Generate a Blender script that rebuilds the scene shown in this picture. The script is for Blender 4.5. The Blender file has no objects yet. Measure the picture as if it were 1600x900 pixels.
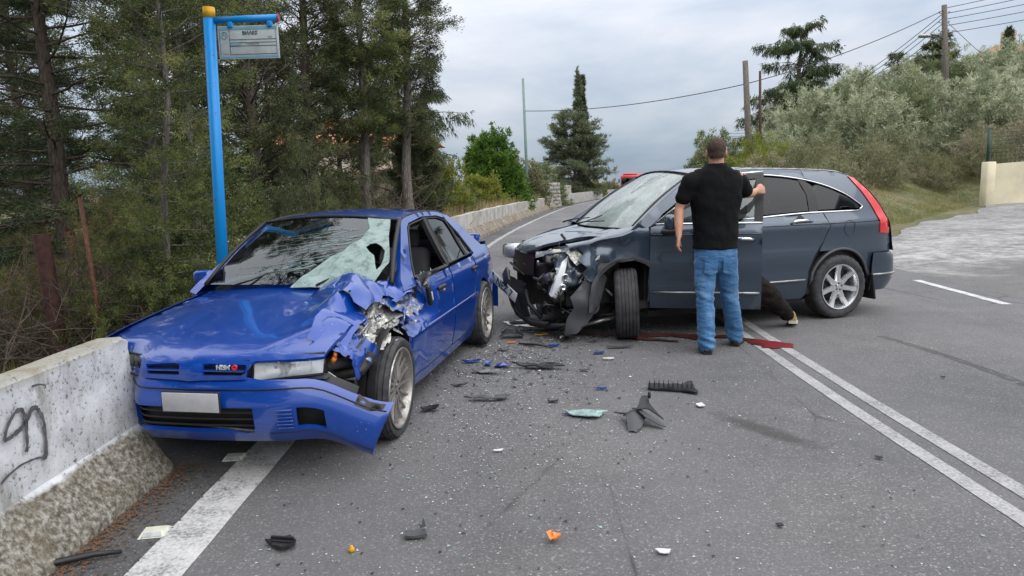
import bpy, bmesh, math, random
import numpy as np
from mathutils import Vector, Matrix, noise, geometry
R = math.radians
PI = math.pi
scene = bpy.context.scene
COL = scene.collection

# ------------------------------------------------------------------ camera
CAM_H, CAM_PITCH, CAM_ROLL = 1.585, R(8.35), R(1.65)
cam_d = bpy.data.cameras.new('camera')
cam_d.sensor_width = 36.0
cam_d.lens = 36.0 * 1080 / 1600
cam_d.clip_start = 0.05
cam_d.clip_end = 6000
cam = bpy.data.objects.new('camera', cam_d)
COL.objects.link(cam)
cam.matrix_world = Matrix.Translation((0, 0, CAM_H)) @ Matrix.Rotation(R(90) - CAM_PITCH, 4, 'X') @ Matrix.Rotation(-CAM_ROLL, 4, 'Z')
scene.camera = cam
scene.render.resolution_x, scene.render.resolution_y = 1024, 576

# ------------------------------------------------------------------ light
SUN_EL, SUN_AZ = R(52), R(140)      # azimuth clockwise from +Y: behind the camera, to the right
scene.view_settings.view_transform = 'Standard'
scene.view_settings.look = 'None'
scene.view_settings.gamma = 1
scene.view_settings.exposure = 0.54
world = bpy.data.worlds.new('World')
scene.world = world
world.use_nodes = True
wn, wl = world.node_tree.nodes, world.node_tree.links
wn.clear()
def wnode(t, **k):
    n = wn.new(t)
    for a, b in k.items():
        if a in n.inputs: n.inputs[a].default_value = b
        else: setattr(n, a, b)
    return n
w_out = wnode('ShaderNodeOutputWorld')
w_bg = wnode('ShaderNodeBackground', Strength=0.1)
w_sky = wnode('ShaderNodeTexSky', sky_type='NISHITA', sun_disc=False, sun_elevation=SUN_EL, sun_rotation=SUN_AZ, altitude=0.0, air_density=1.0, dust_density=1.0, ozone_density=1.0)
w_tc = wnode('ShaderNodeTexCoord')
w_sep = wnode('ShaderNodeSeparateXYZ')
wl.new(w_tc.outputs['Generated'], w_sep.inputs[0])
# stratus: noise stretched along the horizon
w_map = wnode('ShaderNodeMapping')
w_map.inputs['Scale'].default_value = (1.0, 1.0, 3.6)
wl.new(w_tc.outputs['Generated'], w_map.inputs[0])
w_n1 = wnode('ShaderNodeTexNoise', Scale=1.9, Detail=6.0, Roughness=0.52, Distortion=0.35)
wl.new(w_map.outputs[0], w_n1.inputs['Vector'])
w_n2 = wnode('ShaderNodeTexNoise', Scale=6.5, Detail=4.0, Roughness=0.5, Distortion=0.2)
wl.new(w_map.outputs[0], w_n2.inputs['Vector'])
def wmath(op, a, b=None, c=None):
    n = wn.new('ShaderNodeMath'); n.operation = op
    for i, v in enumerate((a, b, c)):
        if v is None: continue
        if isinstance(v, (int, float)): n.inputs[i].default_value = v
        else: wl.new(v, n.inputs[i])
    return n.outputs[0]
z_pos = wmath('MAXIMUM', w_sep.outputs[2], 0.0)
cie = wmath('MULTIPLY_ADD', z_pos, 1.75, 0.68)               # an overcast sky grows brighter to the zenith
nz = wmath('ADD', wmath('MULTIPLY', w_n1.outputs[0], 0.75), wmath('MULTIPLY', w_n2.outputs[0], 0.25))
ramp = wnode('ShaderNodeValToRGB')
ramp.color_ramp.elements[0].position = 0.36; ramp.color_ramp.elements[0].color = (2.75, 3.6, 4.75, 1)
ramp.color_ramp.elements[1].position = 0.66; ramp.color_ramp.elements[1].color = (6.5, 6.6, 7.05, 1)
e = ramp.color_ramp.elements.new(0.5); e.color = (4.4, 4.95, 5.8, 1)
hz = wmath('MULTIPLY_ADD', z_pos, 0.55, -0.06)                # clearer and bluer just above the horizon
wl.new(wmath('ADD', nz, hz), ramp.inputs[0])
w_cl = wnode('ShaderNodeVectorMath', operation='SCALE')
wl.new(ramp.outputs[0], w_cl.inputs[0]); wl.new(cie, w_cl.inputs['Scale'])
w_mix = wnode('ShaderNodeMix', data_type='RGBA')
w_mix.inputs[0].default_value = 0.9
wl.new(w_sky.outputs[0], w_mix.inputs[6]); wl.new(w_cl.outputs[0], w_mix.inputs[7])
wl.new(w_mix.outputs[2], w_bg.inputs[0]); wl.new(w_bg.outputs[0], w_out.inputs[0])

sun_d = bpy.data.lights.new('sun', 'SUN')
sun_d.energy = 1.3; sun_d.angle = R(75); sun_d.color = (1.0, 0.965, 0.92)
sun = bpy.data.objects.new('sun', sun_d); COL.objects.link(sun)
sd = Vector((math.sin(SUN_AZ) * math.cos(SUN_EL), math.cos(SUN_AZ) * math.cos(SUN_EL), math.sin(SUN_EL)))
sun.rotation_euler = sd.to_track_quat('Z', 'Y').to_euler()

# ------------------------------------------------------------------ materials
class NT:
    def __init__(s, name):
        s.m = bpy.data.materials.new(name); s.m.use_nodes = True
        s.t = s.m.node_tree; s.t.nodes.clear()
        s.out = s.t.nodes.new('ShaderNodeOutputMaterial')
    def n(s, t, **k):
        n = s.t.nodes.new(t)
        for a, b in k.items():
            if a in n.inputs.keys():
                if hasattr(b, 'is_output') or isinstance(b, bpy.types.NodeSocket): s.t.links.new(b, n.inputs[a])
                else: n.inputs[a].default_value = b
            else: setattr(n, a, b)
        return n
    def link(s, a, b): s.t.links.new(a, b)
    def coord(s, kind='Object', scale=None):
        o = s.n('ShaderNodeTexCoord').outputs[kind]
        if scale:
            m = s.n('ShaderNodeMapping'); m.inputs['Scale'].default_value = scale
            s.link(o, m.inputs[0]); o = m.outputs[0]
        return o
    def math(s, op, a, b=None, c=None, clamp=False):
        n = s.t.nodes.new('ShaderNodeMath'); n.operation = op; n.use_clamp = clamp
        for i, v in enumerate((a, b, c)):
            if v is None: continue
            if isinstance(v, (int, float)): n.inputs[i].default_value = v
            else: s.link(v, n.inputs[i])
        return n.outputs[0]
    def noise(s, vec, scale, detail=3, rough=.55, dist=0):
        n = s.n('ShaderNodeTexNoise', Scale=scale, Detail=detail, Roughness=rough, Distortion=dist)
        s.link(vec, n.inputs['Vector']); return n.outputs[0]
    def voro(s, vec, scale, feature='F1', out='Distance', rnd=1.0):
        n = s.n('ShaderNodeTexVoronoi', feature=feature); n.inputs['Scale'].default_value = scale
        n.inputs['Randomness'].default_value = rnd
        s.link(vec, n.inputs['Vector']); return n.outputs[out]
    def ramp(s, fac, stops):
        r = s.n('ShaderNodeValToRGB'); cr = r.color_ramp
        while len(cr.elements) < len(stops): cr.elements.new(.5)
        for e, (p, c) in zip(cr.elements, stops):
            e.position = p
            if isinstance(c, (int, float)): c = (c, c, c)
            e.color = (*c, 1)
        s.link(fac, r.inputs[0]); return r.outputs[0]
    def mix(s, fac, a, b, blend='MIX'):
        m = s.n('ShaderNodeMix', data_type='RGBA', blend_type=blend)
        for i, v in ((0, fac), (6, a), (7, b)):
            if isinstance(v, (int, float)): m.inputs[i].default_value = v if i == 0 else (v, v, v, 1)
            elif isinstance(v, tuple): m.inputs[i].default_value = (*v, 1)
            else: s.link(v, m.inputs[i])
        return m.outputs[2]
    def bump(s, h, strength=.3, dist=.01):
        b = s.n('ShaderNodeBump', Strength=strength, Distance=dist); s.link(h, b.inputs['Height']); return b.outputs[0]
    def bsdf(s, color, rough=.5, metal=0.0, coat=0.0, coat_rough=.05, normal=None, spec=.5, alpha=None, trans=0, ior=1.45, sheen=0):
        p = s.n('ShaderNodeBsdfPrincipled')
        def st(k, v):
            if isinstance(v, tuple): p.inputs[k].default_value = (*v, 1)
            elif isinstance(v, (int, float)): p.inputs[k].default_value = v
            else: s.link(v, p.inputs[k])
        st('Base Color', color); st('Roughness', rough); st('Metallic', metal); st('Coat Weight', coat); st('Coat Roughness', coat_rough)
        st('Specular IOR Level', spec); st('IOR', ior); st('Transmission Weight', trans)
        if sheen: st('Sheen Weight', sheen)
        if alpha is not None: st('Alpha', alpha)
        if normal is not None: s.link(normal, p.inputs['Normal'])
        s.link(p.outputs[0], s.out.inputs[0]); return p

def simple(name, c, rough=.5, metal=0, coat=0, var=.15, vs=8.0, bs=0, bsc=60, bd=.004):
    t = NT(name); co = t.coord()
    n = t.noise(co, vs, 4)
    dark = tuple(x * (1 - var) for x in c); lite = tuple(min(1, x * (1 + var)) for x in c)
    col = t.ramp(n, [(.3, dark), (.7, lite)])
    nrm = t.bump(t.noise(co, bsc, 3), bs, bd) if bs else None
    rg = t.math('MULTIPLY_ADD', n, .12, rough - .06)
    t.bsdf(col, rg, metal, coat, normal=nrm); return t.m

# ------------------------------------------------------------------ mesh helpers
def sm(xs, ys):
    xs = list(map(float, xs)); ys = list(map(float, ys)); n = len(xs)
    d = [(ys[i+1]-ys[i])/(xs[i+1]-xs[i]) for i in range(n-1)]
    m = [d[0]] + [0 if d[i-1]*d[i] <= 0 else 2*d[i-1]*d[i]/(d[i-1]+d[i]) for i in range(1, n-1)] + [d[-1]]
    def f(x):
        if x <= xs[0]: return ys[0] + m[0]*(x-xs[0])
        if x >= xs[-1]: return ys[-1] + m[-1]*(x-xs[-1])
        for i in range(n-1):
            if x <= xs[i+1]: break
        h = xs[i+1]-xs[i]; t = (x-xs[i])/h
        return (2*t**3-3*t*t+1)*ys[i] + (t**3-2*t*t+t)*h*m[i] + (3*t*t-2*t**3)*ys[i+1] + (t**3-t*t)*h*m[i+1]
    return f
def sst(a, b, x):
    t = min(1, max(0, (x-a)/(b-a))); return t*t*(3-2*t)

class MB:
    def __init__(s): s.v = []; s.f = []; s.mi = []; s.sm = []
    def add(s, vs, fs, mi=0, smooth=False):
        o = len(s.v); s.v += [tuple(p) for p in vs]
        for f in fs: s.f.append(tuple(i+o for i in f)); s.mi.append(mi); s.sm.append(smooth)
        return s
    def box(s, c, d, rot=None, mi=0, taper=1.0):
        x, y, z = (k/2 for k in d); vs = []
        for sx, sy, sz in ((-1,-1,-1),(1,-1,-1),(1,1,-1),(-1,1,-1),(-1,-1,1),(1,-1,1),(1,1,1),(-1,1,1)):
            t = taper if sz > 0 else 1
            p = Vector((sx*x*t, sy*y*t, sz*z))
            if rot is not None: p = rot @ p
            vs.append(p + Vector(c))
        return s.add(vs, [(0,3,2,1),(4,5,6,7),(0,1,5,4),(1,2,6,5),(2,3,7,6),(3,0,4,7)], mi)
    def rbox(s, c, d, r=.02, seg=2, rot=None, mi=0):
        bm = bmesh.new(); bmesh.ops.create_cube(bm, size=1)
        for v in bm.verts: v.co = Vector((v.co.x*d[0], v.co.y*d[1], v.co.z*d[2]))
        bmesh.ops.bevel(bm, geom=list(bm.edges), offset=min(r, min(d)*.48), segments=seg, profile=.5, affect='EDGES')
        bm.verts.index_update()
        vs = [((rot @ v.co) if rot is not None else v.co) + Vector(c) for v in bm.verts]
        fs = [tuple(v.index for v in f.verts) for f in bm.faces]; bm.free()
        return s.add(vs, fs, mi, True)
    def tube(s, pts, rad, n=8, mi=0, cap=True, smooth=True):
        pts = [Vector(p) for p in pts]; m = len(pts)
        if not hasattr(rad, '__len__'): rad = [rad]*m
        vs = []; fs = []; prev = None
        for i, p in enumerate(pts):
            d = (pts[min(i+1, m-1)] - pts[max(i-1, 0)]).normalized()
            if prev is None:
                a = d.cross(Vector((0, 0, 1)))
                if a.length < .05: a = d.cross(Vector((1, 0, 0)))
            else: a = prev - d*prev.dot(d)
            a.normalize(); prev = a; b = d.cross(a)
            for k in range(n):
                t = 2*PI*k/n; vs.append(p + (a*math.cos(t) + b*math.sin(t))*rad[i])
        for i in range(m-1):
            for k in range(n):
                k2 = (k+1) % n; fs.append((i*n+k, i*n+k2, (i+1)*n+k2, (i+1)*n+k))
        s.add(vs, fs, mi, smooth)
        if cap:
            o = len(s.v) - len(vs)
            s.f.append(tuple(o+k for k in range(n))[::-1]); s.mi.append(mi); s.sm.append(False)
            s.f.append(tuple(o+(m-1)*n+k for k in range(n))); s.mi.append(mi); s.sm.append(False)
        return s
    def lathe(s, prof, n=32, axis='y', c=(0, 0, 0), mi=0, closed=False, smooth=True, rf=None):
        # prof: (axial, radius)
        vs = []; fs = []; m = len(prof)
        for k in range(n):
            t = 2*PI*k/n; ct, st = math.cos(t), math.sin(t)
            for j, (a, r) in enumerate(prof):
                if rf: r = rf(k, j, r)
                if axis == 'y': p = (r*ct, a, r*st)
                elif axis == 'z': p = (r*ct, r*st, a)
                else: p = (a, r*ct, r*st)
                vs.append((p[0]+c[0], p[1]+c[1], p[2]+c[2]))
        for k in range(n):
            k2 = (k+1) % n
            for j in range(m if closed else m-1):
                j2 = (j+1) % m
                q = (k*m+j, k*m+j2, k2*m+j2, k2*m+j)
                fs.append(q if axis == 'y' else q[::-1])
        return s.add(vs, fs, mi, smooth)
    def grid(s, f, nu, nv, mi=0, smooth=True, flip=False):
        vs = [f(i/nu, j/nv) for i in range(nu+1) for j in range(nv+1)]
        fs = []
        for i in range(nu):
            for j in range(nv):
                a = i*(nv+1)+j; q = (a, a+nv+1, a+nv+2, a+1)
                fs.append(q[::-1] if flip else q)
        return s.add(vs, fs, mi, smooth)
    def prism(s, poly, f0, f1, mi=0):
        # polygon extruded between two mappings of (u, v)
        n = len(poly); vs = [f0(*p) for p in poly] + [f1(*p) for p in poly]
        tris = geometry.tessellate_polygon([[Vector((p[0], p[1], 0)) for p in poly]])
        fs = [tuple(t) for t in tris] + [tuple(i+n for i in t)[::-1] for t in tris]
        fs += [(i, (i+1) % n, n+(i+1) % n, n+i) for i in range(n)]
        return s.add(vs, fs, mi)
    def build(s, name, mats, parent=None, warp=None, auto=None, fixn=False, mat_world=None):
        me = bpy.data.meshes.new(name)
        vs = s.v if warp is None else [warp(p) for p in s.v]
        me.from_pydata([tuple(p) for p in vs], [], s.f)
        if not isinstance(mats, (list, tuple)): mats = [mats]
        for m in mats: me.materials.append(m)
        me.polygons.foreach_set('material_index', s.mi)
        me.polygons.foreach_set('use_smooth', s.sm)
        me.update()
        if fixn:
            bm = bmesh.new(); bm.from_mesh(me); bmesh.ops.remove_doubles(bm, verts=bm.verts, dist=1e-5)
            bmesh.ops.recalc_face_normals(bm, faces=bm.faces); bm.to_mesh(me); bm.free()
        if auto is not None:
            me.set_sharp_from_angle(angle=R(auto))
        return link(name, me, parent)

def link(name, me, parent=None):
    o = bpy.data.objects.new(name, me); COL.objects.link(o)
    if parent is not None: o.parent = parent
    return o
def tag(o, label=None, cat=None, group=None, kind=None):
    if label: o['label'] = label
    if cat: o['category'] = cat
    if group: o['group'] = group
    if kind: o['kind'] = kind
    return o
def thing(name, label, cat, loc=(0, 0, 0), rz=0, group=None):
    o = bpy.data.objects.new(name, None); COL.objects.link(o)
    o.location = loc; o.rotation_euler = (0, 0, rz); o.empty_display_size = .3
    return tag(o, label, cat, group)

def inside(poly, x, y):
    c = False; j = len(poly)-1
    for i in range(len(poly)):
        xi, yi = poly[i]; xj, yj = poly[j]
        if (yi > y) != (yj > y) and x < (xj-xi)*(y-yi)/(yj-yi)+xi: c = not c
        j = i
    return c
def dens(poly, res):
    out = []
    for i, a in enumerate(poly):
        b = poly[(i+1) % len(poly)]
        n = max(1, int(math.hypot(b[0]-a[0], b[1]-a[1])/res + .5))
        for k in range(n): out.append((a[0]+(b[0]-a[0])*k/n, a[1]+(b[1]-a[1])*k/n))
    return out
def cdt(outline, res, holes=()):
    loops = [dens(outline, res)] + [dens(h, res) for h in holes]
    pts = []; edges = []
    for L in loops:
        o = len(pts); pts += L; edges += [(o+i, o+(i+1) % len(L)) for i in range(len(L))]
    bp = np.array(pts); x0, y0 = bp.min(0); x1, y1 = bp.max(0)
    ny = int((y1-y0)/res)+1; row = 0; y = y0+res*.5
    while y < y1:
        x = x0 + (res*.5 if row % 2 else res)
        while x < x1:
            if inside(loops[0], x, y) and not any(inside(h, x, y) for h in loops[1:]):
                if ((bp[:, 0]-x)**2+(bp[:, 1]-y)**2).min() > (res*.55)**2: pts.append((x, y))
            x += res
        y += res*.87; row += 1
    r = geometry.delaunay_2d_cdt([Vector(p) for p in pts], edges, [], 0, 1e-6)
    V = [(p.x, p.y) for p in r[0]]; T = []
    for t in r[2]:
        cx = sum(V[i][0] for i in t)/3; cy = sum(V[i][1] for i in t)/3
        if inside(loops[0], cx, cy) and not any(inside(h, cx, cy) for h in loops[1:]): T.append(tuple(t))
    return V, T
def panel(mb, outline, f, res=.07, thick=.015, holes=(), flip=False, mi=0, warp=None):
    # a curved sheet cut to an outline in the surface's own (u, v), with a returned edge
    V, T = cdt(outline, res, holes)
    e = 1e-3; P = []; N = []
    for (u, v) in V:
        p = Vector(f(u, v)); du = Vector(f(u+e, v))-Vector(f(u-e, v)); dv = Vector(f(u, v+e))-Vector(f(u, v-e))
        n = du.cross(dv)
        if n.length < 1e-12: n = Vector((0, 0, 1))
        n.normalize()
        if flip: n = -n
        P.append(p); N.append(n)
    if warp: P = [Vector(warp(p)) for p in P]
    tris = []
    for a, b, c in T:
        k = (V[b][0]-V[a][0])*(V[c][1]-V[a][1])-(V[b][1]-V[a][1])*(V[c][0]-V[a][0])
        t = (a, b, c) if k > 0 else (a, c, b)
        tris.append(t[::-1] if flip else t)
    mb.add(P, tris, mi, True)
    if thick:
        cnt = {}
        for t in tris:
            for i in range(3):
                k = (t[i], t[(i+1) % 3]); cnt[k] = 1
        vs = []; fs = []
        for (a, b) in cnt:
            if (b, a) in cnt: continue
            o = len(vs); vs += [P[a], P[b], P[b]-N[b]*thick, P[a]-N[a]*thick]; fs.append((o, o+3, o+2, o+1))
        mb.add(vs, fs, mi, False)
    return mb
def arc(cx, cy, r, a0, a1, n, ry=None):
    ry = ry or r
    return [(cx+r*math.cos(R(a0+(a1-a0)*i/n)), cy+ry*math.sin(R(a0+(a1-a0)*i/n))) for i in range(n+1)]
def inset(poly, d):
    # shrink a polygon (either orientation) by d for shut-lines
    n = len(poly); A = sum(poly[i][0]*poly[(i+1) % n][1]-poly[(i+1) % n][0]*poly[i][1] for i in range(n))
    s = 1 if A > 0 else -1; out = []
    for i in range(n):
        a, b, c = Vector(poly[i-1]), Vector(poly[i]), Vector(poly[(i+1) % n])
        e1 = (b-a); e2 = (c-b)
        if e1.length < 1e-9 or e2.length < 1e-9: out.append(poly[i]); continue
        e1.normalize(); e2.normalize()
        n1 = Vector((-e1.y, e1.x))*s; n2 = Vector((-e2.y, e2.x))*s
        m = n1+n2
        if m.length < .3: m = n1
        m.normalize(); k = d/max(.4, m.dot(n1)); p = b+m*k; out.append((p.x, p.y))
    return out
def patch(c00, c10, c01, c11, bu=(0, 0, 0), bv=(0, 0, 0)):
    a, b, c, d = map(Vector, (c00, c10, c01, c11)); bu = Vector(bu); bv = Vector(bv)
    return lambda u, v: a*(1-u)*(1-v)+b*u*(1-v)+c*(1-u)*v+d*u*v+bu*4*u*(1-u)+bv*4*v*(1-v)
def crumple(mb, f, nu, nv, amp, freq, seed, mi=0, ragged=.0, smooth=True, sub=3):
    # a sheet f(u, v) beaten into folds: facets at the grid's size, finer creases on them, a ragged border
    rnd = random.Random(seed); G = []
    for i in range(nu+1):
        for j in range(nv+1):
            ju = (i+(rnd.random()-.5)*.7*(0 < i < nu))/nu; jv = (j+(rnd.random()-.5)*.7*(0 < j < nv))/nv
            p = Vector(f(ju, jv)); q = p*freq+Vector((seed*3.1, seed*1.7, 0))
            d = noise.noise_vector(q)*amp + Vector([rnd.uniform(-1, 1) for _ in range(3)])*amp*.35
            G.append(p+d+Vector((0, 0, abs(noise.noise(q*1.6))*amp*1.2)))
    NU, NV = nu*sub, nv*sub; P = []
    for i in range(NU+1):
        for j in range(NV+1):
            a, b = min(i//sub, nu-1), min(j//sub, nv-1); s, t = i/sub-a, j/sub-b
            g = lambda x, y: G[x*(nv+1)+y]
            if s+t <= 1: p = g(a, b)*(1-s-t)+g(a+1, b)*s+g(a, b+1)*t
            else: p = g(a+1, b+1)*(s+t-1)+g(a, b+1)*(1-s)+g(a+1, b)*(1-t)
            q = p*freq*5+Vector((seed, 0, seed))
            r = 1-abs(noise.noise(q)*2)
            P.append(p+noise.noise_vector(q*.8)*amp*.10+Vector((0, .3, 1))*r*r*amp*.11)
    fs = []
    for i in range(NU):
        for j in range(NV):
            e = min(i, NU-1-i, j, NV-1-j)
            if e < sub and ragged:
                h = noise.noise(P[i*(NV+1)+j]*freq*2.4+Vector((7, seed, 3)))*.5+.5
                if h < ragged*(1.5-.5*e): continue
            a = i*(NV+1)+j; fs.append((a, a+NV+1, a+NV+2, a+1))
    return mb.add(P, fs, mi, smooth)
def textmesh(body, size, depth, M, mat, name, parent, bold=0, align='CENTER'):
    cu = bpy.data.curves.new(name, 'FONT'); cu.body = body; cu.size = size; cu.extrude = depth; cu.offset = bold
    cu.align_x = align; cu.align_y = 'CENTER'; cu.resolution_u = 3
    to = bpy.data.objects.new(name, cu); COL.objects.link(to)
    dg = bpy.context.evaluated_depsgraph_get(); me = bpy.data.meshes.new_from_object(to.evaluated_get(dg))
    COL.objects.unlink(to); bpy.data.objects.remove(to); me.transform(M); me.materials.clear(); me.materials.append(mat)
    return link(name, me, parent)
# ------------------------------------------------------------------ material library
def m_asphalt(name, dark=False):
    t = NT(name); co = t.coord()
    big = t.noise(co, .35, 5, .6); mid = t.noise(co, 3.0, 5, .6); fine = t.noise(co, 95, 3, .7)
    agg = t.voro(co, 120, 'F1', 'Color'); ag = t.n('ShaderNodeSeparateColor'); t.link(agg, ag.inputs[0])
    base = t.ramp(fine, [(.25, .07 if not dark else .045), (.5, .13 if not dark else .07), (.75, .22 if not dark else .11)])
    st = t.ramp(ag.outputs[0], [(.0, (.10, .10, .102)), (.6, (.135, .133, .134)), (.86, (.175, .173, .172)), (.965, (.28, .277, .273)), (1, (.46, .455, .45))])
    c = t.mix(.52 if not dark else .35, base, st)
    c = t.mix(.9, c, t.ramp(big, [(.3, (.72, .73, .76)), (.7, (1.20, 1.18, 1.15))]), 'MULTIPLY')
    c = t.mix(.6, c, t.ramp(mid, [(.25, .78), (.75, 1.2)]), 'MULTIPLY')
    if not dark:
        # worn wheel paths, polished paler, run along the road (world Y)
        sep = t.n('ShaderNodeSeparateXYZ'); t.link(co, sep.inputs[0])
        wob = t.math('MULTIPLY_ADD', t.noise(co, .6, 2), .5, -.25)
        xx = t.math('ADD', sep.outputs[0], wob)
        s1 = t.math('POWER', t.math('ABSOLUTE', t.math('SINE', t.math('MULTIPLY', xx, 1.75))), 3)
        c = t.mix(t.math('MULTIPLY', s1, .22), c, (.185, .183, .187))
        # two old fluid stains with frayed edges
        for (cx, cy, ang, sx, sy, dens_) in ((1.58, 4.24, R(-58), .48, .11, .62), (.2, 8.3, R(10), 1.2, .45, .28)):
            mp = t.n('ShaderNodeMapping', vector_type='TEXTURE'); mp.inputs['Location'].default_value = (cx, cy, 0)
            mp.inputs['Rotation'].default_value = (0, 0, ang); mp.inputs['Scale'].default_value = (sx, sy, 1)
            t.link(co, mp.inputs[0])
            le = t.n('ShaderNodeVectorMath', operation='LENGTH'); t.link(mp.outputs[0], le.inputs[0])
            d = t.math('ADD', le.outputs['Value'], t.math('MULTIPLY_ADD', t.noise(co, 9, 4), .9, -.45))
            f = t.ramp(d, [(.45, 1.0), (1.0, 0.0)])
            c = t.mix(t.math('MULTIPLY', f, dens_), c, (.042, .038, .034))
        # tyre scuff marks near the turn-in
        crk = t.voro(t.coord('Object', (.55, .22, 1)), .9, 'DISTANCE_TO_EDGE', 'Distance')
        dn = t.math('ADD', crk, t.math('MULTIPLY_ADD', t.noise(co, 5, 4), .02, -.01))
        cf = t.math('MULTIPLY', t.ramp(dn, [(.0, 1.0), (.006, 0.0)]), t.ramp(t.noise(co, .5, 2), [(.5, 0.0), (.6, 1.0)]))
        c = t.mix(t.math('MULTIPLY', cf, .7), c, (.03, .03, .03))
    h = t.math('ADD', t.math('MULTIPLY', fine, .7), t.math('MULTIPLY', ag.outputs[1], .5))
    t.bsdf(c, .86, normal=t.bump(h, .75, .006), spec=.35); return t.m

def m_paintline(name):
    t = NT(name); co = t.coord()
    n = t.noise(co, 55, 4, .7); n2 = t.noise(co, 6, 4, .6)
    w = t.math('ADD', t.math('MULTIPLY', n, .7), t.math('MULTIPLY', n2, .5))
    c = t.ramp(w, [(.42, (.10, .10, .10)), (.52, (.33, .33, .325)), (.62, (.50, .50, .49)), (.8, (.62, .61, .59))])
    t.bsdf(c, .75, normal=t.bump(n, .5, .004)); return t.m

def m_concrete_wall(name):
    t = NT(name); co = t.coord(); sep = t.n('ShaderNodeSeparateXYZ'); t.link(co, sep.inputs[0])
    z = sep.outputs[2]
    n1 = t.noise(co, 5, 6, .65); n2 = t.noise(co, 42, 4, .7); nb = t.noise(t.coord('Object', (1, 1, .25)), 7, 5, .65)
    white = t.ramp(n1, [(.3, (.40, .41, .42)), (.7, (.68, .69, .70))])
    pits = t.ramp(t.math('ADD', t.math('MULTIPLY', n2, .8), t.math('MULTIPLY', n1, .2)), [(.37, 0.0), (.45, 1.0)])
    white = t.mix(pits, (.13, .12, .10), white)
    white = t.mix(t.ramp(nb, [(.52, 0.0), (.68, .7)]), white, (.19, .175, .14))
    base = t.ramp(t.noise(co, 34, 5, .72), [(.34, (.05, .043, .032)), (.46, (.13, .115, .088)), (.56, (.25, .235, .20)), (.68, (.42, .41, .375))])
    base = t.mix(t.ramp(t.noise(co, 3.2, 4, .6), [(.48, 0.0), (.68, .6)]), base, (.12, .095, .055))
    zz = t.math('ADD', z, t.math('MULTIPLY_ADD', n1, .10, -.05))
    c = t.mix(t.ramp(zz, [(.262, 0.0), (.285, 1.0)]), base, white)
    # lichen along the top edge
    top = t.ramp(t.math('ADD', z, t.math('MULTIPLY_ADD', n1, .16, -.08)), [(.76, 0.0), (.83, 1.0)])
    c = t.mix(t.math('MULTIPLY', top, .75), c, (.21, .18, .09))
    t.bsdf(c, .9, normal=t.bump(t.math('ADD', n2, n1), .4, .008)); return t.m

def m_carpaint(name, c, metal=.25, rough=.38, flake=0.0, dirt=.12, dust=(.22, .21, .2), specks=False):
    t = NT(name); co = t.coord()
    sep = t.n('ShaderNodeSeparateXYZ'); t.link(co, sep.inputs[0])
    n = t.noise(co, 3, 5, .6); n2 = t.noise(co, 38, 4, .7)
    low = t.ramp(t.math('ADD', sep.outputs[2], t.math('MULTIPLY_ADD', n, .3, -.15)), [(.2, .65), (.55, 0.12)])
    d = t.math('MULTIPLY', t.ramp(t.math('ADD', t.math('MULTIPLY', n, .6), t.math('MULTIPLY', n2, .4)), [(.4, .1), (.7, 1.0)]), low)
    d = t.math('MULTIPLY', d, dirt*3, clamp=True)
    col = t.mix(d, c, dust)
    if specks:
        v = t.voro(co, 26, 'F1', 'Distance'); wv = t.noise(co, 4.5, 3)
        sp = t.math('MULTIPLY', t.ramp(v, [(.05, 1.0), (.10, 0.0)]), t.ramp(wv, [(.52, 0.0), (.62, .75)]))
        scr = t.noise(t.coord('Object', (3, 30, 30)), 2.5, 4, .7)
        sp = t.math('MAXIMUM', sp, t.math('MULTIPLY', t.ramp(scr, [(.66, 0.0), (.70, .35)]), t.ramp(wv, [(.50, 0.0), (.60, 1.0)])))
        col = t.mix(sp, col, (.38, .40, .46))
    coat = t.math('SUBTRACT', 1.0, t.math('MULTIPLY', d, 1.2), clamp=True)
    wob = t.bump(t.noise(co, 2.2, 2), .05, .05)
    p = t.bsdf(col, t.math('MULTIPLY_ADD', d, .35, rough), metal, coat, .04, normal=wob); return t.m

def m_scraped(name, paint, silver=(.46, .45, .42), k=.5):
    # torn sheet metal: paint, primer, bare steel and soot broken up by noise
    t = NT(name); co = t.coord()
    n = t.noise(co, 9, 6, .7, .6); n2 = t.noise(co, 30, 5, .7, 1.0)
    f = t.ramp(t.math('ADD', t.math('MULTIPLY', n, .7), t.math('MULTIPLY', n2, .3)), [(k-.04, 0.0), (k+.02, 1.0)])
    bare = t.ramp(n2, [(.3, (.07, .07, .065)), (.45, tuple(x*.55 for x in silver)), (.6, silver), (.75, (.62, .62, .58))])
    c = t.mix(f, paint, bare)
    t.bsdf(c, t.math('MULTIPLY_ADD', f, .1, .3), t.math('MULTIPLY_ADD', f, .45, .25), t.math('SUBTRACT', 1.0, f), .06, normal=t.bump(n2, .35, .01)); return t.m

def m_glass(name, tint=(.55, .62, .6), dark=.75, rough=.02, ior=1.6, off=.03):
    # car glass: see-through, tinted, with a clear mirror-like surface
    t = NT(name)
    tr = t.n('ShaderNodeBsdfTransparent'); tr.inputs[0].default_value = (*[x*dark for x in tint], 1)
    gl = t.n('ShaderNodeBsdfGlossy', Roughness=rough); gl.inputs[0].default_value = (.95, 1, 1, 1)
    fr = t.n('ShaderNodeFresnel', IOR=ior)
    mx = t.n('ShaderNodeMixShader'); t.link(t.math('MULTIPLY_ADD', fr.outputs[0], 1.0, off, clamp=True), mx.inputs[0])
    t.link(tr.outputs[0], mx.inputs[1]); t.link(gl.outputs[0], mx.inputs[2]); t.link(mx.outputs[0], t.out.inputs[0]); return t.m

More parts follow.
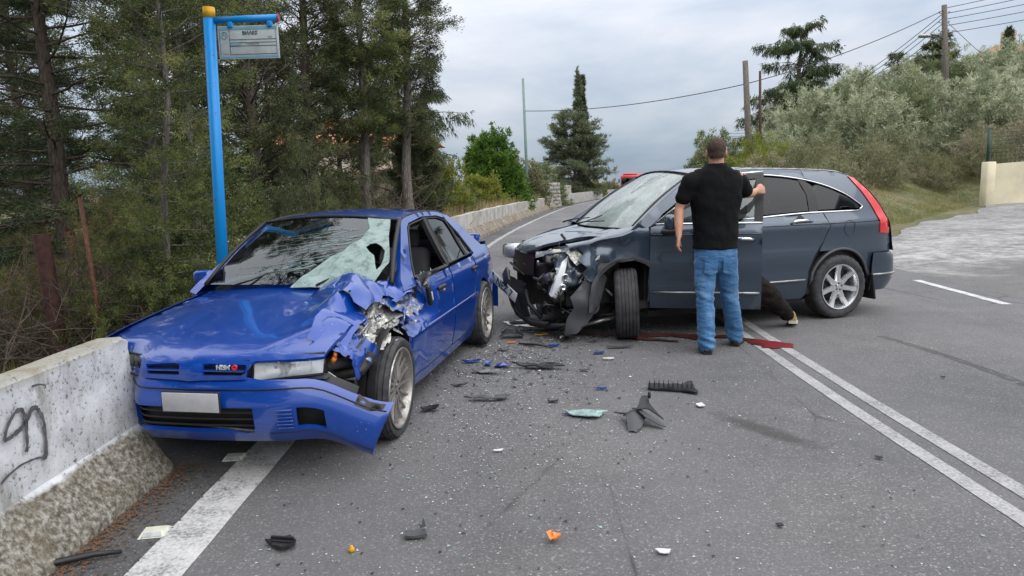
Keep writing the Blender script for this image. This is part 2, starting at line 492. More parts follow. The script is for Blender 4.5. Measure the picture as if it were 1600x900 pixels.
def m_milky(name, milk=.38):
    # crazed but unbroken windscreen: clear glass with fine cracks, and a pale haze painted in for sky reflection
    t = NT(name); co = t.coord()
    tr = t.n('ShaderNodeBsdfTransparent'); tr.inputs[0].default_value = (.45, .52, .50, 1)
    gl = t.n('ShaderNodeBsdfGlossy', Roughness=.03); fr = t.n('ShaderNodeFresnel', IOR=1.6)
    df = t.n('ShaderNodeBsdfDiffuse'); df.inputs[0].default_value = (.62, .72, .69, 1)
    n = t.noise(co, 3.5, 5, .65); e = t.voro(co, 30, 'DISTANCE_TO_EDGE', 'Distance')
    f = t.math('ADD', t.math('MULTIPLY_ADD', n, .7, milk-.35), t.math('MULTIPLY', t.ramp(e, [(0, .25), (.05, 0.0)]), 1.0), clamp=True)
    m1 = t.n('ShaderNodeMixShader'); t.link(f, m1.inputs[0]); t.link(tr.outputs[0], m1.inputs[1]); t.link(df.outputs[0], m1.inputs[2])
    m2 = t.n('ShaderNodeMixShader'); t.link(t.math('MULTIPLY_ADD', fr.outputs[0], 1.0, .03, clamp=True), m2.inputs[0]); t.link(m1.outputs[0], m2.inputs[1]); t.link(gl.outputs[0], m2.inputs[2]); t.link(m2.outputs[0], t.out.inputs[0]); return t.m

def m_shatter(name):
    # crazed laminated glass: pale green crumbs, darker along the cracks
    t = NT(name); co = t.coord()
    e1 = t.voro(co, 75, 'DISTANCE_TO_EDGE', 'Distance'); e2 = t.voro(co, 190, 'DISTANCE_TO_EDGE', 'Distance')
    n = t.noise(co, 7, 6, .7); n3 = t.noise(co, 30, 4, .7)
    c = t.ramp(t.math('ADD', t.math('MULTIPLY', n, .7), t.math('MULTIPLY', n3, .3)), [(.32, (.22, .36, .34)), (.48, (.46, .64, .60)), (.62, (.66, .82, .78)), (.75, (.85, .93, .91))])
    c = t.mix(t.ramp(t.math('ADD', e1, t.math('MULTIPLY', e2, .6)), [(.0, .6), (.10, 0.0)]), c, (.86, .95, .93))
    al = t.ramp(t.noise(co, 14, 5, .7), [(.30, .50), (.48, .96)])
    p = t.bsdf(c, .28, normal=t.bump(t.math('ADD', e1, e2), .9, .02), alpha=al, spec=.6); return t.m

def m_leaf(name, cols, scale=1.1, trans=.35, rough=.6):
    t = NT(name); co = t.coord()
    n = t.noise(co, scale, 3, .6); n2 = t.noise(co, scale*9, 2, .6)
    vc = t.n('ShaderNodeSeparateColor'); t.link(t.voro(co, scale*4.5, 'F1', 'Color'), vc.inputs[0])
    c = t.ramp(t.math('ADD', t.math('ADD', t.math('MULTIPLY', n, .42), t.math('MULTIPLY', n2, .30)), t.math('MULTIPLY', vc.outputs[0], .28)), [(.30+.40*i/(len(cols)-1), x) for i, x in enumerate(cols)])
    p = t.bsdf(c, rough, spec=.3)
    tl = t.n('ShaderNodeBsdfTranslucent'); t.link(c, tl.inputs[0])
    mx = t.n('ShaderNodeMixShader'); mx.inputs[0].default_value = trans
    t.link(p.outputs[0], mx.inputs[1]); t.link(tl.outputs[0], mx.inputs[2]); t.link(mx.outputs[0], t.out.inputs[0]); return t.m

def m_bark(name, a, b):
    t = NT(name); co = t.coord('Object', (1, 1, .22)); n = t.noise(co, 26, 5, .7); v = t.voro(co, 22, 'DISTANCE_TO_EDGE', 'Distance')
    c = t.ramp(n, [(.3, a), (.7, b)])
    c = t.mix(t.ramp(v, [(0, .6), (.15, 0.0)]), c, tuple(x*.4 for x in a))
    t.bsdf(c, .9, normal=t.bump(t.math('ADD', n, v), .9, .03)); return t.m

def m_ground(name):
    t = NT(name); co = t.coord()
    n = t.noise(co, .25, 5, .6); n2 = t.noise(co, 3.5, 5, .65); n3 = t.noise(co, 40, 4, .7)
    c = t.ramp(n, [(.3, (.045, .065, .022)), (.45, (.08, .10, .035)), (.6, (.15, .14, .065)), (.75, (.075, .11, .03))])
    c = t.mix(t.ramp(n2, [(.4, 0.0), (.65, .7)]), c, (.22, .185, .115))
    c = t.mix(.7, c, t.ramp(n3, [(.25, .5), (.75, 1.35)]), 'MULTIPLY')
    t.bsdf(c, .95, normal=t.bump(t.math('ADD', n2, n3), .8, .05)); return t.m

def m_driveway(name):
    t = NT(name); co = t.coord(); st = t.coord('Object', (1.0, .8, 1))
    n = t.noise(st, .8, 8, .72, .6); n2 = t.noise(co, 4, 8, .78, .3); n3 = t.noise(co, 60, 4, .75)
    dark = t.ramp(n3, [(.3, (.06, .058, .055)), (.7, (.20, .195, .19))])
    pale = t.ramp(t.math('ADD', t.math('MULTIPLY', n3, .5), t.math('MULTIPLY', n2, .5)), [(.30, (.17, .167, .16)), (.50, (.38, .376, .365)), (.66, (.56, .555, .54))])
    f = t.ramp(t.math('ADD', t.math('MULTIPLY', n, .6), t.math('MULTIPLY', n2, .4)), [(.40, 0.0), (.56, 1.0)])
    sep = t.n('ShaderNodeSeparateXYZ'); t.link(co, sep.inputs[0])
    fy = t.ramp(t.math('MULTIPLY', t.math('ADD', sep.outputs[1], t.math('MULTIPLY_ADD', n, 5.0, -2.5)), .05), [(.52, .12), (.64, 1.0), (1.0, .55)])
    c = t.mix(t.math('MULTIPLY', f, fy), dark, pale)
    moss = t.ramp(t.noise(co, .7, 6, .7), [(.58, 0.0), (.70, .6)])
    c = t.mix(moss, c, (.12, .115, .075))
    t.bsdf(c, .92, normal=t.bump(t.math('ADD', n2, n3), .8, .02)); return t.m

def m_denim():
    t = NT('denim'); co = t.coord()
    w = t.n('ShaderNodeTexWave', wave_type='BANDS', bands_direction='Z'); w.inputs['Scale'].default_value = 60; w.inputs['Distortion'].default_value = 1.5
    t.link(co, w.inputs['Vector'])
    n = t.noise(co, 5, 4, .6); f = t.noise(co, 160, 2, .6)
    c = t.ramp(t.math('ADD', t.math('MULTIPLY', n, .6), t.math('MULTIPLY', t.noise(t.coord('Object', (1, 1, .45)), 11, 4, .6), .4)), [(.3, (.026, .088, .20)), (.5, (.045, .145, .31)), (.68, (.13, .27, .45))])
    c = t.mix(.35, c, t.ramp(f, [(.3, .6), (.7, 1.4)]), 'MULTIPLY')
    wr = t.noise(t.coord('Object', (1, 1, 2.4)), 9, 3, .5, .6)
    t.bsdf(c, .85, normal=t.bump(wr, .55, .035), sheen=.15); return t.m

def m_cloth(name, c, wr=8, st=.6, var=.25, sheen=.2):
    t = NT(name); co = t.coord()
    n = t.noise(co, 3, 3); f = t.noise(t.coord('Object', (1, 1, .6)), wr, 3, .5, .8)
    col = t.ramp(n, [(.3, tuple(x*(1-var) for x in c)), (.7, tuple(x*(1+var) for x in c))])
    t.bsdf(col, .85, normal=t.bump(f, st, .04), sheen=sheen, spec=.25); return t.m

def m_tyre():
    t = NT('tyre_rubber'); co = t.coord(); n = t.noise(co, 14, 4, .6)
    t.bsdf(t.ramp(n, [(.3, (.022, .022, .023)), (.7, (.06, .06, .062))]), .72, normal=t.bump(t.noise(co, 90, 2), .25, .003)); return t.m

def m_rim(name, c=(.62, .62, .61), dirt=(.20, .16, .11), k=.5):
    t = NT(name); co = t.coord(); n = t.noise(co, 12, 5, .65)
    f = t.ramp(n, [(k-.1, 0.0), (k+.22, .8)])
    t.bsdf(t.mix(f, c, dirt), t.math('MULTIPLY_ADD', f, .35, .26), t.math('SUBTRACT', .85, t.math('MULTIPLY', f, .6)), normal=None); return t.m

M = {}
M['asphalt'] = m_asphalt('worn_asphalt'); M['asphalt_dark'] = m_asphalt('shoulder_asphalt', True)
M['line'] = m_paintline('road_paint'); M['barrier'] = m_concrete_wall('painted_concrete')
M['ground'] = m_ground('rough_grass_and_soil'); M['drive'] = m_driveway('broken_pale_pavement')
M['blue'] = m_carpaint('blue_car_paint', (.0005, .046, .30), .10, .28, dirt=.045, specks=True)
M['slate'] = m_carpaint('slate_car_paint', (.043, .065, .096), .45, .33, dirt=.07)
M['blue_torn'] = m_scraped('torn_blue_metal', (.002, .06, .33), k=.52)
M['bare'] = m_scraped('torn_bare_metal', (.03, .06, .22), silver=(.50, .50, .46), k=.38)
M['slate_torn'] = m_scraped('torn_slate_metal', (.028, .042, .062), k=.60)
M['glass'] = m_glass('windscreen_glass', (.75, .9, .86), .60); M['tint'] = m_glass('tinted_glass', (.5, .55, .55), .14, .02, 1.42, 0)
M['clear'] = m_glass('clear_lens', (1, 1, 1), .95, .03)
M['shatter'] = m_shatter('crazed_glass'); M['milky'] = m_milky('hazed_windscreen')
M['tyre'] = m_tyre(); M['rim_old'] = m_rim('dirty_alloy', (.42, .42, .41), (.16, .13, .10), .42); M['rim'] = m_rim('bright_alloy', (.72, .73, .74), (.3, .29, .27), .66)
M['black'] = simple('black_plastic', (.018, .018, .019), .5, bs=.3, bsc=120, bd=.001)
M['blackgl'] = simple('gloss_black_trim', (.012, .012, .013), .15, coat=.6)
M['dgrey'] = simple('grey_plastic', (.06, .062, .068), .5, bs=.3, bsc=90, bd=.002)
M['grime'] = simple('greasy_metal', (.05, .048, .045), .55, .5, var=.5, vs=14, bs=.5, bsc=40)
M['steel'] = simple('dull_steel', (.32, .32, .31), .4, .8, var=.35, vs=10)
M['chrome'] = simple('chrome', (.78, .79, .8), .1, 1.0, var=.05)
M['white_pl'] = simple('off_white_plastic', (.55, .55, .5), .5, var=.2)
M['reflector'] = simple('lamp_reflector', (.88, .90, .92), .18, .0, coat=.8, var=.05)  # white base colour stands in for chrome mirroring the bright sky
M['lamp_white'] = simple('lamp_inner_white', (.62, .64, .66), .25, .5, var=.2, vs=20)
M['red_lamp'] = simple('red_tail_lens', (.62, .006, .008), .18, coat=1.0)
M['amber'] = simple('amber_lens', (.75, .20, .02), .25, coat=.6, var=.2)
M['seat'] = simple('seat_fabric', (.035, .035, .038), .9, bs=.4, bsc=70)
M['plate'] = simple('number_plate_white', (.62, .63, .64), .45, var=.06)
M['plate_blur'] = simple('number_plate_grey', (.40, .40, .41), .5, var=.12, vs=14)
M['eu_blue'] = simple('plate_band_blue', (.01, .04, .30), .4)
M['pole_blue'] = None
t = NT('pole_blue_paint'); co = t.coord(); sp = t.n('ShaderNodeSeparateXYZ'); t.link(co, sp.inputs[0])
n = t.noise(co, 16, 4, .7)
c = t.mix(t.ramp(n, [(.66, 0.0), (.70, 1.0)]), (.004, .25, .66), (.09, .06, .04))
t.bsdf(c, .38, normal=t.bump(n, .15, .004)); M['pole_blue'] = t.m
M['yellow'] = simple('yellow_paint', (.62, .33, .01), .5, var=.2, vs=20)
M['sign'] = simple('sign_plate', (.42, .47, .48), .45, var=.12, vs=12); M['ink'] = simple('sign_ink', (.03, .035, .04), .6)
M['sign_blue'] = simple('sign_band_blue', (.16, .36, .46), .5); M['ink_red'] = simple('red_ink', (.4, .05, .06), .6)
M['rust'] = simple('rusty_steel', (.075, .035, .028), .75, .2, var=.45, vs=12, bs=.6, bsc=60)
M['rust2'] = simple('rusty_rod', (.14, .06, .04), .8, .1, var=.4, vs=20, bs=.6)
M['wood_pole'] = m_bark('weathered_pole_wood', (.10, .085, .07), (.23, .20, .17))
M['bark'] = m_bark('grey_brown_bark', (.06, .045, .035), (.17, .135, .11)); M['bark_pale'] = m_bark('pale_bark', (.13, .11, .095), (.30, .27, .235))
M['twig'] = simple('dry_twigs', (.13, .10, .08), .9, var=.35, vs=5)
M['twig_pale'] = simple('pale_dry_twigs', (.27, .22, .175), .9, var=.35, vs=5)
M['skin'] = simple('skin', (.50, .25, .17), .5, var=.12, vs=20, bs=.15, bsc=120, bd=.002)
M['hair'] = simple('cropped_brown_hair', (.060, .036, .027), .9, var=.5, vs=60, bs=.8, bsc=220, bd=.004)
M['denim'] = m_denim(); M['tee'] = m_cloth('black_cotton', (.0035, .0037, .0045), 7, .5, .12, 0)
M['trouser'] = m_cloth('dark_brown_cloth', (.012, .009, .0075), 10, .7, .25, 0); M['tanshoe'] = m_cloth('tan_canvas', (.30, .20, .11), 30, .3)
M['sole'] = simple('pale_rubber_sole', (.62, .56, .45), .7); M['blackshoe'] = simple('black_leather_shoe', (.012, .012, .013), .4)
M['grey_shirt'] = m_cloth('grey_cloth', (.16, .19, .20), 9, .6)
M['blood'] = None
t = NT('blood'); co = t.coord(); n = t.noise(co, 7, 4, .6)
sp = t.n('ShaderNodeSeparateXYZ'); t.link(co, sp.inputs[0])
fresh = t.ramp(t.math('MULTIPLY_ADD', n, .15, t.math('SUBTRACT', sp.outputs[0], 2.38)), [(.06, 0.0), (.12, 1.0)])
c = t.mix(fresh, t.ramp(n, [(.35, (.035, .009, .006)), (.65, (.095, .020, .013))]), (.18, .010, .018))
t.bsdf(c, .42, spec=.5, normal=t.bump(t.noise(co, 95, 3, .7), .5, .004)); M['blood'] = t.m
M['spray'] = simple('grey_spray_paint', (.085, .087, .092), .6, var=.3, vs=30)
M['farwall'] = simple('stained_pale_concrete', (.40, .385, .36), .9, var=.3, vs=2.2, bs=.5, bsc=9, bd=.02)
M['farbase'] = simple('brown_concrete_footing', (.20, .17, .13), .9, var=.35, vs=3, bs=.5, bsc=9, bd=.02)
M['stone'] = simple('field_stone', (.34, .32, .29), .9, var=.3, vs=3, bs=.7, bsc=12, bd=.02)
M['cream'] = simple('cream_render', (.62, .56, .40), .9, var=.14, vs=1.6, bs=.3, bsc=20)
M['green_post'] = simple('dark_green_metal', (.012, .045, .04), .5); M['thin_pole'] = simple('grey_green_metal', (.16, .24, .22), .5)
M['wire'] = simple('wire', (.05, .05, .055), .6); M['roof'] = simple('clay_roof_tiles', (.50, .20, .12), .9, var=.25, vs=6, bs=.7, bsc=8)
M['house'] = simple('pale_house_render', (.52, .46, .38), .9, var=.1); M['truck_red'] = simple('truck_red_paint', (.40, .02, .02), .35, coat=.6)
M['glass_sheet'] = simple('green_glass_crumbs', (.27, .38, .36), .25, var=.5, vs=22, bs=.8, bsc=70, bd=.01)
M['terracotta'] = simple('fallen_brown_needles', (.135, .075, .042), .95, var=.4, vs=30)
M['stud'] = simple('cream_road_stud', (.58, .59, .48), .6, var=.15, vs=30); M['puddle'] = simple('wet_coolant', (.20, .20, .19), .12, coat=.6, var=.4, vs=20)

M['mark'] = simple('tyre_rubber_mark', (.085, .083, .082), .85, var=.3, vs=20)
t = NT('worn_road_paint'); co = t.coord(); n = t.noise(co, 60, 4, .7); n2 = t.noise(co, 5, 5, .65)
t.bsdf(t.ramp(t.math('ADD', t.math('MULTIPLY', n, .75), t.math('MULTIPLY', n2, .4)), [(.42, (.13, .13, .13)), (.52, (.27, .268, .265)), (.64, (.37, .368, .36)), (.8, (.47, .465, .45))]), .8, normal=t.bump(n, .6, .004)); M['line_worn'] = t.m
# ------------------------------------------------------------------ road, ground
KY = [-40, 4, 7, 10.3, 20.9, 38.4, 50, 60, 70, 84, 110, 150, 250]
KX = [-1.55, -1.55, -1.49, -1.28, -.35, 2.15, 4.15, 6.5, 9.1, 12.9, 21, 36, 79]
xl_ = sm(KY, KX)
def xl(y): return xl_(y)                                  # the left edge line
def nrm2(y):
    d = xl(y+.5)-xl(y-.5); L = math.hypot(d, 1); return (1/L, -d/L)
def rp(y, off, z=0.0):
    nx, ny = nrm2(y); return (xl(y)+nx*off, y+ny*off, z)
def bank_n(x, y): return max(-.688*(x-7.5)+.726*(y-16.5), (y-24.9)*.95*sst(14, 18, x)-3*(x < 14))
def terr(x, y):
    if y > -40 and y < 250: d = x-(xl(y)+7.75)
    else: d = 0
    z = -.03
    if d > 0:
        far = sst(2, 9, y) if y > -10 else 0
        z += .055*min(d, 60)*far*(1-.45*sst(15, 60, d))
        n = bank_n(x, y)
        if n > 0 and d > .3:
            k = sst(.2, 3.0, d)
            z += k*(.80*sst(0, 2.6, n)+.15*min(n, 27)*sst(0, 13, d)+.05*max(0, min(d, 45)-6)*sst(0, 14, n))
    dl = (xl(y) if -40 < y < 250 else -1.55)-1.25-x
    if dl > 0:
        z -= min(2.4, .10*dl) if dl < 60 else 2.4-0
        z += .12*noise.noise(Vector((x*.5, y*.5, 0)))*sst(0, 3, dl)
    elif d > 1.5: z += .10*noise.noise(Vector((x*.6, y*.6, 3)))*sst(1.5, 4, d)*(1 if bank_n(x, y) > 0 else .25)
    return z
gx = np.unique(np.concatenate([np.linspace(-3000, -80, 12), np.linspace(-80, -12, 24), np.linspace(-12, 30, 85), np.linspace(30, 80, 40), np.linspace(80, 3000, 12)]))
gy = np.unique(np.concatenate([np.linspace(-400, -12, 8), np.linspace(-12, 36, 90), np.linspace(36, 110, 60), np.linspace(110, 400, 14), np.linspace(400, 4000, 8)]))
g = MB(); nxg, nyg = len(gx), len(gy)
vs = [(x, y, terr(x, y) if abs(x) < 400 and y < 400 else -2.4*(x < 0)) for x in gx for y in gy]
g.add(vs, [(i*nyg+j, (i+1)*nyg+j, (i+1)*nyg+j+1, i*nyg+j+1) for i in range(nxg-1) for j in range(nyg-1)], 0, True)
tag(g.build('ground', M['ground']), kind='structure')
def ribbon(name, y0, y1, o0, o1, z, mat, step=1.0, jitter=0.0, n=1, kind='structure', seed=0):
    ys = np.arange(y0, y1+step*.5, step); mb = MB(); rnd = random.Random(seed)
    vs = []
    for y in ys:
        a, b = o0+rnd.uniform(-jitter, jitter), o1+rnd.uniform(-jitter, jitter)
        for k in range(n+1): vs.append(rp(y, a+(b-a)*k/n, z))
    m = n+1; mb.add(vs, [(i*m+k, i*m+k+1, (i+1)*m+k+1, (i+1)*m+k) for i in range(len(ys)-1) for k in range(n)])
    o = mb.build(name, mat); o['kind'] = kind; return o
ribbon('road', -12, 200, -.10, 7.78, 0.0, M['asphalt'], 1.0, n=8)
ribbon('road_shoulder', -12, 200, -1.15, -.10, -.003, M['asphalt_dark'], 1.0, n=1)
ribbon('edge_line', -3, 9, -.125, .125, .004, M['line'], .25, .003)
ribbon('edge_line', 9, 120, -.10, .04, .004, M['line_worn'], .5, .02, seed=4)
ribbon('centre_line', -3, 120, 3.820, 3.920, .004, M['line_worn'], .25, .002, seed=1)
ribbon('centre_line', -3, 120, 4.025, 4.125, .004, M['line_worn'], .25, .002, seed=2)
for y0, y1 in ((8.75, 10.9), (3.5, 5.4), (14.4, 16.3)): ribbon('edge_dash', y0, y1, 7.34, 7.46, .004, M['line'], .2, .004, seed=int(y0))
# side drive: a sheet following the ground between the road and the foot of the bank
dv = MB(); xs = np.linspace(0, 1, 46); ys = np.linspace(-1, 1, 60); V = []; NN = 60
for i in range(61):
    for j in range(56):
        s = i/60; t = j/55
        xa = 6.3+(34-6.3)*s**1.35
        yb = min(16.5+(.688/.726)*(xa-7.5), 24.4)-.5+.35*math.sin(xa*1.3)+.2*math.sin(xa*4.1)
        yy = -2+(yb+2)*t
        x0b = xl(yy)+7.72+.09*noise.noise(Vector((yy*1.7, 3, 3)))
        x = x0b+(34-x0b)*s**1.35
        V.append((x, yy, max(terr(x, yy), -.03)+.034+.012*noise.noise(Vector((x*1.2, yy*1.2, 5)))-.02*(s == 0)))
dv.add(V, [(i*56+j, (i+1)*56+j, (i+1)*56+j+1, i*56+j+1) for i in range(60) for j in range(55)], 0, True)
tag(dv.build('driveway', M['drive']), kind='structure')
# blood trail and small ground marks
def blob(pts, z=.009, amp=.012, seed=0):
    q = dens(pts, .035); out = []
    for i, (x, y) in enumerate(q):
        out.append((x+amp*noise.noise(Vector((x*19, y*19, seed))), y+amp*noise.noise(Vector((x*19, y*19, seed+5)))))
    mb = MB(); V_, T_ = cdt(out, .06)
    mb.add([(x, y, z) for x, y in V_], [t if (V_[t[1]][0]-V_[t[0]][0])*(V_[t[2]][1]-V_[t[0]][1])-(V_[t[1]][1]-V_[t[0]][1])*(V_[t[2]][0]-V_[t[0]][0]) > 0 else t[::-1] for t in T_]); return mb
def G(u, v):                                               # measured road positions were taken at this scale
    return (u, v)
tag(blob([(.62, 7.34), (.72, 7.18), (.95, 7.14), (1.15, 7.06), (1.30, 6.94), (1.48, 7.0), (1.72, 6.99), (1.90, 6.88), (2.08, 6.88), (2.22, 6.80), (2.30, 6.66), (2.33, 6.55), (2.36, 6.42), (2.46, 6.33), (2.60, 6.36), (2.70, 6.50), (2.60, 6.62), (2.46, 6.70), (2.36, 6.82), (2.20, 6.96), (2.05, 7.0), (1.85, 7.08), (1.60, 7.17), (1.35, 7.20), (1.05, 7.32), (.80, 7.44)], amp=.055).build('blood_stain', M['blood']),
    'long red stain trailing from the dark suv wheel past the man', 'stain')
tag(blob([(1.10, 7.02), (1.25, 6.86), (1.45, 6.80), (1.64, 6.70), (1.67, 6.75), (1.48, 6.87), (1.30, 6.96), (1.20, 7.08)], z=.013, amp=.03).build('blood_stain', M['blood']), 'thin red side streak branching towards the camera from the long stain', 'stain')
tag(blob([(1.62, 7.02), (1.75, 6.88), (1.90, 6.76), (1.94, 6.80), (1.80, 6.93), (1.70, 7.05)], z=.013, amp=.03).build('blood_stain', M['blood']), 'short dark red streak just left of the man', 'stain')
# faint tread print of a lorry tyre across the right lane
tm = MB(); rnd = random.Random(8)
for i in range(150):
    t_ = i/149; x = 3.66+.16*math.sin(t_*1.9); y = 6.75-1.85*t_; 
    for k in range(2):
        if rnd.random() < .25: continue
        xx = x+.05*k-.02+rnd.uniform(-.006, .006); tm.add([(xx, y, .003), (xx+.036, y-.004, .003), (xx+.034, y+.0055, .003), (xx-.002, y+.0075, .003)], [(0, 1, 2, 3)])
tag(tm.build('tyre_print', M['mark']), kind='stuff')

# ------------------------------------------------------------------ concrete barriers
def barrier(name, label, sec, ys, f, mats, cat='barrier', ends=True, warp=None):
    mb = MB(); m = len(sec); V = []
    for y in ys:
        for (o, z) in sec:
            p = f(y, o, z); V.append(warp(p) if warp else p)
    mb.add(V, [(i*m+k, i*m+(k+1) % m, (i+1)*m+(k+1) % m, (i+1)*m+k) for i in range(len(ys)-1) for k in range(m)], 0, False)
    if ends:
        mb.add(V[:m], [tuple(range(m))[::-1]]); mb.add(V[-m:], [tuple(range(m))])
    o = mb.build(name, mats, None, fixn=True, auto=25); return tag(o, label, cat)
def secd(sec, n):
    out = []
    for i, a in enumerate(sec):
        b = sec[(i+1) % len(sec)]; k = max(1, int(math.hypot(a[0]-b[0], a[1]-b[1])/n))
        out += [(a[0]+(b[0]-a[0])*t/k, a[1]+(b[1]-a[1])*t/k) for t in range(k)]
    return out
sec = secd([(-2.005, 0), (-2.015, .045), (-2.165, .262), (-2.185, .29), (-2.192, .795), (-2.205, .815), (-2.325, .812), (-2.340, .79), (-2.36, .29), (-2.53, .05), (-2.54, 0)], .05)
def bw(p):
    x, y, z = p; k = .010*noise.noise(Vector((x*5, y*5, z*5)))+.006*noise.noise(Vector((x*17, y*17, z*17)))
    e = sst(3.80, 3.86, y); r = .010*e*(abs(noise.noise(Vector((x*9, 0, z*9))))*2)
    return (x+k*(1 if z > 0 else 0), y-r+(.035*(z > .29)-.0)*e*0, z+k*.6*(z > .7)-.02*e*(z > .79))
br = barrier('concrete_barrier', 'white concrete crash barrier with grey scrawl and mossy top at the left edge', sec, list(np.linspace(-4, 3.72, 150))+[3.76, 3.80, 3.83, 3.85, 3.86], lambda y, o, z: (o, y, z), M['barrier'], warp=bw)
# spray scrawl: strokes lying on the sloping face
def facex(z): return -2.186 if z > .29 else -2.165+(.262-z)*.15/.217
def stroke(pts, r):
    mb = MB(); P = [(facex(z)+.008+.0, y, z) for y, z in pts]; xs_ = sm(range(len(P)), [p[1] for p in P]); zs_ = sm(range(len(P)), [p[2] for p in P])
    q = []
    for t in np.linspace(0, len(P)-1, 6*len(P)): q.append((facex(zs_(t))+.010+.004*noise.noise(Vector((t, 1, 2))), xs_(t), zs_(t)))
    mb2 = MB(); V = []; F_ = []
    for i, p in enumerate(q):
        a = q[max(0, i-1)]; b = q[min(len(q)-1, i+1)]; d = Vector((0, b[1]-a[1], b[2]-a[2])).normalized(); n = Vector((0, -d.z, d.y))*r*(.8+.5*noise.noise(Vector((i*.4, 3, r*100))))
        V += [Vector(p)+n, Vector(p)-n]
    mb2.add(V, [(2*i, 2*i+1, 2*i+3, 2*i+2) for i in range(len(q)-1)], 0, True); return mb2
SCR = [([(2.821, .577), (2.864, .644), (2.917, .678), (2.948, .673), (2.962, .639), (2.964, .606), (2.955, .538), (2.940, .481)], .012),
       ([(2.821, .577), (2.855, .578), (2.887, .584), (2.933, .596), (2.970, .619), (2.997, .648), (3.024, .657), (3.046, .641), (3.062, .611), (3.074, .558), (3.073, .506), (3.067, .449), (3.059, .409), (3.035, .419)], .013),
       ([(2.77, .405), (2.831, .427), (2.903, .437), (2.973, .432), (3.039, .417)], .006), ([(3.025, .755), (3.067, .752), (3.116, .732), (3.106, .723)], .005)]
for pts, r_ in SCR: stroke(pts, r_).build('spray_scrawl', M['spray'], br)
# far barrier curving away up the road
fsec = secd([(-.78, 0), (-.78, .12), (-.90, .34), (-.93, .80), (-1.13, .80), (-1.13, 0)], .16)
def ff_(y, o, z): return rp(y, o, z)
fb = barrier('concrete_barrier', 'long stained pale concrete parapet curving away beyond the blue car', [(-.93, .30), (-.93, .56), (-.93, .80), (-1.13, .80), (-1.13, 0), (-.93, 0)], list(np.arange(11.5, 49.2, .8)), ff_, M['farwall'], warp=lambda p: (p[0], p[1], p[2]+.03*noise.noise(Vector((p[0]*1.5, p[1]*1.5, p[2])))*(p[2] > .5)))
ft = MB(); V = []; ysf = np.arange(11.5, 49.2, .8); s4 = [(-.62, -.02), (-.64, .10), (-.80, .32), (-.93, .345), (-.93, -.02)]
for y in ysf: V += [rp(y, o, z) for o, z in s4]
ft.add(V, [(i*5+k, i*5+(k+1) % 5, (i+1)*5+(k+1) % 5, (i+1)*5+k) for i in range(len(ysf)-1) for k in range(5)]); ft.build('footing', M['farbase'], fb, fixn=True)
rb_ = MB().box(rp(13.5, -.6, .0), (.01, .01, .01)); 
for i, y in enumerate(np.arange(12.0, 49, 2.2)):
    j_ = MB(); a, b = Vector(rp(y, -.61, -.01)), Vector(rp(y, -.925, .35)); c, d = Vector(rp(y+.09, -.61, -.01)), Vector(rp(y+.09, -.925, .35)); up = Vector((0, 0, .02)); mid = Vector(rp(y, -.80, .335)); mid2 = Vector(rp(y+.09, -.80, .335))
    j_.add([a+up, mid+up, b+up, d+up, mid2+up, c+up], [(0, 5, 4, 1), (1, 4, 3, 2)]); j_.build('joint_strip', M['line'], fb)
barrier('concrete_barrier', 'far pale parapet continuing round the bend past the stone pillar', [(-.93, 0), (-.93, .85), (-1.15, .85), (-1.15, 0)], list(np.arange(51.5, 110, 1.5)), ff_, M['farwall'])
# stone pillar, its stones one by one
pc = rp(50.2, -1.25); pl_ = thing('stone_pillar', 'squat grey stone gate pillar beside the road bend', 'pillar', (pc[0], pc[1], 0))
MB().box((0, 0, .85), (1.22, .9, 1.7)).build('mortar_core', M['farbase'], pl_)
rnd = random.Random(3); z = 0.0; row = 0
while z < 1.75:
    h = rnd.uniform(.20, .28); x = -.66
    while x < .60:
        w = rnd.uniform(.28, .48); w = min(w, .70-x)
        for yy, dp in ((-.44, .12),):
            MB().rbox((x+w/2, yy-rnd.uniform(0, .03), z+h/2), (w-.025, dp, h-.025), .02, 1).build('stone', M['stone'], pl_)
        x += w
    for s_ in (-1, 1): MB().rbox((s_*(.62+rnd.uniform(0, .02)), .08, z+h/2), (.10, .92, h-.025), .02, 1).build('stone', M['stone'], pl_)
    z += h; row += 1
pc2 = rp(60, -1.5); p2_ = thing('stone_pillar', 'small round-topped post farther round the bend', 'pillar', (pc2[0], pc2[1], 0)); MB().rbox((0, 0, .75), (.6, .5, 1.55), .06, 2).build('shaft', M['stone'], p2_)

# ------------------------------------------------------------------ bus stop sign
bs = thing('bus_stop_sign', 'bus stop plate on a leaning blue steel pole behind the blue car', 'bus stop', (-2.80, 6.6, -.05))
PB = Vector((0, 0, 0)); PT = Vector((.115, 0, 3.315)); 
MB().tube([PB, PB.lerp(PT, .5), PT], .052, 20).build('pole', M['pole_blue'], bs)
MB().tube([PT+Vector((-.002, 0, -.085)), PT+Vector((0, 0, .008))], [.0535, .0535], 20).build('pole_cap', M['yellow'], bs)
AZ = 3.21
ar = MB(); ar.tube([(.115, 0, AZ), (.74, 0, AZ+.010)], .030, 16); ar.build('arm', M['pole_blue'], bs)
MB().tube([(.738, 0, AZ+.010), (.747, 0, AZ+.010)], .033, 16).build('arm_end', M['ink_red'], bs)
pz0 = 2.865; pw = .555
pn_ = MB(); pn_.rbox((.455, 0, pz0+.145), (pw, .012, .295), .02, 2); pan = pn_.build('sign_plate', M['sign'], bs)
for x in (.30, .66): MB().rbox((x, 0, AZ-.045), (.045, .05, .055), .008).build('bracket', M['pole_blue'], bs)
def flat(x0, x1, z0, z1, mat, nm, d=.0085): 
    MB().box(((x0+x1)/2, -d, (z0+z1)/2), (x1-x0, .0025, z1-z0)).build(nm, mat, pan)
zt_ = pz0+.285; zb_ = pz0+.012
flat(.188, .722, zt_-.028, zt_-.002, M['sign_blue'], 'print_band')
